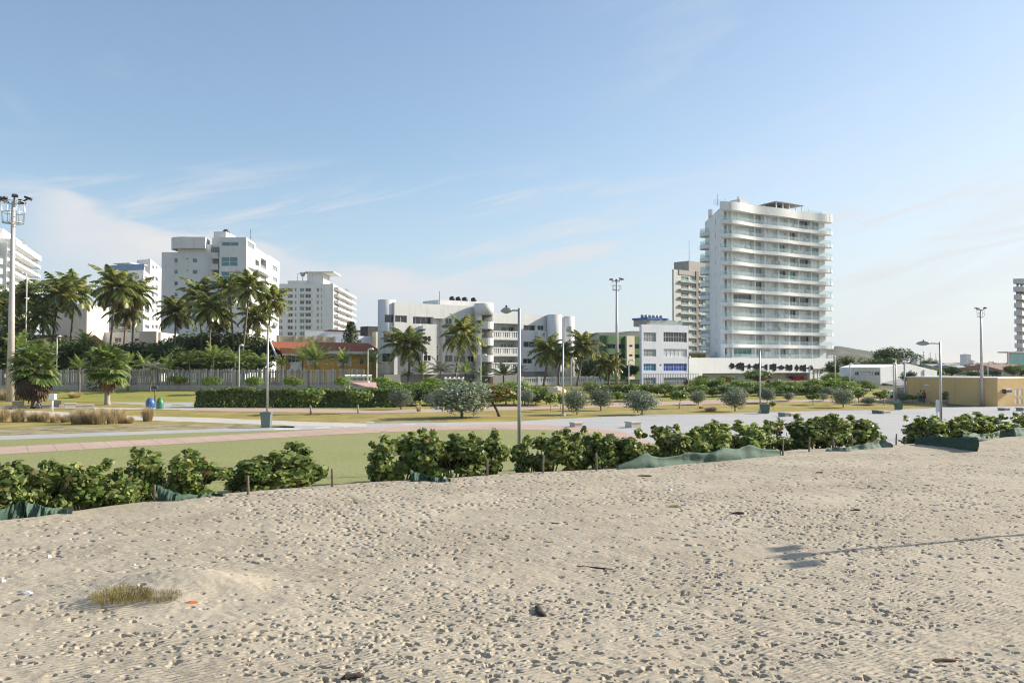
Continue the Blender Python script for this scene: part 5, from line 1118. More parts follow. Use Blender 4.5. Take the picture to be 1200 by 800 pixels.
def plant_px(key, name, px, ytop, half, label, cat, group=None, base=None, d=None):
    """stand a plant on the ground below a photo column; its top and half width measured there"""
    p = G(px, base) if base else Vector((*at(px, d), 0)); d = p.y; h = zat(ytop, d)-TZ(d)
    return plant(key, name, p, half/FPX*d, h, label, cat, group)
# ------------------------------------------------------------------ the beach hedge of sea grape, nearest plants
left = [(-52, 548, 26), (-22, 546, 25), (2, 544, 26), (38, 541, 23), (62, 540, 25), (102, 543, 22), (128, 538, 24), (158, 526, 23), (190, 529, 24), (228, 528, 26), (292, 541, 20), (322, 528, 22), (348, 518, 27)]
mid = [(447, 517, 21), (472, 508, 24), (503, 504, 24), (532, 509, 24), (556, 507, 19), (578, 503, 16)]
third = [(622, 511, 17), (645, 506, 20), (672, 502, 19), (700, 507, 17)]
fourth = [(724, 510, 18), (747, 503, 20), (766, 500, 20), (788, 501, 20), (810, 498, 20), (834, 496, 20), (858, 494, 19), (882, 496, 19), (905, 493, 19), (926, 491, 19), (950, 487, 20), (975, 485, 19), (998, 488, 18), (1016, 492, 14)]
fifth = [(1074, 488, 15), (1094, 488, 17), (1113, 488, 17), (1132, 486, 18), (1152, 484, 18), (1172, 485, 17), (1192, 483, 17), (1215, 484, 18), (1240, 483, 18)]
for lst, nm in ((left, 'leftmost hedge run'), (mid, 'hedge run left of the lamp'), (third, 'short hedge run right of the lamp'), (fourth, 'long hedge run behind green netting'), (fifth, 'hedge run at right edge')):
    vis = 0
    for px, yt, half in lst:
        p = edge_base(px, 1.9); d = p.y; zt = zat(yt, d); h = max(zt, 1.2)
        if px < -30: lb = 'sea grape bush beyond the %s end of the leftmost hedge run' % ('outer' if px < -40 else 'left')
        elif px > 1205: lb = 'sea grape bush beyond the right end of the right edge hedge run, %s' % ('nearer' if px < 1230 else 'farther')
        else: lb = 'sea grape bush, %s from the left in the %s' % (ORD[vis], nm); vis += 1
        plant('grape', 'sea_grape_bush', p, half/FPX*d*1.38, h*.95, lb, 'bush', 'sea grape bushes along the beach edge', z=-.03)
# ------------------------------------------------------------------ silver bushes on the grass strip
SB = [(541, 449, 29, 490, 'largest silver grey bush, left of the young orange leaved tree'), (470, 457, 13, 480, 'pale silver grey bush left of the largest one'), (676, 458, 15, 486, 'round silver grey bush just right of the far lamp post'), (704, 456.5, 12, 481, 'silver grey bush behind and right of the lamp post bush'), (752.5, 458, 17, 486, 'dense low silver grey bush in front of the small white block'), (818.5, 458, 8.5, 474.5, 'small silver grey ball bush left of the podium'), (861.5, 455, 15, 482, 'round silver grey bush under the left end of the emblem'), (899, 456, 9, 472, 'low silver grey bush behind the second lamp post'), (924, 460, 6, 470, 'tiny silver grey bush below the emblem'), (969, 454, 9, 464.5, 'oval silver grey bush near the right end of the podium'), (965, 461, 5, 470, 'smallest silver grey ball right of the podium lawn'), (988, 456, 11.5, 477.5, 'round silver grey bush right of the wavy tower'), (1017, 465.5, 6.5, 474.5, 'flat little silver bush between two green ones'), (1058, 459.5, 6.5, 471, 'silver grey bush right of the far lamp post and car'), (619, 457, 6, 476, 'thin silver grey bush half hidden by the near lamp post'), (503, 462, 7, 476, 'small silver bush hidden left of the largest one')]
for px, yt, h, b, lb in SB: plant_px('silver', 'silver_bush', px, yt, h, lb, 'bush', 'silver grey bushes along the promenade', base=b)
YT = [(364, 454, 14, 485.5, 'young tree with a pale crooked trunk beside the long clipped hedge'), (420, 455, 15, 484.5, 'young green tree in front of the pink kiosk roof'), (795.5, 457, 10.5, 479, 'small leafy tree on the verge right of the dense silver bush'), (953, 461, 9, 475, 'pale green small tree left of the round silver bush'), (1006.5, 457.5, 7, 472, 'small rounded green tree right of the tower bush'), (1036, 457.5, 10, 474, 'dark green rounded small tree with open trunk, right of the flat silver bush'), (1070, 463, 7, 472.5, 'small low green tree beside the car'), (646, 462, 8, 482, 'thin young tree under the beige parasol'), (657, 462, 6, 480, 'thin sapling right of the beige parasol'), (906, 470, 4, 480, 'tiny sapling on the verge right of the bin')]
for px, yt, h, b, lb in YT: plant_px('young', 'small_tree', px, yt, h, lb, 'tree', 'young trees along the promenade', base=b)
plant_px('grapetree', 'small_tree', 586, 452, 17, 'young sea grape tree with orange tinged leaves and a curved trunk', 'tree', 'young trees along the promenade', base=488)
TP = [(71, 437.5, 10, 456, 'round topped green shrub between the two fan palms'), (208, 440.5, 11, 457, 'ball shaped bright green shrub on a thin stem in front of the slat fence'), (247.5, 441.5, 11, 462, 'boxy bright green shrub left of the small white lamp'), (299, 441.5, 11, 463, 'ball shaped green shrub right of the small white lamp'), (343.5, 441.5, 12.5, 463, 'widest ball shaped green shrub in front of the yellow house'), (401.5, 442, 9.5, 463, 'ball shaped green shrub left of the white pergola'), (450, 441.5, 12, 463, 'tall bright green shrub right of the pink kiosk'), (690, 447.5, 7, 457, 'ball shaped green shrub under the leaning right palms'), (505, 442.5, 12, 458, 'rounded green shrub in front of the white base storey'), (535, 447, 10, 458, 'low rounded green shrub left of the stair drum')]
for px, yt, h, b, lb in TP: plant_px('topiary', 'topiary_shrub', px, yt, h, lb, 'shrub', 'clipped green shrubs', base=b)
# loose flowering hedge rows in front of the white blocks
def row(key, name, x0, x1, n, y0, y1, half, b0, b1, fmt, cat, group, jit=2.5):
    for i in range(n):
        t = i/(n-1); px = x0+(x1-x0)*t; plant_px(key, name, px+random.uniform(-2, 2), y0+(y1-y0)*t+random.uniform(-jit, jit), half*random.uniform(.85, 1.2), fmt % ORD[i], cat, group, base=b0+(b1-b0)*t)
row('shrubd', 'hedge_shrub', 432, 640, 18, 453, 454.5, 13, 475.5, 474, 'front row hedge shrub before the round cornered block, %s from left', 'shrub', 'shrubs in front of the round cornered block')
row('shrub', 'hedge_shrub', 446, 630, 15, 447.5, 450, 13, 466, 465, 'bright back row shrub before the round cornered block, %s from left', 'shrub', 'shrubs in front of the round cornered block')
row('shrubd', 'hedge_shrub', 696, 808, 13, 450.5, 451, 11.5, 466.5, 464, 'dark hedge shrub before the small white block, %s from left', 'shrub', 'hedge before the small white block')
row('shrub', 'hedge_shrub', 712, 745, 4, 460, 460, 7, 470, 470, 'yellow green low shrub left of dense silver bush, %s from left', 'shrub', 'low shrubs left of the dense silver bush')
row('shrub', 'podium_shrub', 812, 1000, 19, 447, 446, 10, 461, 459, 'bright green shrub along the podium front, %s from left', 'shrub', 'shrubs along the podium', 3.5)
row('shrubd', 'podium_shrub', 822, 990, 16, 451.5, 451, 10, 465, 461, 'low dark shrub along the podium lawn, %s from left', 'shrub', 'low hedge along the podium')
row('red', 'red_shrub', 808, 950, 7, 446, 446, 6, 457, 456, 'red flowering shrub at the podium foot, %s from left', 'shrub', 'red flowering shrubs at the podium')
for px, yt, h, b, lb in [(112, 446, 10, 458, 'white flowering shrub at the fence foot between the fan palms'), (640, 457, 6, 474, 'white flowering shrub under the beige parasol'), (484, 455, 9, 473, 'pale flowering shrub between two silver bushes'), (612, 455, 8, 475, 'pale flowering shrub behind the near lamp post')]: plant_px('flower', 'flowering_shrub', px, yt, h, lb, 'shrub', base=b)
# long clipped hedge
def long_hedge():
    p0, p1 = G(228, 477.5), G(470, 477.5); u = (p1-p0); L = u.length; u.normalize(); n = Vector((-u.y, u.x, 0)); r = np.random.default_rng(99); root = thing('clipped_hedge', p0, 'long dark clipped hedge behind the pink promenade, below the slat fence', 'hedge')
    N_ = 17000; t = r.random(N_)*L; side = r.random(N_); w = r.random(N_)*3.0; z = r.random(N_)**.8; top = 2.0+1.0*vnoise(t, t*0+.5, 1.9, 8, 2)+.7*vnoise(t, w*2, .6, 9, 2)
    ff = side < .6; w = np.where(ff, .35*r.random(N_)-.9*vnoise(t, z*1.5, .9, 10, 2)+.25*z, w); zz = np.where(ff, z*top, top-.25*r.random(N_))+r.normal(size=N_)*.07
    P = np.array(p0)+np.outer(t, u)+np.outer(w, n); P[:, 2] = np.array([TZ(y) for y in P[:, 1]])+np.clip(zz, .05, 9)
    Nn = r.normal(size=(N_, 3))*.6+np.where(ff[:, None], -np.array(n), [0, 0, 1]); Nn /= np.linalg.norm(Nn, axis=1, keepdims=True); a, b = frames(Nn, r); s = .30*(.6+.8*r.random(N_))[:, None]
    V = np.stack([P-a*s*.5, P-b*s*.3, P+a*s*.5, P+b*s*.3], 1).reshape(-1, 3)-np.array(p0); inst('foliage', npmesh('foliage', V, np.arange(N_*4).reshape(-1, 4), LV_HEDGE), root)
    m = MB(); k = 26
    for i in range(k): q = p0+u*(L*(i+.5)/k)+n*1.0; m.tube([(q.x, q.y, TZ(q.y)-.1), (q.x+.1, q.y, TZ(q.y)+1), (q.x-.1, q.y+.2, TZ(q.y)+2)], [.05, .04, .02], 5)
    a = MB(); q = [p0+u*.3+n*.5, p0+u*(L-.3)+n*.5, p0+u*(L-.3)+n*2.5, p0+u*.3+n*2.5]; m.build('stems', BARK, root)
long_hedge()
# tan grass clumps
for i, (px, yt, h, b) in enumerate([(-14, 479, 9, 494), (4, 478, 8, 494), (21, 479, 8, 494.5), (37, 480, 8, 494), (50, 481, 7, 494), (64, 484, 7, 494.5), (78, 484.5, 7, 495), (92, 479, 9, 497), (104, 480, 7, 496.5), (118, 478, 8, 497), (130, 478.5, 8, 496.5), (142, 479, 7, 496), (152, 488, 5, 496), (174.5, 476.5, 7, 493.5)]):
    plant_px('tuft', 'grass_clump', px+random.uniform(-1.5, 1.5), yt+random.uniform(-1, 1.5), h*random.uniform(.95, 1.35), ('tan ornamental grass clump standing alone right of the long row' if px > 170 else 'low tan grass clump at the right end of the row' if px == 152 else 'tan ornamental grass clump outside the left frame edge' if px < 0 else 'tan grass clump in the row by the path, %s from left' % ORD[i-1]), 'grass clump', 'tan grass clumps by the path', base=b)
for px, yt, h, b, lb in [(24, 455, 9, 468.5, 'tan grass clump behind the left floodlight mast'), (5, 456, 8, 468, 'tan grass clump left of the left floodlight mast'), (88, 459, 8, 466, 'low tan grass clump on the far lawn'), (46, 457, 6, 468, 'tan grass clump behind the dark skirted fan palm'), (491, 474, 4, 482.5, 'dry brown grass tuft on the promenade left of the largest silver bush'), (822, 474, 4, 478.5, 'dry tuft under the small silver ball bush'), (833, 476, 9, 481.5, 'low grey green mound on the verge left of the second lamp post')]: plant_px('tuft', 'grass_clump', px, yt, h, lb, 'grass clump', 'scattered tan grass clumps', base=b)
for px, py, s, lb in ((140, 699, 1.0, 'green and tan beach grass tuft on the sand mound'), (190, 700, .55, 'sparse dry beach grass tuft beside the orange scraps'), (153, 697, .7, 'small green beach grass tuft at the centre of the sand mound')):
    p = on_sand(px, py); plant('weed', 'beach_grass', p, .50*s+.10, .15*s+.04, lb, 'grass', 'beach grass tufts', z=p.z)
p = on_sand(790, 594); plant('weed', 'beach_grass', p, .25, .07, 'tiny yellowed beach grass tuft on the open sand', 'grass', 'beach grass tufts', z=p.z)
# ------------------------------------------------------------------ palms
def crown(r, n, L, e0, e1, droop, lw=.085, ll=.20, ns=22, sidedrop=.5, twist=.3):
    """feather fronds: returns vertices and quads"""
    Vs = []; Fs = []; o = 0
    for i in range(n):
        az = i*2.39996+r.normal()*.15; e = e0+(e1-e0)*(i/max(n-1, 1))+r.normal()*.09; Lf = L*(.82+.3*r.random()); dr = droop*(.8+.4*r.random())
        m = 9; s = np.linspace(0, 1, m); ang = e-dr*s**1.4; st = Lf/(m-1); x = np.concatenate([[0], np.cumsum(np.cos(ang[:-1])*st)]); z = np.concatenate([[0], np.cumsum(np.sin(ang[:-1])*st)])
        ca, sa = cos(az), sin(az); sway = r.normal()*.10*Lf*s**2; R_ = np.stack([x*ca-sway*sa, x*sa+sway*ca, z], 1); sd = np.array([-sa, ca, 0])
        w = .035*L/4*(1-.8*s)[:, None]; a = R_-sd*w; b = R_+sd*w; V = np.empty((2*m, 3)); V[0::2] = a; V[1::2] = b; Vs.append(V); q = np.arange(m-1)[:, None]*2; Fs.append(o+q+np.array([[0, 1, 3, 2]])); o += 2*m
        u = np.linspace(.14, .99, ns); P = np.stack([np.interp(u, s, R_[:, k]) for k in range(3)], 1); T = np.gradient(P, axis=0); T /= np.linalg.norm(T, axis=1, keepdims=True)
        for sg in (-1, 1):
            ln = (ll*Lf*np.sin(np.pi*(.16+.80*u))**.7*(.85+.3*r.random(ns)))[:, None]; dn = np.array([0, 0, -1.]); sdr = sidedrop*(.6+.8*r.random(ns))[:, None]
            D = sd*sg*.85+T*.55+dn*sdr; D /= np.linalg.norm(D, axis=1, keepdims=True); W_ = T*(lw*L/4)*.5
            mid_ = P+D*ln*.55; tip = P+D*ln+dn*ln*.22*sdr
            V = np.stack([P-W_, P+W_, mid_+W_*.9, mid_-W_*.9, tip+W_*.15, tip-W_*.15], 1).reshape(-1, 3); k = np.arange(ns)[:, None]*6
            Vs.append(V); Fs.append(o+np.concatenate([k+np.array([[0, 1, 2, 3]]), k+np.array([[3, 2, 4, 5]])])); o += len(V)
    return np.concatenate(Vs), np.concatenate(Fs)
PC = {}
def pvar(key, n, fn): PC[key] = [fn(np.random.default_rng(500+sum(map(ord, key))+i*13)) for i in range(n)]
def mk_coco(r):
    V, F = crown(r, 30, 1.0, 1.4, -.55, 1.35, ll=.25, ns=28, lw=.20); V2, F2 = crown(r, 8, .85, -.5, -1.1, .55, ll=.2, ns=16, lw=.16, sidedrop=1.2)
    nut = MB()
    for k in range(7): a = k*.9; nut.lathe((cos(a)*.06, sin(a)*.06, -.07-.02*(k % 2)), [(.0, -.028), (.024, -.012), (.026, .008), (0, .03)], 7)
    me = bpy.data.meshes.new('coconuts'); me.from_pydata(nut.v, [], nut.f); me.materials.append(mat('coconut_husk', (.20, .17, .05), .7, .3, 3)); me.update()
    return npmesh('crown', V, F, LV_PALM), npmesh('dead_fronds', V2, F2, LV_DEAD), me
pvar('coco', 5, mk_coco)
def mk_date(r): V, F = crown(r, 22, 1.0, 1.45, .1, .75, ll=.17, ns=26, lw=.11, sidedrop=.2); V2, F2 = crown(r, 5, .7, -.3, -.9, .4, ll=.15, ns=12, lw=.1); return npmesh('crown', V, F, LV_PALM2), npmesh('dead_fronds', V2, F2, LV_DEAD), None
pvar('date', 3, mk_date)
def mk_youngp(r): V, F = crown(r, 12, 1.0, 1.5, .35, .9, ll=.26, ns=18, lw=.16, sidedrop=.35); return npmesh('crown', V, F, LV_PALM2), None, None
pvar('young', 3, mk_youngp)
def mk_greyp(r): V, F = crown(r, 14, 1.0, 1.3, .2, 1.2, ll=.22, ns=20, lw=.11, sidedrop=.5); return npmesh('crown', V, F, LV_GREYP), None, None
pvar('grey', 2, mk_greyp)
PCOUNT = {}
def palm(key, name, px, yc, bx, R, label, group, base=None, d=None, tr=.17, bend=.3, cat='palm tree', z0=None):
    """trunk from a ground point to the crown heart; R is the frond reach in photo pixels there"""
    p = G(bx, base) if base else Vector((*at(bx, d), TZ(d))); d = p.y; z0 = TZ(d); t = Vector((*at(px, d), zat(yc, d))); i = PCOUNT.get(key, 0); PCOUNT[key] = i+1; cr, de, nu = PC[key][i % len(PC[key])]
    r = thing(name, (p.x, p.y, z0), label, cat, group); h = t.z-z0; dx = t.x-p.x; n = 9; pts = []; b2 = random.uniform(-bend, bend)
    for k in range(n+1): s = k/n; pts.append((p.x+dx*s**1.35+.5*b2*sin(pi*s), p.y+.4*b2*sin(pi*s), z0-.1+(h+.1)*s))
    rad = [tr*(1.45 if k == 0 else 1.0-.35*k/n)*(1+.06*(k % 2)) for k in range(n+1)]
    MB().tube(pts, rad, 8).build('trunk', PALMBARK, r); sc = R/FPX*d/.82; rz = random.random()*6.28
    inst('crown', cr, r, t-Vector((p.x, p.y, z0)), rz, sc)
    if de: inst('dead_fronds', de, r, t-Vector((p.x, p.y, z0+.1)), rz+1, sc*.9)
    if nu: inst('coconuts', nu, r, t-Vector((p.x, p.y, z0)), rz, sc)
    return r
CO = [(-22, 352, -18, 28, 153, 'coconut palm past the left frame edge'), (6, 362, 4, 24, 158, 'coconut palm half hidden by the left floodlight mast'), (30, 350, 31, 27, 150, 'coconut palm just right of the left floodlight mast'), (20, 385, 22, 22, 142, 'shorter coconut palm low beside the left floodlight mast'), (48, 372, 46, 22, 146, 'coconut palm with dark low fronds left of the pink house'), (68, 347, 61, 29, 149, 'tall coconut palm with a dark trunk before the pink house, left of the pair'), (86, 342, 77, 27, 155, 'tall coconut palm before the pink house, right of the pair'), (135, 338, 124, 31, 147, 'coconut palm with a leaning trunk before the blue railed tower'), (157, 343, 155, 24, 152, 'coconut palm overlapping the sunlit side of the blue railed tower'), (148, 364, 147, 24, 156, 'shaggy coconut palm between the pair before the blue railed tower'), (206, 367, 206, 24, 148, 'short coconut palm at the left end of the big cluster'), (232, 346, 233, 24, 154, 'coconut palm before the plain shaded wall of the drum tower'), (243, 361, 242, 26, 145, 'shaggy coconut palm lower in the big cluster before the drum tower'), (268, 338, 277, 22, 155, 'slender coconut palm below the teal windows of the drum tower'), (291, 338, 279, 25, 146, 'coconut palm with a long curved trunk in the middle of the big cluster'), (318, 352, 316, 22, 151, 'coconut palm at the right end of the big cluster before the slab tower'), (300, 372, 301, 22, 157, 'low coconut palm behind the lamp at the right of the big cluster'), (258, 372, 259, 20, 158, 'low coconut palm in the depth of the big cluster')]
for px, yc, bx, R, d, lb in CO: palm('coco', 'coconut_palm', px, yc, bx, R, lb, 'coconut palms behind the fence', d=d, tr=.20, bend=.8)
CO2 = [(478, 405, 478, 27, 143, 'coconut palm before the left wing of the round cornered block'), (542, 393, 533, 27, 146, 'taller coconut palm with a leaning trunk before the round cornered block'), (642, 411, 637, 22, 142.5, 'coconut palm left of the pair at the right corner tower'), (659, 416, 655, 18, 144, 'coconut palm half hidden between its two neighbours at the right corner tower'), (684, 405, 676, 22, 143, 'coconut palm right of the rounded corner tower'), (713, 427, 713, 19, 150, 'coconut palm with yellowed fronds beside the middle floodlight mast')]
for px, yc, bx, R, d, lb in CO2: palm('coco', 'coconut_palm', px, yc, bx, R, lb, 'coconut palms by the round cornered block', d=d, tr=.19, bend=.5)
DP = [(370, 424, 371, 27, 138, 'broad date palm left of the yellow house windows'), (330, 428, 331, 12, 140, 'small date palm under the yellow house porch'), (402, 425, 402, 16, 139, 'small date palm between the yellow house windows'), (437, 425, 436, 16, 141, 'date palm at the right end of the yellow house'), (355, 422, 356, 18, 142, 'date palm behind the tall white lamp')]
for px, yc, bx, R, d, lb in DP: palm('date', 'date_palm', px, yc, bx, R, lb, 'date palms before the yellow house', d=d, tr=.22, bend=.15)
YP = [(92.5, 432, 93, 15, 131, 'young bright palm between the two fan palms'), (150, 425, 150, 14, 139, 'yellow green young palm behind the slat fence near its left end'), (168, 428, 168, 14, 141, 'young palm behind the slat fence below the white house'), (222, 427, 222, 17, 140, 'young palm behind the fence left of the round topiary shrub'), (250, 420, 250, 18, 141, 'young palm with arched fronds behind the fence in the big cluster'), (275, 424, 275, 16, 143, 'young palm behind the small white lamp'), (196, 432, 196, 15, 140, 'low young palm behind the slat fence by the ball shrub'), (310, 428, 310, 16, 143, 'young palm left of the broad date palm'), (545, 437, 545, 14, 146, 'young palm before the stair drum'), (590, 440, 590, 15, 146, 'young palm before the balustrades of the white block'), (607, 438, 607, 12, 147, 'young palm just right of the near lamp post'), (495, 437, 495, 13, 146, 'young palm before the left wing ground floor'), (566, 441, 566, 12, 145, 'young palm beside the small lamp before the stair drum'), (60, 415, 60, 16, 142, 'young palm behind the small white curved lamp'), (120, 415, 120, 14, 143, 'young palm under the thatched roof'), (22, 408, 22, 20, 139, 'bright young palm behind the left floodlight mast'), (100, 402, 100, 15, 152, 'dark young palm left of the thatched roof')]
for px, yc, bx, R, d, lb in YP: palm('young', 'young_palm', px, yc, bx, R, lb, 'young palms', d=d-6, tr=.16, bend=.1)
GP = [(180, 432, 176, 15, 131, 'sparse grey palm before the slat fence'), (516, 436, 516, 19, 144, 'pale grey feathery palm before the white block'), (478, 440, 478, 9, 143, 'small grey palm at the foot of the coconut palm')]
for px, yc, bx, R, d, lb in GP: palm('grey', 'grey_palm', px, yc, bx, R, lb, 'grey feathery palms', d=d, tr=.14, bend=.1)
# fan palms on the near lawn
def fan_palm(px, base, yc, R, skirt, label, seed, tr):
    r = np.random.default_rng(seed); p = G(px, base); d = p.y; z0 = TZ(d); zc = zat(yc, d); root = thing('fan_palm', (p.x, p.y, z0), label, 'palm tree', 'fan palms on the lawn'); h = zc-z0; S = R/FPX*d
    MB().tube([(p.x, p.y, z0-.1), (p.x+.02, p.y, z0+.4), (p.x-.03, p.y, z0+h*.6), (p.x, p.y, zc)], [tr*1.7, tr*1.15, tr, tr*.9], 12).build('trunk', PALEBARK if not skirt else BARK, root)
    def fans(n, e0, e1, pl, fl, droop):
        Vs = []; Fs = []; o = 0
        for i in range(n):
            az = i*2.39996+r.normal()*.2; e = e0+(e1-e0)*i/(n-1)+r.normal()*.1; ca, sa = cos(az), sin(az); D = np.array([cos(e)*ca, cos(e)*sa, sin(e)]); sd = np.array([-sa, ca, 0]); up = np.cross(D, sd)*-1; up = up if up[2] > 0 else -up
            P0 = np.zeros(3); P1 = D*pl*(.8+.4*r.random())*S; w = .02*S; Vs.append(np.array([P0-sd*w, P0+sd*w, P1+sd*w, P1-sd*w])); Fs.append(np.array([[0, 1, 2, 3]])+o); o += 4
            k = 22; Lf = fl*S*(.85+.3*r.random())
            for j in range(k):
                a = radians(-118+236*j/(k-1)); dirv = D*cos(a)+sd*sin(a); lift = up*(.05 if j % 2 else -.05)*Lf; q = 2*pi*.30/k*2.2
                side = (-D*sin(a)+sd*cos(a)); ln = Lf*(.75+.25*cos(a*.6)); mid_ = P1+dirv*ln*.55+lift+up*.04*ln; tip = P1+dirv*ln+np.array([0, 0, -1])*droop*ln*(.6+.8*r.random()); wb = .02*S; wm = Lf*.125
                Vs.append(np.array([P1-side*wb, P1+side*wb, mid_+side*wm, mid_-side*wm, tip+side*wm*.3, tip-side*wm*.3])); Fs.append(np.array([[0, 1, 2, 3], [3, 2, 4, 5]])+o); o += 6
        return np.concatenate(Vs), np.concatenate(Fs)
    V, F = fans(36, 1.5, -.70, .58, .46, .22); inst('crown', npmesh('crown', V, F, LV_FAN), root, (0, 0, h))
    V, F = fans(24 if skirt else 7, -.75 if skirt else -.6, -1.4, .45, .5 if skirt else .3, .5); inst('dead_fronds', npmesh('dead_fronds', V, F, mat('dark_dead_thatch', (.085, .055, .032), .9, .4, 4) if skirt else LV_DEAD), root, (0, 0, h*.98))
fan_palm(38.5, 478.5, 432, 31, True, 'fan palm with a dark skirt of dead leaves beside the left floodlight mast', 1, .20)
fan_palm(125.5, 475.5, 431, 29, False, 'fan palm with a stout pale trunk and full green crown', 2, .30)
# ------------------------------------------------------------------ dark trees behind the slat fence
TR = [(70, 398, 20, 143), (100, 400, 20, 144), (130, 405, 20, 143), (150, 404, 20, 145), (200, 402, 22, 145), (-20, 400, 30, 140), (40, 402, 24, 141), (-8, 385, 40, 152), (18, 395, 28, 156), (45, 398, 24, 160), (80, 402, 22, 150), (100, 412, 20, 147), (135, 418, 22, 146), (158, 414, 20, 149), (185, 402, 24, 152), (208, 396, 22, 158), (232, 392, 24, 160), (258, 388, 26, 158), (285, 392, 24, 160), (305, 396, 22, 155), (215, 412, 22, 143), (250, 410, 22, 144), (285, 412, 22, 145), (60, 418, 24, 143), (20, 418, 26, 141), (180, 420, 20, 142)]
for i, (px, yt, h, d) in enumerate(sorted(TR)):
    plant_px('tree' if i % 3 else 'treeg', 'broadleaf_tree', px, yt, h, 'dark broadleaf tree behind the slat fence, %s from left' % (ORD+['twenty first', 'twenty second', 'twenty third', 'twenty fourth', 'twenty fifth', 'twenty sixth', 'twenty seventh', 'twenty eighth'])[i], 'tree', 'dark trees behind the slat fence', d=d)
RT = [('tree', 1050, 408.5, 22, 190, 'largest dark spreading tree above the white hall'), ('tree', 1033, 420, 14, 182, 'dark tree left of the spreading tree above the white hall'), ('tree', 1013, 421.5, 14, 186, 'dark rounded tree above the left end of the white hall'), ('tree', 992, 418, 9, 188, 'narrow dark tree right of the wavy tower'), ('tree', 978, 424, 10, 182, 'dark tree touching the wavy tower podium'), ('treeg', 975, 437, 12, 152, 'bright green bushy tree right of the podium columns'), ('treeg', 990, 441, 12, 148, 'green bushy tree left of the white hall'), ('treeg', 1010, 446, 12, 135, 'feathery green small tree in front of the white hall'), ('treeg', 1020, 450, 9, 133, 'small yellow green tree right of the feathery one'), ('treeg', 1115, 430.5, 14, 250, 'green tree line above the ochre building, left part'), ('treeg', 1138, 435, 12, 240, 'green tree above the ochre building left of the mast'), ('treeg', 1163, 434, 11, 250, 'green palm like tree above the ochre corner'), ('tree', 1187, 428.5, 9, 205, 'dark tree before the teal podium'), ('tree', 1197, 428, 8, 210, 'dark tree at the right frame edge before the teal podium'), ('tree', 1090, 420.5, 8, 500, 'dark distant tree left of the lamp arm'), ('tree', 1066, 436, 8, 143, 'dark tree in front of the hall ramp'), ('treeg', 888, 433.5, 15, 157, 'feathery tree in front of the emblem left end'), ('treeg', 850, 440, 11, 158, 'green tree under the left end of the podium band'), ('treeg', 822, 440, 8, 158, 'green shrub tree at the podium corner'), ('tree', 700, 420, 14, 160, 'dark tree behind the yellowed coconut palm'), ('tree', 735, 428, 12, 165, 'dark tree right of the middle floodlight mast'), ('tree', 690, 424, 12, 165, 'dark tree right of the leaning right palms'), ('treeg', 1074, 428, 10, 260, 'green tree behind the hall roof'), ('treeg', 1095, 432, 10, 230, 'green tree behind the right end of the hall')]
for k, px, yt, h, d, lb in RT: plant_px(k, 'broadleaf_tree', px, yt, h, lb, 'tree', d=d)
# conifer with tiered branches
def conifer():
    d = 166; p = at(411, d); r = np.random.default_rng(3); root = thing('norfolk_pine', (p.x, p.y, BZ), 'dark conifer behind the red tiled roof', 'tree'); zt = zat(375.5, d); h = zt-BZ
    MB().tube([(p.x, p.y, BZ-.1), (p.x, p.y, zt)], [.25, .05], 8).build('trunk', BARK, root); Vs = []; Fs = []; o = 0
    for k in range(26):
        z = h*(.38+.6*k/26); L = 2.3*(1-k/27)**.75+.25
        for j in range(11):
            a = r.random()*6.28; n = 16; s = r.random(n); P = np.stack([np.cos(a)*s*L, np.sin(a)*s*L, z+.35*s*L+r.normal(size=n)*.08], 1); Nn = r.normal(size=(n, 3)); Nn /= np.linalg.norm(Nn, axis=1, keepdims=True); u, v = frames(Nn, r)
            Vs.append(np.stack([P-u*.18, P-v*.07, P+u*.18, P+v*.07], 1).reshape(-1, 3)); Fs.append(o+np.arange(n*4).reshape(-1, 4)); o += n*4
    inst('foliage', npmesh('foliage', np.concatenate(Vs), np.concatenate(Fs), LV_DARK), root)
conifer()
# far tree belts that read as one mass
def belt(px0, px1, d, h, label_kind, seed, n):
    r = np.random.default_rng(seed); a, b2 = at(px0, d), at(px1, d); lobes = []
    for i in range(n): t = r.random(); q = a.lerp(b2, t); hh = h*(.6+.6*r.random()); lobes.append(((q.x, q.y+r.normal()*12, BZ+hh*.5), (h*.7, h*.7, hh*.55)))
    V, F = leaf_cloud(lobes, n*170, h*.22, r, asp=.6, up=.4, shell=.5, zmin=BZ-1); o = inst('far_trees', npmesh('far_trees', V, F, LV_DARK)); o['kind'] = 'stuff'
belt(975, 1300, 620, 4.6, '', 1, 60); belt(1090, 1320, 330, 3.2, '', 2, 40); belt(640, 840, 420, 9, '', 3, 26); belt(-250, 450, 480, 12, '', 4, 60)
# ================================================================== STREET FURNITURE AND SMALL THINGS
def top3(v): return Vector((v[0], v[1], v[2]))
# ---- slat fence on a low stone wall
def slat_fence():
    d = 133.8; a, b2 = at(-70, d), at(428, d); F = Fr(a, b2); z = TZ(d); r = thing('slat_fence', (a.x, a.y, z), 'long weathered grey slat fence on a low stone wall', 'fence')
    m = MB(); m.fbox(F, 0, F.len, -.3, 0, z-.2, z+.75); m.build('base_wall', CONC, r)
    SLAT = leafmat('weathered_slat', [(0, (.28, .265, .24)), (.5, (.43, .41, .37)), (1, (.58, .55, .50))], .85, .0, .2); m = MB(); q = np.random.default_rng(8); n = int(F.len/.36)
    zt = zat(432.5, d)
    for k in range(n): t = k*.36+q.normal()*.02; h = zt+q.normal()*.06; m.fbox(F, t, t+.25, -.17, -.12, z+.7, h)
    o = m.build('slats', SLAT, r); o['kind'] = 'stuff'
    m = MB(); m.fbox(F, 0, F.len, -.26, -.18, z+1.0, z+1.15); m.fbox(F, 0, F.len, -.26, -.18, zt-.5, zt-.35); m.build('rail', mat('weathered_rail', (.25, .23, .21), .9, .3, 2), r)
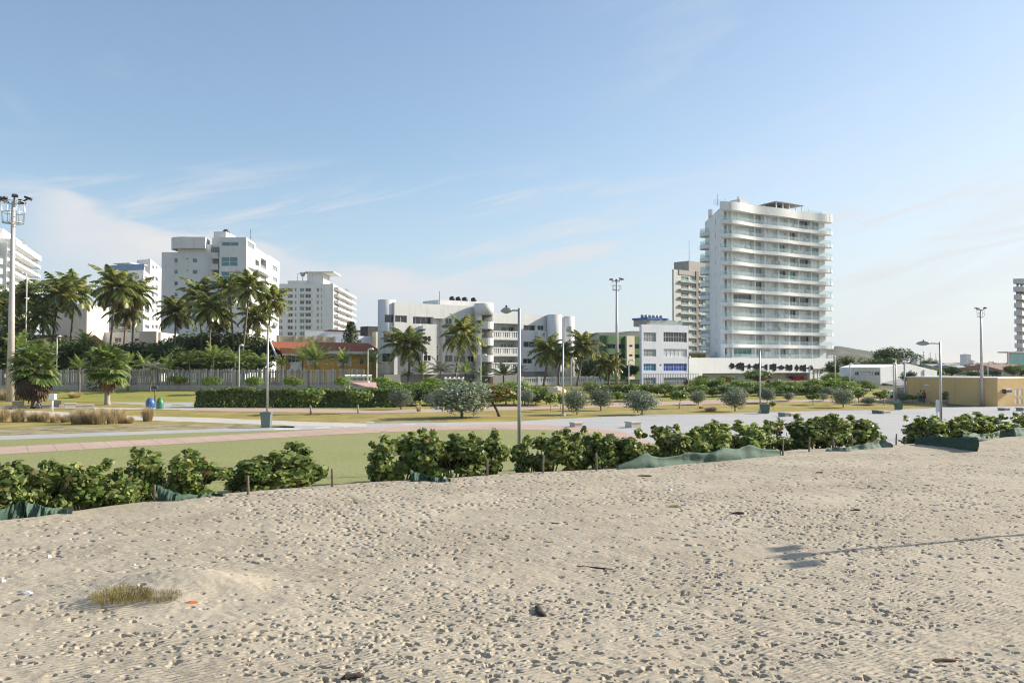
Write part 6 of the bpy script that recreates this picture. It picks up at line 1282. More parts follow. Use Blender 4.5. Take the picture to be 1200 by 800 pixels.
slat_fence()
def picket_wall():
    a, b2 = at(612, 150), at(706, 157); F = Fr(a, b2); r = thing('white_fence', (a.x, a.y, BZ), 'white pierced garden wall behind the leaning right palms', 'fence'); m = MB(); zt = zat(441.6, 153)
    m.fbox(F, 0, F.len, -.2, 0, BZ-.2, BZ+.5); m.fbox(F, 0, F.len, -.2, 0, zt-.25, zt); n = int(F.len/.42)
    for k in range(n): m.fbox(F, k*.42, k*.42+.22, -.15, -.05, BZ+.5, zt-.25)
    m.build('pierced_wall', WHITE2, r); m = MB()
    for k in range(6): t = F.len*k/5; m.fbox(F, t-.2, t+.2, -.25, .06, BZ-.2, zt+.12)
    m.build('pillars', WHITE2, r)
picket_wall()
# ---- floodlight masts
def mast(px, base, yt, width, label, first=None):
    p = G(px, base); d = p.y; H = zat(yt, d)-p.z; r = thing('floodlight_mast', p, label, 'floodlight mast', 'floodlight masts'); k = width/FPX*d/2
    MB().tube([p, p+Vector((0, 0, H*.5)), p+Vector((0, 0, H))], [.030*H*.62, .022*H*.62, .014*H*.62], 14).build('pole', MASTM, r)
    zc = p.z+H; m = MB(); q = k*.62
    for zz, rr in ((zc-k*1.25, q*.92), (zc-k*.65, q), (zc-.05, q*1.08)):
        pts = [(p.x+rr*cos(a), p.y+rr*sin(a), zz) for a in np.linspace(0, 2*pi, 17)]; m.tube(pts, k*.024, 5, caps=False)
    for a in np.linspace(0, 2*pi, 9)[:-1]: m.tube([(p.x+q*.92*cos(a), p.y+q*.92*sin(a), zc-k*1.25), (p.x+q*1.08*cos(a), p.y+q*1.08*sin(a), zc-.05)], k*.02, 4)
    for a in (0, pi/2, pi, 1.5*pi): m.tube([(p.x, p.y, zc-k*1.25), (p.x+q*.92*cos(a), p.y+q*.92*sin(a), zc-k*1.25)], k*.03, 4)
    m.build('service_cage', STEEL, r)
    for i, a in enumerate((.25, 1.5, 2.75, 3.6, 5.3)):
        c = Vector((p.x+k*.78*cos(a), p.y+k*.78*sin(a), zc+k*(.16 if i % 2 else .26))); u = Vector((cos(a), sin(a), -.45)).normalized(); s = u.cross(Vector((0, 0, 1))).normalized(); w = s.cross(u)
        m = MB(); f, e, g = k*.20, k*.17, k*.075; m.hexa([c-u*f-s*e*.7-w*g, c+u*f-s*e-w*g, c+u*f+s*e-w*g, c-u*f+s*e*.7-w*g, c-u*f-s*e*.6+w*g*.5, c+u*f-s*e+w*g, c+u*f+s*e+w*g, c-u*f+s*e*.6+w*g*.5]); m.tube([(p.x+q*.6*cos(a), p.y+q*.6*sin(a), zc-.05), c-w*g], k*.05, 5); m.build('floodlight', DKST, r)
    m = MB(); n = int(H/.9)
    for j in range(2, n): m.box(p.x-.030*H*.5, p.x+.030*H*.5, p.y-.02*H-.12, p.y-.02*H*.4, p.z+j*.9, p.z+j*.9+.05) if False else None
    return r
mast(12, 470.5, 236.5, 40, 'tall pale floodlight mast with a lamp cage at the left edge')
mast(723, 451, 329, 17.5, 'floodlight mast standing left of the small white block')
mast(1151, 475.8, 362.5, 14, 'slim floodlight mast in front of the ochre building')
# ---- street lamps
def street_lamp(px, base, ytop, side, label, group='tall street lamps', hx=13.5, z=None):
    p = G(px, base) if z is None else PZ(px, base, z); d = p.y; zt = zat(ytop, d); r = thing('street_lamp', p, label, 'street lamp', group); H = zt-p.z
    m = MB(); m.tube([p-Vector((0, 0, .4)), p+Vector((0, 0, H*.5)), p+Vector((0, 0, H))], [.095, .085, .07], 12); m.build('pole', STEEL, r)
    m = MB(); m.lathe(p, [(.26, -.3), (.26, .16), (.2, .2), (.12, .24)], 16); m.build('footing', CONC, r)
    dx = Vector((.84*side, -.5*side, 0)); L = hx/FPX*d; a = p+Vector((0, 0, H-.12)); e = a+dx*L*.62+Vector((0, 0, .03)); m = MB(); m.tube([a, e], .04, 8); m.build('arm', STEEL, r)
    m = MB(); c = e; n = 9; V = []; F = []; s = Vector((-dx.y, dx.x, 0))
    for i in range(n):
        t = i/(n-1); w = .19*sin(pi*min(.96, t*.86+.10))**.6; hgt = .17*sin(pi*min(.97, t*.9+.07))**.7; q = c+dx*(t*L*.75-.08)
        V += [q-s*w+Vector((0, 0, -.05)), q+s*w+Vector((0, 0, -.05)), q+s*w*.75+Vector((0, 0, hgt*.6)), q+Vector((0, 0, hgt)), q-s*w*.75+Vector((0, 0, hgt*.6)), q+Vector((0, 0, -.11*sin(pi*t)-.05))]
    o = [0, 5, 1, 2, 3, 4]
    for i in range(n-1):
        for j in range(6): F.append((i*6+o[j], i*6+o[(j+1) % 6], (i+1)*6+o[(j+1) % 6], (i+1)*6+o[j]))
    F += [tuple(o[::-1]), tuple((n-1)*6+k for k in o)]
    m.add(V, F, 0, True); h = m.build('lamp_head', mat('lamp_housing', (.42, .42, .40), .5, .15, 2, metal=.3), r); m = MB(); q = c+dx*L*.28; m.lathe((q.x, q.y, q.z+.15), [(.05, 0), (.05, .09), (.02, .11)], 8); m.build('light_sensor', DKST, h)
    return r
street_lamp(608.5, 551, 361, -1, 'nearest street lamp, rising through the gap in the beach hedge', hx=20)
street_lamp(1103, 514, 400.5, -1, 'street lamp rising from the right hand hedge run by the green netting', hx=20)
street_lamp(313, 498.5, 382, 1, 'tall street lamp with the grey green bin at its foot', hx=11)
street_lamp(660, 487.2, 399.5, 1, 'street lamp between two silver bushes, right of the parasol', hx=10)
street_lamp(891, 484, 409.5, 1, 'street lamp in front of the podium emblem', hx=11)
street_lamp(1050, 472, 420.5, 1, 'street lamp on the verge in front of the white hall', hx=12)
def small_lamp(px, base, ytop, side, label, hx=3.2):
    p = G(px, base); d = p.y; H = zat(ytop, d)-p.z; r = thing('park_lamp', p, label, 'lamp post', 'small park lamps'); e = hx/FPX*d*side
    m = MB(); m.tube([p-Vector((0, 0, .2)), p+Vector((0, 0, H*.96)), p+Vector((e*.3, -.05, H)), p+Vector((e, -.1, H+.02))], [.10, .085, .07, .06], 9); m.build('pole', PLWHITE, r)
    m = MB(); q = p+Vector((e, -.1, H)); m.lathe((q.x, q.y, q.z-.16), [(.02, -.02), (.26, .02), (.24, .16), (.10, .26), (.0, .28)], 12); m.build('lamp_head', PLWHITE, r)
small_lamp(66, 456.5, 393.5, 1, 'small white curved lamp between the two fan palms')
small_lamp(280, 461, 404, 1, 'small white lamp before the slat fence, below the palm cluster')
small_lamp(431, 458, 408.5, 1, 'small white lamp at the right end of the yellow house', 5)
small_lamp(563.5, 458, 415.5, 1, 'small white lamp before the stair drum of the round cornered block', 5)
small_lamp(669.5, 457, 419.5, 1, 'small white lamp between the leaning right palms', 4.5)
small_lamp(737, 459, 421.5, 1, 'small white lamp left of the small white block', 4.5)
small_lamp(949, 458, 428, 1, 'small white lamp in front of the podium right end', 2.5)
small_lamp(979, 452, 417.5, -1, 'thin pale pole lamp right of the wavy tower', 1)
small_lamp(996, 452, 426, 1, 'thin grey pole lamp left of the white hall', 1)
small_lamp(1047.5, 472, 426, 1, 'thin pale pole just left of the street lamp before the hall', 1)
small_lamp(1158, 452, 424, 1, 'small lamp seen beside the right floodlight mast', 6)
small_lamp(29.5, 453, 319.5, -1, 'tall street lamp seen against the cream terraced tower', 5)
small_lamp(807, 459, 418, 1, 'thin dark pole at the right corner of the small white block', .8)
# ---- bins
BING = mat('grey_green_plastic', (.17, .21, .19), .45, .2, 2); GREENB = mat('dark_green_plastic', (.05, .13, .09), .45, .2, 2)
def bin_(px, base, ytop, half, label, m_):
    p = G(px, base); d = p.y; H = zat(ytop, d)-p.z; w = half/FPX*d; r = thing('litter_bin', p, label, 'bin', 'street bins')
    def ring(s, z, rr=.86): return [(p.x+sx*s, p.y+sy*s*rr, p.z+z) for sx, sy in ((-1, -1), (1, -1), (1, 1), (-1, 1))]
    m = MB(); m.hexa(ring(w*.78, .06)+ring(w*.95, H*.88)); m.hexa(ring(w*1.02, H*.84)+ring(w*1.03, H*.90)); ob = m.build('body', m_, r)
    m = MB(); m.hexa(ring(w*1.05, H*.905)+ring(w*1.0, H*.97)); m.hexa(ring(w*.7, H*.971)+ring(w*.55, H)); m.tube([(p.x-w*.8, p.y+w*.95, p.z+H*.93), (p.x+w*.8, p.y+w*.95, p.z+H*.93)], .03, 6); m.build('lid', m_, r)
    for s in (-1, 1): m = MB(); m.tube([(p.x+s*w*.62-.04, p.y+w*.75, p.z+.12), (p.x+s*w*.62+.04, p.y+w*.75, p.z+.12)], .12, 12); m.build('wheel', DKST, r)
bin_(312.2, 501, 482, 6.2, 'grey green wheeled bin at the foot of the left tall lamp', BING)
bin_(896.5, 484.6, 473.2, 5.0, 'dark green wheeled bin beside the lamp before the emblem', GREENB)
bin_(1053, 480.2, 471.2, 4.2, 'dark green wheeled bin on the verge near the white hall', GREENB)
def igloo(px, base, ytop, half, label, col, dome):
    p = G(px, base); d = p.y; H = zat(ytop, d)-p.z; w = half/FPX*d; r = thing('recycling_container', p, label, 'recycling bin', 'recycling containers'); m = MB()
    prof = [(w*.72, 0), (w*.95, H*.18), (w, H*.45), (w*.9, H*.7), (w*.6, H*.9), (w*.22, H), (0, H*1.01)] if dome else [(w*.92, 0), (w, H*.1), (w*.98, H*.62), (w*.6, H*.9), (w*.25, H), (0, H*1.0)]
    m.lathe(p, prof, 20 if dome else 8); m.build('shell', col, r); m = MB(); m.lathe((p.x, p.y-w*.86, p.z+H*.66), [(w*.2, -.12), (w*.2, .12)], 10); m.build('slot', DKST, r); m = MB(); m.lathe(p, [(w*1.02, H*.44), (w*1.03, H*.47), (w*1.02, H*.5)], 20); m.build('rim_band', col, r)
igloo(176, 478, 466, 5.2, 'blue dome shaped recycling container on the parking pad', mat('blue_plastic', (.05, .16, .42), .4, .2, 2), True)
igloo(187.3, 479.6, 465.8, 4.4, 'green peaked recycling container beside the blue one', mat('teal_green_plastic', (.05, .24, .13), .4, .2, 2), False)
p = G(181.5, 477.5); H = zat(452.5, p.y)-p.z; r = thing('post_box', p, 'dark post with a small black box behind the recycling containers', 'post'); m = MB(); m.tube([p, p+Vector((0, 0, H))], .07, 8); m.build('post', DKST, r); m = MB(); m.box(p.x-.42, p.x+.25, p.y-.15, p.y+.15, p.z+H-.3, p.z+H+.02); m.build('box', DKST, r)
p = G(61.3, 483); H = zat(462, p.y)-p.z; r = thing('meter_post', p, 'short white post with a white box head on the concrete path', 'post'); m = MB(); m.tube([p, p+Vector((0, 0, H-.3))], .09, 10); m.build('post', PLWHITE, r); m = MB(); m.box(p.x-.3, p.x+.3, p.y-.25, p.y+.25, p.z+H-.55, p.z+H); m.box(p.x-.34, p.x+.34, p.y-.29, p.y+.29, p.z+H+.003, p.z+H+.05); m.build('box', PLWHITE, r); 
# ---- concrete seats and blocks
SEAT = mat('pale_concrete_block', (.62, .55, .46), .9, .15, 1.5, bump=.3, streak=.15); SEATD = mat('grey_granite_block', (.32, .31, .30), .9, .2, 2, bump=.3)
def block_(px0, px1, y0, y1, dep, label, m_, name='concrete_seat', yaw=.5):
    p = G((px0+px1)/2, y1); d = p.y; w = (px1-px0)/FPX*d; H = max(.3, zat(y0, d)-p.z); r = thing(name, p, label, 'seat', 'concrete seats and blocks'); ca, sa = cos(yaw), sin(yaw)
    def P(a, b2, z): return (p.x+a*ca-b2*sa, p.y+a*sa+b2*ca, p.z+z)
    def bx(x0, x1, ya, yb, z0, z1): return [P(x0, ya, z0), P(x1, ya, z0), P(x1, yb, z0), P(x0, yb, z0), P(x0, ya, z1), P(x1, ya, z1), P(x1, yb, z1), P(x0, yb, z1)]
    L = w/max(.5, ca)*.5; m = MB(); m.hexa(bx(-L, L, -dep/2, dep/2, -.05, H-.10)); m.build('base', m_, r); m = MB(); c = .05
    b2 = bx(-L-c, L+c, -dep/2-c, dep/2+c, H-.097, H-.03); t = bx(-L, L, -dep/2, dep/2, 0, H)[4:]; m.hexa(b2); m.hexa(b2[4:]+t) if False else m.hexa([(x, y, z+.001) for x, y, z in b2[4:]]+t); m.build('seat_slab', m_, r)
for a in [(16, 26.5, 470, 478.2, 1.2, 'square pale seat block left of the skirted fan palm', SEAT), (62.5, 70, 469.3, 476.5, 1.0, 'square pale seat block behind the white box post', SEAT), (77, 88, 472, 478.6, 1.0, 'pale seat block with a dark left end, right of the white post', SEAT), (91, 108, 473.6, 479.4, .9, 'long pale seat block left of the green fan palm', SEAT), (50, 58, 474, 478.6, 1.0, 'rounded grey stone beside the seated person', SEATD), (26, 30.5, 476, 478.2, 1.5, 'low pale slab right of the first seat block', SEAT), (70, 76, 475.6, 477.2, 1.4, 'low pale slab between two seat blocks', SEAT),
          (670.5, 680, 494.4, 500, .8, 'pale concrete cube on the pink path edge', SEAT), (736, 748, 493.6, 500.8, .9, 'weathered pale block half behind a hedge bush', SEAT), (915.5, 921, 483.2, 488, .9, 'grey block put in as the shaded left end of the long pinkish block', SEATD), (921.8, 935.5, 483.6, 487.6, .9, 'long pinkish block on the plaza, right of its grey shaded end', mat('pink_concrete_block', (.58, .46, .38), .9, .15, 1.5, bump=.3)), (1025.5, 1030, 480.4, 484.6, .9, 'dark brown block put in as the shaded left end of the long tan block', BROWN), (1030.5, 1041, 480.8, 484.6, .9, 'long tan block on the plaza right of the dark end', SEAT), (1172, 1181, 477.8, 481, .8, 'grey low block below the ochre corner', SEATD), (1193, 1204, 477.4, 481.4, .8, 'grey low block at the right frame edge', SEATD), (512, 518, 477, 480, .8, 'white stone on the promenade left of the largest silver bush', PLWHITE)]: block_(*a)  # grey and brown end blocks put the benches' shaded ends into colour
# ---- sign post by the right lamp
p = G(1098.5, 512); H = zat(468.5, p.y)-p.z; r = thing('marker_post', p, 'thin white post with a red edged white panel beside the right lamp', 'post'); m = MB(); m.tube([p, p+Vector((0, 0, H))], .05, 8); m.build('post', PLWHITE, r); m = MB(); m.box(p.x-.12, p.x+.12, p.y-.09, p.y-.055, p.z+H-.85, p.z+H); o = m.build('panel', PLWHITE, r); m = MB(); m.box(p.x+.121, p.x+.19, p.y-.09, p.y-.055, p.z+H-.8, p.z+H-.3); m.build('red_edge', mat('red_paint', (.45, .05, .05), .5, .2, 3), o)
# ---- white sign board, white frame pergola, pink kiosk, parasol
p = G(847, 462); d = p.y; r = thing('sign_board', p, 'blank white board on two posts at the podium lawn', 'sign'); m = MB(); a = 5.2/FPX*d; z0, z1 = zat(455.8, d), zat(451, d); m.box(p.x-a, p.x+a, p.y-.04, p.y+.04, z0, z1); m.build('board', PLWHITE, r)
for s in (-1, 1): m = MB(); m.tube([(p.x+s*a*.7, p.y+.08, p.z), (p.x+s*a*.7, p.y+.08, z1-.1)], .05, 6); m.build('post', STEEL, r)
def pergola(px0, px1, ytop, base, label):
    p = G((px0+px1)/2, base); d = p.y; w = (px1-px0)/FPX*d/2; z = zat(ytop, d); r = thing('pergola', p, label, 'pergola', 'white frame pergolas')
    m = MB(); m.box(p.x-w, p.x+w, p.y-.1, p.y+.1, z-.22, z); m.box(p.x-w, p.x+w, p.y+2.8, p.y+3, z-.22, z)
    for k in range(5): x = p.x-w+2*w*k/4; m.box(x-.06, x+.06, p.y-.4, p.y+3.3, z+.003, z+.12)
    m.build('beam', PLWHITE, r)
    for s in (-1, 1):
        for y in (0, 2.9): m = MB(); m.box(p.x+s*w*.96-.09, p.x+s*w*.96+.09, p.y+y-.09, p.y+y+.09, p.z-.1, z-.222); m.build('post', PLWHITE, r)
pergola(404.5, 431, 440.2, 462, 'white frame pergola behind the pink kiosk'); pergola(521, 542, 443, 460, 'white frame pergola before the round cornered block')
def kiosk():
    p = G(424, 474); d = p.y; r = thing('kiosk', p, 'low kiosk with a sloping pale pink roof behind the long hedge', 'kiosk'); k = d/FPX; x0, x1 = p.x-17.5*k, p.x+18*k; zt, zb = zat(448, d), zat(453.8, d)
    m = MB(); m.box(x0+.4, x1-.4, p.y+.3, p.y+3, p.z-.1, zb-.02); m.build('wall', CREAM, r); PK = mat('pink_roof_sheet', (.70, .45, .38), .7, .12, 1)
    a = [(x0+3, p.y-.5, zb), (x1, p.y-.5, zb), (x1-.5, p.y+2.4, zt), (x0, p.y+2.4, zt)]; m = MB(); m.hexa([(x, y, z-.12) for x, y, z in a]+a); m.build('roof', PK, r); m = MB(); m.box(x0-.2, p.x+4*k, p.y+2.45, p.y+3.6, zt-.3, zt+.12); m.build('top_slab', CREAM, r)
    m = MB(); m.box(x0+1.2, x0+3.6, p.y+.2, p.y+.28, p.z+.9, p.z+1.9); m.build('hatch', DKIN, r)
kiosk()
def parasol():
    p = G(653, 476); d = p.y; k = d/FPX; r = thing('parasol', p, 'wide beige parasol left of the street lamp', 'parasol'); zt, zb = zat(451.8, d), zat(457, d); R = 10.5*k; m = MB(); V = [(p.x, p.y, zt)]; n = 16
    for rr, z in ((R*.55, zt-(zt-zb)*.35), (R, zb)):
        for i in range(n): a = 2*pi*i/n; V.append((p.x+rr*cos(a), p.y+rr*sin(a), z-(.06 if i % 2 else 0)))
    for i in range(n): a = 2*pi*i/n; V.append((p.x+R*cos(a), p.y+R*sin(a), zb-.28))
    Fc = [(0, 1+i, 1+(i+1) % n) for i in range(n)]
    for q in (1, 1+n): Fc += [(q+i, q+n+i, q+n+(i+1) % n, q+(i+1) % n) for i in range(n)]
    m.add(V, Fc); m.build('canopy', mat('beige_canvas', (.66, .55, .42), .85, .12, 1), r); m = MB(); m.tube([p-Vector((0, 0, .1)), Vector((p.x, p.y, zt))], .05, 8); m.build('pole', FRAME, r); m = MB(); m.lathe(p, [(.4, 0), (.4, .12), (.1, .2)], 14); m.build('base', CONC, r)
parasol()
# ---- green netting along the sand
NET = mat('green_shade_netting', (.045, .098, .064), .75, .25, 3, bump=.5, bscale=16); see_through(NET, .90)
NETP = mat('faded_green_netting', (.095, .165, .12), .75, .2, 3, bump=.5, bscale=16); see_through(NETP, .80)
WOOD = mat('weathered_stake_wood', (.22, .17, .13), .95, .3, 6, bump=.5)
def netting(pts, label, m_, back=-.25, sag=.0, folds=7):
    """pts: (column, top row, bottom row); the cloth stands just inside the sand edge, foot buried"""
    n = 46; V = []; top = [(a, b2) for a, b2, c in pts]; bot = [(a, c) for a, b2, c in pts]; x0, x1 = pts[0][0], pts[-1][0]; rows = 7
    r = np.random.default_rng(abs(int(x0))+5); wv = np.convolve(r.normal(size=n+9), np.ones(8)/8, 'same')[:n+1]*1.1
    for i in range(n+1):
        px = x0+(x1-x0)*i/n; b_ = PZ(px, interp(bot, px)+1.2, CZ+.02); d = b_.y; zt = max(zat(interp(top, px), d), b_.z+.04); ph = i*folds*.31
        for j in range(rows+1):
            t = j/rows; V.append((b_.x+.03*sin(ph+t*2.2), b_.y+wv[i]*t*(1.2-t)+.05*sin(t*6+i*.25)+.16*t, b_.z-.18+(zt-b_.z+.18)*t+.02*sin(i*.9)*t))
    F = [(i*(rows+1)+j, (i+1)*(rows+1)+j, (i+1)*(rows+1)+j+1, i*(rows+1)+j+1) for i in range(n) for j in range(rows)]
    m = MB(); m.add(V, F, 0, True); k = n//2*(rows+1); o = m.build('netting', m_, None, loc=V[k]); tag(o, label, 'netting', 'green netting along the beach hedge'); so = o.modifiers.new('thickness', 'SOLIDIFY'); so.thickness = .006
    return o
netting([(-30, 600, 612), (0, 596.5, 606.5), (14, 590, 606), (27, 585.5, 604)], 'dark green netting at the left frame edge', NET)
netting([(28, 590, 604), (45, 592.5, 602.8), (62, 596, 600.5), (82, 599.6, 600.2)], 'slack folded green netting right of the left edge stake', NETP, folds=3)
netting([(181, 569, 586), (190, 573, 585.5), (205, 577, 584), (230, 580, 581.6), (262, 578, 578.6)], 'green netting wedge sloping down from a stake in the left hedge', NET)
netting([(480, 551, 562.5), (490, 555, 562), (505, 559, 561.8), (527, 561.2, 561.8)], 'small green netting wedge under the middle hedge run', NET)
netting([(722, 547, 548.6), (735, 542, 548), (758, 530.5, 546), (766, 535, 545.5), (785, 536, 543.6), (798, 533.4, 542.4), (806, 529.6, 541.6), (824, 531.4, 540.4), (840, 528.6, 539), (850, 524.6, 538), (866, 526, 536.4), (880, 521.4, 535), (897, 526, 533), (918, 528, 531.4)], 'longest faded green netting below the long hedge run', NETP, folds=9)
netting([(968, 525, 527), (990, 524, 526.4), (1015, 520.5, 524.8), (1030, 517.6, 523), (1036, 515.4, 522), (1048, 521, 522)], 'twisted low green netting by the hedge gap', NETP, folds=5)
netting([(1073, 512.4, 519), (1084, 512.6, 519.6), (1098, 510, 520.6), (1110, 512.6, 521.6), (1128, 512.8, 523.8), (1144, 512.2, 525.6)], 'dark green netting panel before the right lamp', NET)
netting([(1127, 507, 514), (1140, 506.8, 513.2), (1152, 509, 512.4), (1166, 507, 511), (1178, 502.6, 509), (1190, 501.4, 509.6), (1212, 500, 507)], 'pale faded green netting at the right frame edge', NETP, folds=5)
for i, (px, yt, yb, lb) in enumerate([(27.5, 585, 606, 'grey wooden stake at the left edge netting'), (181, 568, 587, 'wooden stake at the tall end of the netting wedge'), (291, 557, 579.5, 'wooden stake before the small left bush group'), (389.7, 549, 570, 'lone wooden stake between the two left hedge runs'), (571, 537.5, 557, 'wooden stake before the middle hedge run'), (636, 533, 554, 'wooden stake just right of the near lamp post'), (699.5, 530.5, 551.5, 'wooden stake before the short hedge run'), (758, 529.5, 547, 'stake holding the peak of the long netting'), (917.3, 515, 533, 'wooden stake at the right end of the long netting'), (948, 512, 529, 'wooden stake before the long hedge run, second from its right end'), (977, 511, 527, 'thick wooden stake left of the twisted netting'), (999, 509.5, 525, 'wooden stake above the twisted netting'), (1050, 508, 521, 'lone wooden stake in the plaza gap'), (1098, 509, 521, 'stake in the middle of the dark netting panel'), (1144, 511, 526, 'stake at the right end of the dark netting panel'), (1179, 501.5, 510, 'stake holding the pale netting near the right edge'), (1164, 498, 511, 'thin stake behind the pale netting')]):
    b_ = on_sand(px, yb); zt = zat(yt, b_.y); m = MB(); q = random.uniform(-.04, .04); m.tube([(b_.x, b_.y, b_.z-.3), (b_.x+q*.5, b_.y, (b_.z+zt)/2), (b_.x+q, b_.y, zt)], [.05, .047, .042], 7); o = m.build('wooden_stake', WOOD, None, loc=b_); tag(o, lb, 'stake', 'wooden stakes along the beach hedge')
# ---- scraps on the sand
def log(px, py, L, w, yaw, label, m_, name='driftwood', h=None, cat='driftwood'):
    p = on_sand(px, py); m = MB(); d = Vector((cos(yaw), sin(yaw), .04)); s = Vector((-sin(yaw), cos(yaw), 0)); h = h or w*.6; z = Vector((0, 0, 1)); V = []; F = []; n = 6
    for i in range(n):
        t = i/(n-1); c = p+d*(t-.5)*L+s*.03*sin(t*5)+z*(h*.25); e = (.55 if i in (0, n-1) else 1)*(.85+.3*random.random())
        for k in range(8): a = 2*pi*k/8; V.append(c+s*cos(a)*w/2*e+z*sin(a)*h/2*e)
    for i in range(n-1):
        for k in range(8): F.append((i*8+k, (i+1)*8+k, (i+1)*8+(k+1) % 8, i*8+(k+1) % 8))
    F += [tuple(range(8)), tuple(range(n*8-1, n*8-9, -1))]; m.add(V, F, 0, True); o = m.build(name, m_, None, loc=p); return tag(o, label, cat)
DWOOD = mat('dark_driftwood', (.07, .05, .04), .95, .4, 8, bump=.6); TWOOD = mat('tan_driftwood', (.30, .18, .10), .95, .3, 8, bump=.6)
log(633, 717, .62, .14, 1.85, 'dark chunk of driftwood on the open sand', DWOOD); log(1107, 773.5, .38, .07, .05, 'thin tan stick at the bottom right of the sand', TWOOD); log(755, 558, .6, .14, -.15, 'dark plank scrap near the sand crest', DWOOD); log(865, 602, .35, .16, .2, 'small dark lump on the far right sand', DWOOD); log(1002, 598, .35, .1, .3, 'little dark stick on the right sand', DWOOD); log(960, 554, .35, .12, .4, 'dark lump on the sand below the long netting', DWOOD); log(697, 665, .9, .05, -.5, 'long thin dark stick lying right of centre', DWOOD); log(640, 612, 1.0, .05, -.6, 'long thin twig near the middle of the sand', DWOOD); log(413, 794, .32, .14, .5, 'dark weedy lump at the bottom edge', DWOOD)
ORG = mat('orange_plastic_scrap', (.62, .18, .07), .6, .2, 8); WHP = mat('white_plastic_scrap', (.78, .78, .78), .5, .1, 8)
def scrap(px, py, w, h, label, m_, seed):
    p = on_sand(px, py); r = np.random.default_rng(seed); m = MB(); n = 9; V = [(p.x, p.y, p.z+h)]
    for k in range(n): a = 2*pi*k/n; q = w/2*(.7+.6*r.random()); V.append((p.x+q*cos(a), p.y+q*.7*sin(a), p.z+h*.5*r.random()))
    for k in range(n): a = 2*pi*k/n; V.append((V[1+k][0], V[1+k][1], p.z-.03))
    F = [(0, 1+k, 1+(k+1) % n) for k in range(n)]+[(1+k, 1+n+k, 1+n+(k+1) % n, 1+(k+1) % n) for k in range(n)]+[tuple(range(2*n, n, -1))]
    m.add(V, F); o = m.build('litter', m_, None, loc=p); tag(o, label, 'litter')
scrap(224, 706, .26, .05, 'larger orange scrap right of the dry beach grass', ORG, 1); scrap(161, 700.5, .10, .04, 'tiny orange scrap at the foot of the beach grass', ORG, 2); scrap(57, 653, .14, .08, 'small white scrap standing on the left sand', WHP, 3); scrap(31, 694.5, .2, .06, 'crumpled white scrap at the far left of the sand', WHP, 4); scrap(3, 681, .14, .06, 'white scrap at the left frame edge', WHP, 5); scrap(158, 662, .09, .05, 'tiny white scrap above the sand mound', WHP, 6); scrap(771, 745, .13, .06, 'pale blue white crumpled scrap in the footprints', mat('pale_blue_plastic', (.60, .66, .70), .5, .2, 8), 7); scrap(785, 573.5, .2, .05, 'small pale scrap near the right sand crest', WHP, 8)
# ---- parked car by the hall
def car():
    p = G(1059, 466); d = p.y; r = thing('parked_car', p, 'pale blue silver hatchback parked before the ochre building', 'car'); PAINT = mat('silver_blue_paint', (.55, .60, .68), .25, .1, 1, metal=.5, coat=.8); k = 1.0
    prof = [(-2.0, .35), (-2.0, .75), (-1.85, .92), (-1.0, 1.02), (-.45, 1.46), (.7, 1.5), (1.55, 1.1), (1.95, 1.0), (2.02, .7), (2.02, .35)]; V = []; n = len(prof)
    for w, sc in ((-.82, 1), (.82, 1)):
        for x, z in prof: V.append((p.x+x, p.y+w*(.86 if z > 1.2 else 1), p.z+z))
    F = [tuple(range(n-1, -1, -1)), tuple(range(n, 2*n))]+[(i, (i+1) % n, (i+1) % n+n, i+n) for i in range(n)]; m = MB(); m.add(V, F); m.build('body', PAINT, r)
    m = MB(); z = p.z
    for s in (-1, 1): y = p.y+s*.795; m.add([(p.x-.85, y, z+1.06), (p.x+1.35, y, z+1.10), (p.x+.62, p.y+s*.722, z+1.42), (p.x-.38, p.y+s*.722, z+1.40)], [(0, 1, 2, 3) if s < 0 else (3, 2, 1, 0)])
    m.build('side_glass', GDARK, r)
    for x in (-1.25, 1.25):
        for s in (-1, 1): m = MB(); m.tube([(p.x+x, p.y+s*.70, z+.31), (p.x+x, p.y+s*.86, z+.31)], .31, 18); w = m.build('wheel', DKST, r); m = MB(); m.tube([(p.x+x, p.y+s*.861, z+.31), (p.x+x, p.y+s*.88, z+.31)], .18, 14); m.build('rim', STEEL, w)
    m = MB(); m.add([(p.x-.98, p.y-.7, z+1.04), (p.x-.98, p.y+.7, z+1.04), (p.x-.48, p.y+.62, z+1.43), (p.x-.48, p.y-.62, z+1.43)], [(3, 2, 1, 0)]); 
    m = MB(); m.hexa([(p.x-1.0, p.y-.7, z+1.035), (p.x-.9, p.y-.7, z+1.03), (p.x-.9, p.y+.7, z+1.03), (p.x-1.0, p.y+.7, z+1.035), (p.x-.5, p.y-.62, z+1.42), (p.x-.45, p.y-.62, z+1.42), (p.x-.45, p.y+.62, z+1.42), (p.x-.5, p.y+.62, z+1.42)]); m.build('windscreen', GDARK, r)
car()
# ---- potted shrubs at the ochre wall
for px, yt, b, h, lb in ((1107.5, 458.6, 472.5, 5.4, 'potted double ball shrub before the ochre wall, left one'), (1144, 458.6, 474.4, 5, 'potted double ball shrub before the ochre wall by the mast')):
    p = G(px, b); d = p.y; H = zat(yt, d)-p.z; r = thing('potted_shrub', p, lb, 'potted plant', 'potted shrubs at the ochre wall'); m = MB(); m.lathe(p, [(.34, 0), (.46, .42), (.48, .48), (.4, .48), (.38, .42)], 16); m.build('pot', mat('pale_clay_pot', (.46, .40, .38), .8, .2, 2), r); m = MB(); m.tube([p+Vector((0, 0, .4)), p+Vector((0, 0, H*.75))], .04, 6); m.build('trunk', BARK, r)
    q = np.random.default_rng(int(px)); V, F = leaf_cloud([((0, 0, H*.45), (.5, .5, .26)), ((.1, 0, H*.82), (.5, .5, .32))], 420, .16, q, shell=.6); inst('foliage', npmesh('foliage', V, F, LV_DARK), r)
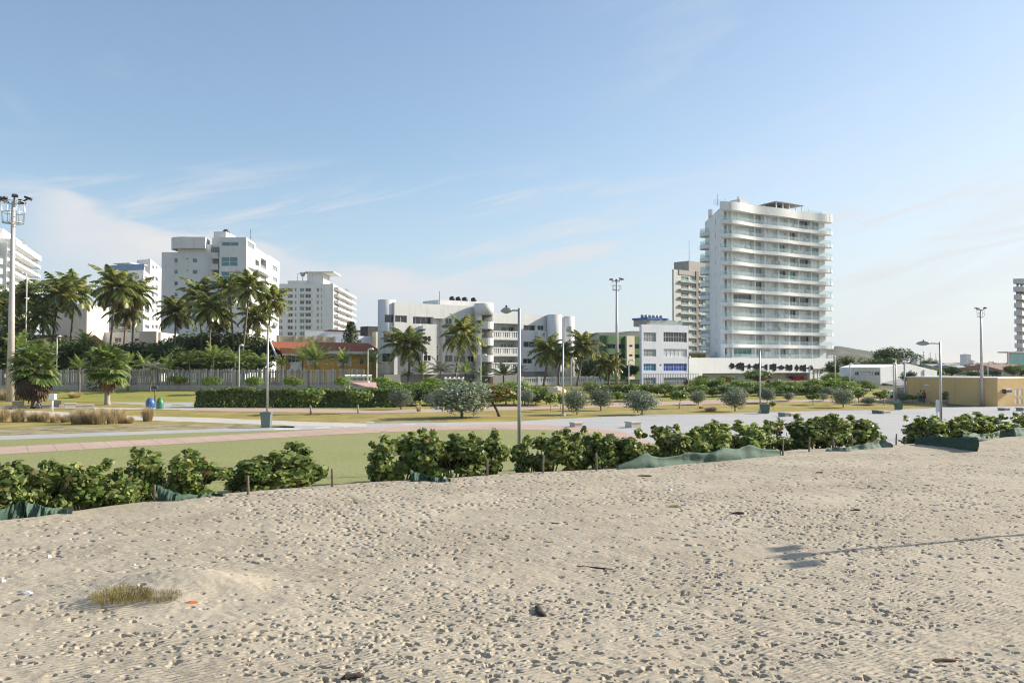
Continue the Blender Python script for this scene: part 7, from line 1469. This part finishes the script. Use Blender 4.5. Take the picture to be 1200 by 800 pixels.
# ---- people
SKIN = mat('skin', (.28, .16, .10), .6, .15, 4); HAIR = mat('dark_hair', (.02, .016, .014), .7, .3, 8)
def person(p, label, pose, shirt, trousers, face=0., scale=1.):
    r = thing('person', p, label, 'person'); r.rotation_euler = (0, 0, face)
    J = pose; names = list(J['p'].keys()); idx = {k: i for i, k in enumerate(names)}; V = [J['p'][k] for k in names]; R = [J['r'][k] for k in names]; E = [(idx[a], idx[b2]) for a, b2 in J['e']]
    def skin(name, V, R, E, m_, root_i=0):
        me = bpy.data.meshes.new(name); me.from_pydata(V, E, []); o = bpy.data.objects.new(name, me); C.objects.link(o); o.parent = r; o.modifiers.new('skin', 'SKIN'); s = o.modifiers.new('sub', 'SUBSURF'); s.levels = 1; s.render_levels = 1
        for i, q in enumerate(me.skin_vertices[0].data): q.radius = (R[i], R[i]); q.use_root = (i == root_i)
        me.materials.append(m_); return o
    b = skin('body', V, R, E, SKIN, idx['pelvis'])
    sh = [k for k in ('chest', 'belly', 'pelvis', 'shl', 'shr', 'ell', 'elr') if k in idx]
    skin('shirt', [J['p'][k] for k in sh], [J['r'][k]*1.18+.012 for k in sh], [(sh.index(a), sh.index(b2)) for a, b2 in J['e'] if a in sh and b2 in sh], shirt)
    tr = ['pelvis', 'hipl', 'hipr', 'knl', 'knr', 'anl', 'anr']; skin('trousers', [J['p'][k] for k in tr], [J['r'][k]*1.2+.01 for k in tr], [(tr.index(a), tr.index(b2)) for a, b2 in J['e'] if a in tr and b2 in tr], trousers)
    h = J['p']['head']; m = MB(); m.lathe((r.location.x+h[0], r.location.y+h[1]+.015, r.location.z+h[2]), [(.095, -.02), (.108, .04), (.09, .10), (.05, .13), (0, .14)], 12); m.build('hair', HAIR, r)
def hand(P, E, Rr, w, name, d, side):
    base = Vector(P[w]); d = Vector(d).normalized(); s = Vector((d.y, -d.x, 0)) if abs(d.z) < .9 else Vector((0, 1, 0)); s.normalize(); k = name; P[k] = tuple(base+d*.07); E.append((w, k)); Rr[k] = .032
    for i, L in enumerate((.070, .085, .080, .062)):
        o = s*(i-1.5)*.021; a = k+'f%d' % i; b2 = a+'t'; P[a] = tuple(base+d*.11+o); P[b2] = tuple(base+d*(.11+L)+o+Vector((0, .012, 0))); E += [(k, a), (a, b2)]; Rr[a] = .009; Rr[b2] = .007
    a = k+'th'; P[a] = tuple(base+d*.05+s*.045); P[a+'t'] = tuple(base+d*.095+s*.062); E += [(w, a), (a, a+'t')]; Rr[a] = .010; Rr[a+'t'] = .008
def standing(step=.12):
    P = {'pelvis': (0, 0, .93), 'belly': (0, 0, 1.10), 'chest': (0, 0, 1.32), 'neck': (0, -.01, 1.47), 'head': (0, -.02, 1.60), 'crown': (0, -.01, 1.70), 'nose': (0, -.115, 1.59), 'shl': (-.19, 0, 1.40), 'shr': (.19, 0, 1.40), 'ell': (-.25, .03, 1.13), 'elr': (.25, .02, 1.13), 'wrl': (-.26, -.04, .88), 'wrr': (.26, -.06, .88),
         'hipl': (-.10, 0, .88), 'hipr': (.10, 0, .88), 'knl': (-.11, -step, .48), 'knr': (.11, step*.3, .48), 'anl': (-.11, -step*.8, .09), 'anr': (.11, step*1.2, .09), 'tol': (-.12, -step*.8-.16, .03), 'tor': (.12, step*1.2-.16, .03), 'earl': (-.085, 0, 1.6), 'earr': (.085, 0, 1.6)}
    R = dict(pelvis=.13, belly=.125, chest=.14, neck=.055, head=.092, crown=.06, nose=.012, shl=.065, shr=.065, ell=.045, elr=.045, wrl=.03, wrr=.03, hipl=.095, hipr=.095, knl=.062, knr=.062, anl=.042, anr=.042, tol=.03, tor=.03, earl=.014, earr=.014)
    E = [('pelvis', 'belly'), ('belly', 'chest'), ('chest', 'neck'), ('neck', 'head'), ('head', 'crown'), ('head', 'nose'), ('head', 'earl'), ('head', 'earr'), ('chest', 'shl'), ('shl', 'ell'), ('ell', 'wrl'), ('chest', 'shr'), ('shr', 'elr'), ('elr', 'wrr'), ('pelvis', 'hipl'), ('hipl', 'knl'), ('knl', 'anl'), ('anl', 'tol'), ('pelvis', 'hipr'), ('hipr', 'knr'), ('knr', 'anr'), ('anr', 'tor')]
    hand(P, E, R, 'wrl', 'pal', (0, -.15, -1), -1); hand(P, E, R, 'wrr', 'par', (0, -.15, -1), 1); return dict(p=P, r=R, e=E)
def seated():
    d = standing(0); P = d['p']
    for k in P:
        x, y, z = P[k]
        if z > .9 and not k.startswith(('wr', 'pa')): P[k] = (x, y*1.0-(z-.93)*.35, z-.43)
    P['pelvis'] = (0, 0, .50); P['hipl'] = (-.11, -.05, .48); P['hipr'] = (.11, -.05, .48); P['knl'] = (-.14, -.46, .50); P['knr'] = (.14, -.46, .50); P['anl'] = (-.14, -.42, .09); P['anr'] = (.14, -.42, .09); P['tol'] = (-.15, -.58, .03); P['tor'] = (.15, -.58, .03)
    P['ell'] = (-.26, -.22, .74); P['elr'] = (.26, -.22, .74); P['wrl'] = (-.16, -.43, .62); P['wrr'] = (.16, -.43, .62)
    for k in [k for k in P if k.startswith('pa')]: del P[k]
    E = [e for e in d['e'] if e[0] in P and e[1] in P]; hand(P, E, d['r'], 'wrl', 'pal', (.2, -.9, -.3), -1); hand(P, E, d['r'], 'wrr', 'par', (-.2, -.9, -.3), 1); return dict(p=P, r=d['r'], e=E)
DARKC = mat('dark_blue_cloth', (.03, .045, .08), .85, .3, 6); BLUEC = mat('pale_blue_cloth', (.22, .34, .48), .85, .2, 6); WHC = mat('white_cloth', (.62, .62, .60), .85, .1, 6); REDC = mat('dusky_red_cloth', (.20, .05, .05), .85, .3, 6); YELC = mat('lime_cloth', (.40, .46, .10), .85, .2, 6)
person(G(1083, 472.8), 'person in dusky dark top standing by the left end of the ochre wall', standing(), REDC, DARKC, .4)
person(G(1079.2, 472.2), 'person in lime top standing beside the left one of the pair', standing(.06), YELC, DARKC, -.5)
person(G(44.8, 478.6), 'person in dark blue top sitting beside the skirted fan palm', seated(), DARKC, BLUEC, 1.0)
p = G(44.8, 478.6); block_(42.6, 47, 475.4, 478.4, .5, 'low pale block under the seated person', SEAT)
p = G(1078, 470.4); d = p.y; r = thing('drum_bin', p, 'pale green drum bin behind the standing pair', 'bin'); m = MB(); m.lathe(p, [(.34, 0), (.36, .05), (.36, 1.0), (.38, 1.03), (.34, 1.06)], 18); m.build('drum', mat('pale_green_paint', (.25, .42, .32), .6, .2, 2), r); m = MB(); m.lathe((p.x, p.y, p.z+1.065), [(.36, 0), (.3, .1), (0, .14)], 18); m.build('lid', GREENB, r)
# ---- the lamp outside the frame whose shadow falls on the sand
def shadow_lamp():
    tip = on_sand(935, 651); k = Vector((cos(pi/2-SUN_AZ), sin(pi/2-SUN_AZ), 0)); H = 8.6; b_ = tip+k*((H-.35)/math.tan(SUN_EL)); b_.z = .45; r = thing('beach_lamp', b_, 'tall pole with a boxy lamp cluster on the beach, outside the right frame edge', 'lamp post')
    m = MB(); m.tube([b_-Vector((0, 0, .5)), b_+Vector((0, 0, H*.5)), b_+Vector((0, 0, H-.4))], [.10, .085, .07], 10); m.build('pole', STEEL, r); s = Vector((-k.y, k.x, 0))
    c = b_+Vector((0, 0, H-.3)); m = MB(); s = Vector((.05, 1, 0)); m.tube([c-s*1.0, c+s*1.0], .045, 6); m.build('cross_arm', STEEL, r)
    for q in (-.85, 0, .85):
        e = c+s*q; m = MB(); f = k*.22; w = s*.27; m.hexa([e-w-f+Vector((0, 0, -.16)), e+w-f+Vector((0, 0, -.16)), e+w+f+Vector((0, 0, -.13)), e-w+f+Vector((0, 0, -.13)), e-w-f+Vector((0, 0, .12)), e+w-f+Vector((0, 0, .12)), e+w+f+Vector((0, 0, .16)), e-w+f+Vector((0, 0, .16))]); m.build('lamp_head', DKST, r)
    m = MB(); m.tube([b_+Vector((0, 0, H-.75)), b_+Vector((0, 0, H+.05))], .06, 6); m.build('bracket', STEEL, r)
shadow_lamp()
# ---- haze: one even box of air
hz = MB(); hz.box(-2600, 3400, -120, 4600, -1.2, 95); o = hz.build('haze', [], None); o['kind'] = 'stuff'
hm = bpy.data.materials.new('haze_air'); hm.use_nodes = True; N = hm.node_tree.nodes; N.remove(N['Principled BSDF']); pv = N.new('ShaderNodeVolumePrincipled'); pv.inputs['Color'].default_value = (.82, .88, .96, 1); pv.inputs['Density'].default_value = .00008; pv.inputs['Anisotropy'].default_value = .1
hm.node_tree.links.new(pv.outputs[0], N['Material Output'].inputs['Volume']); o.data.materials.append(hm)
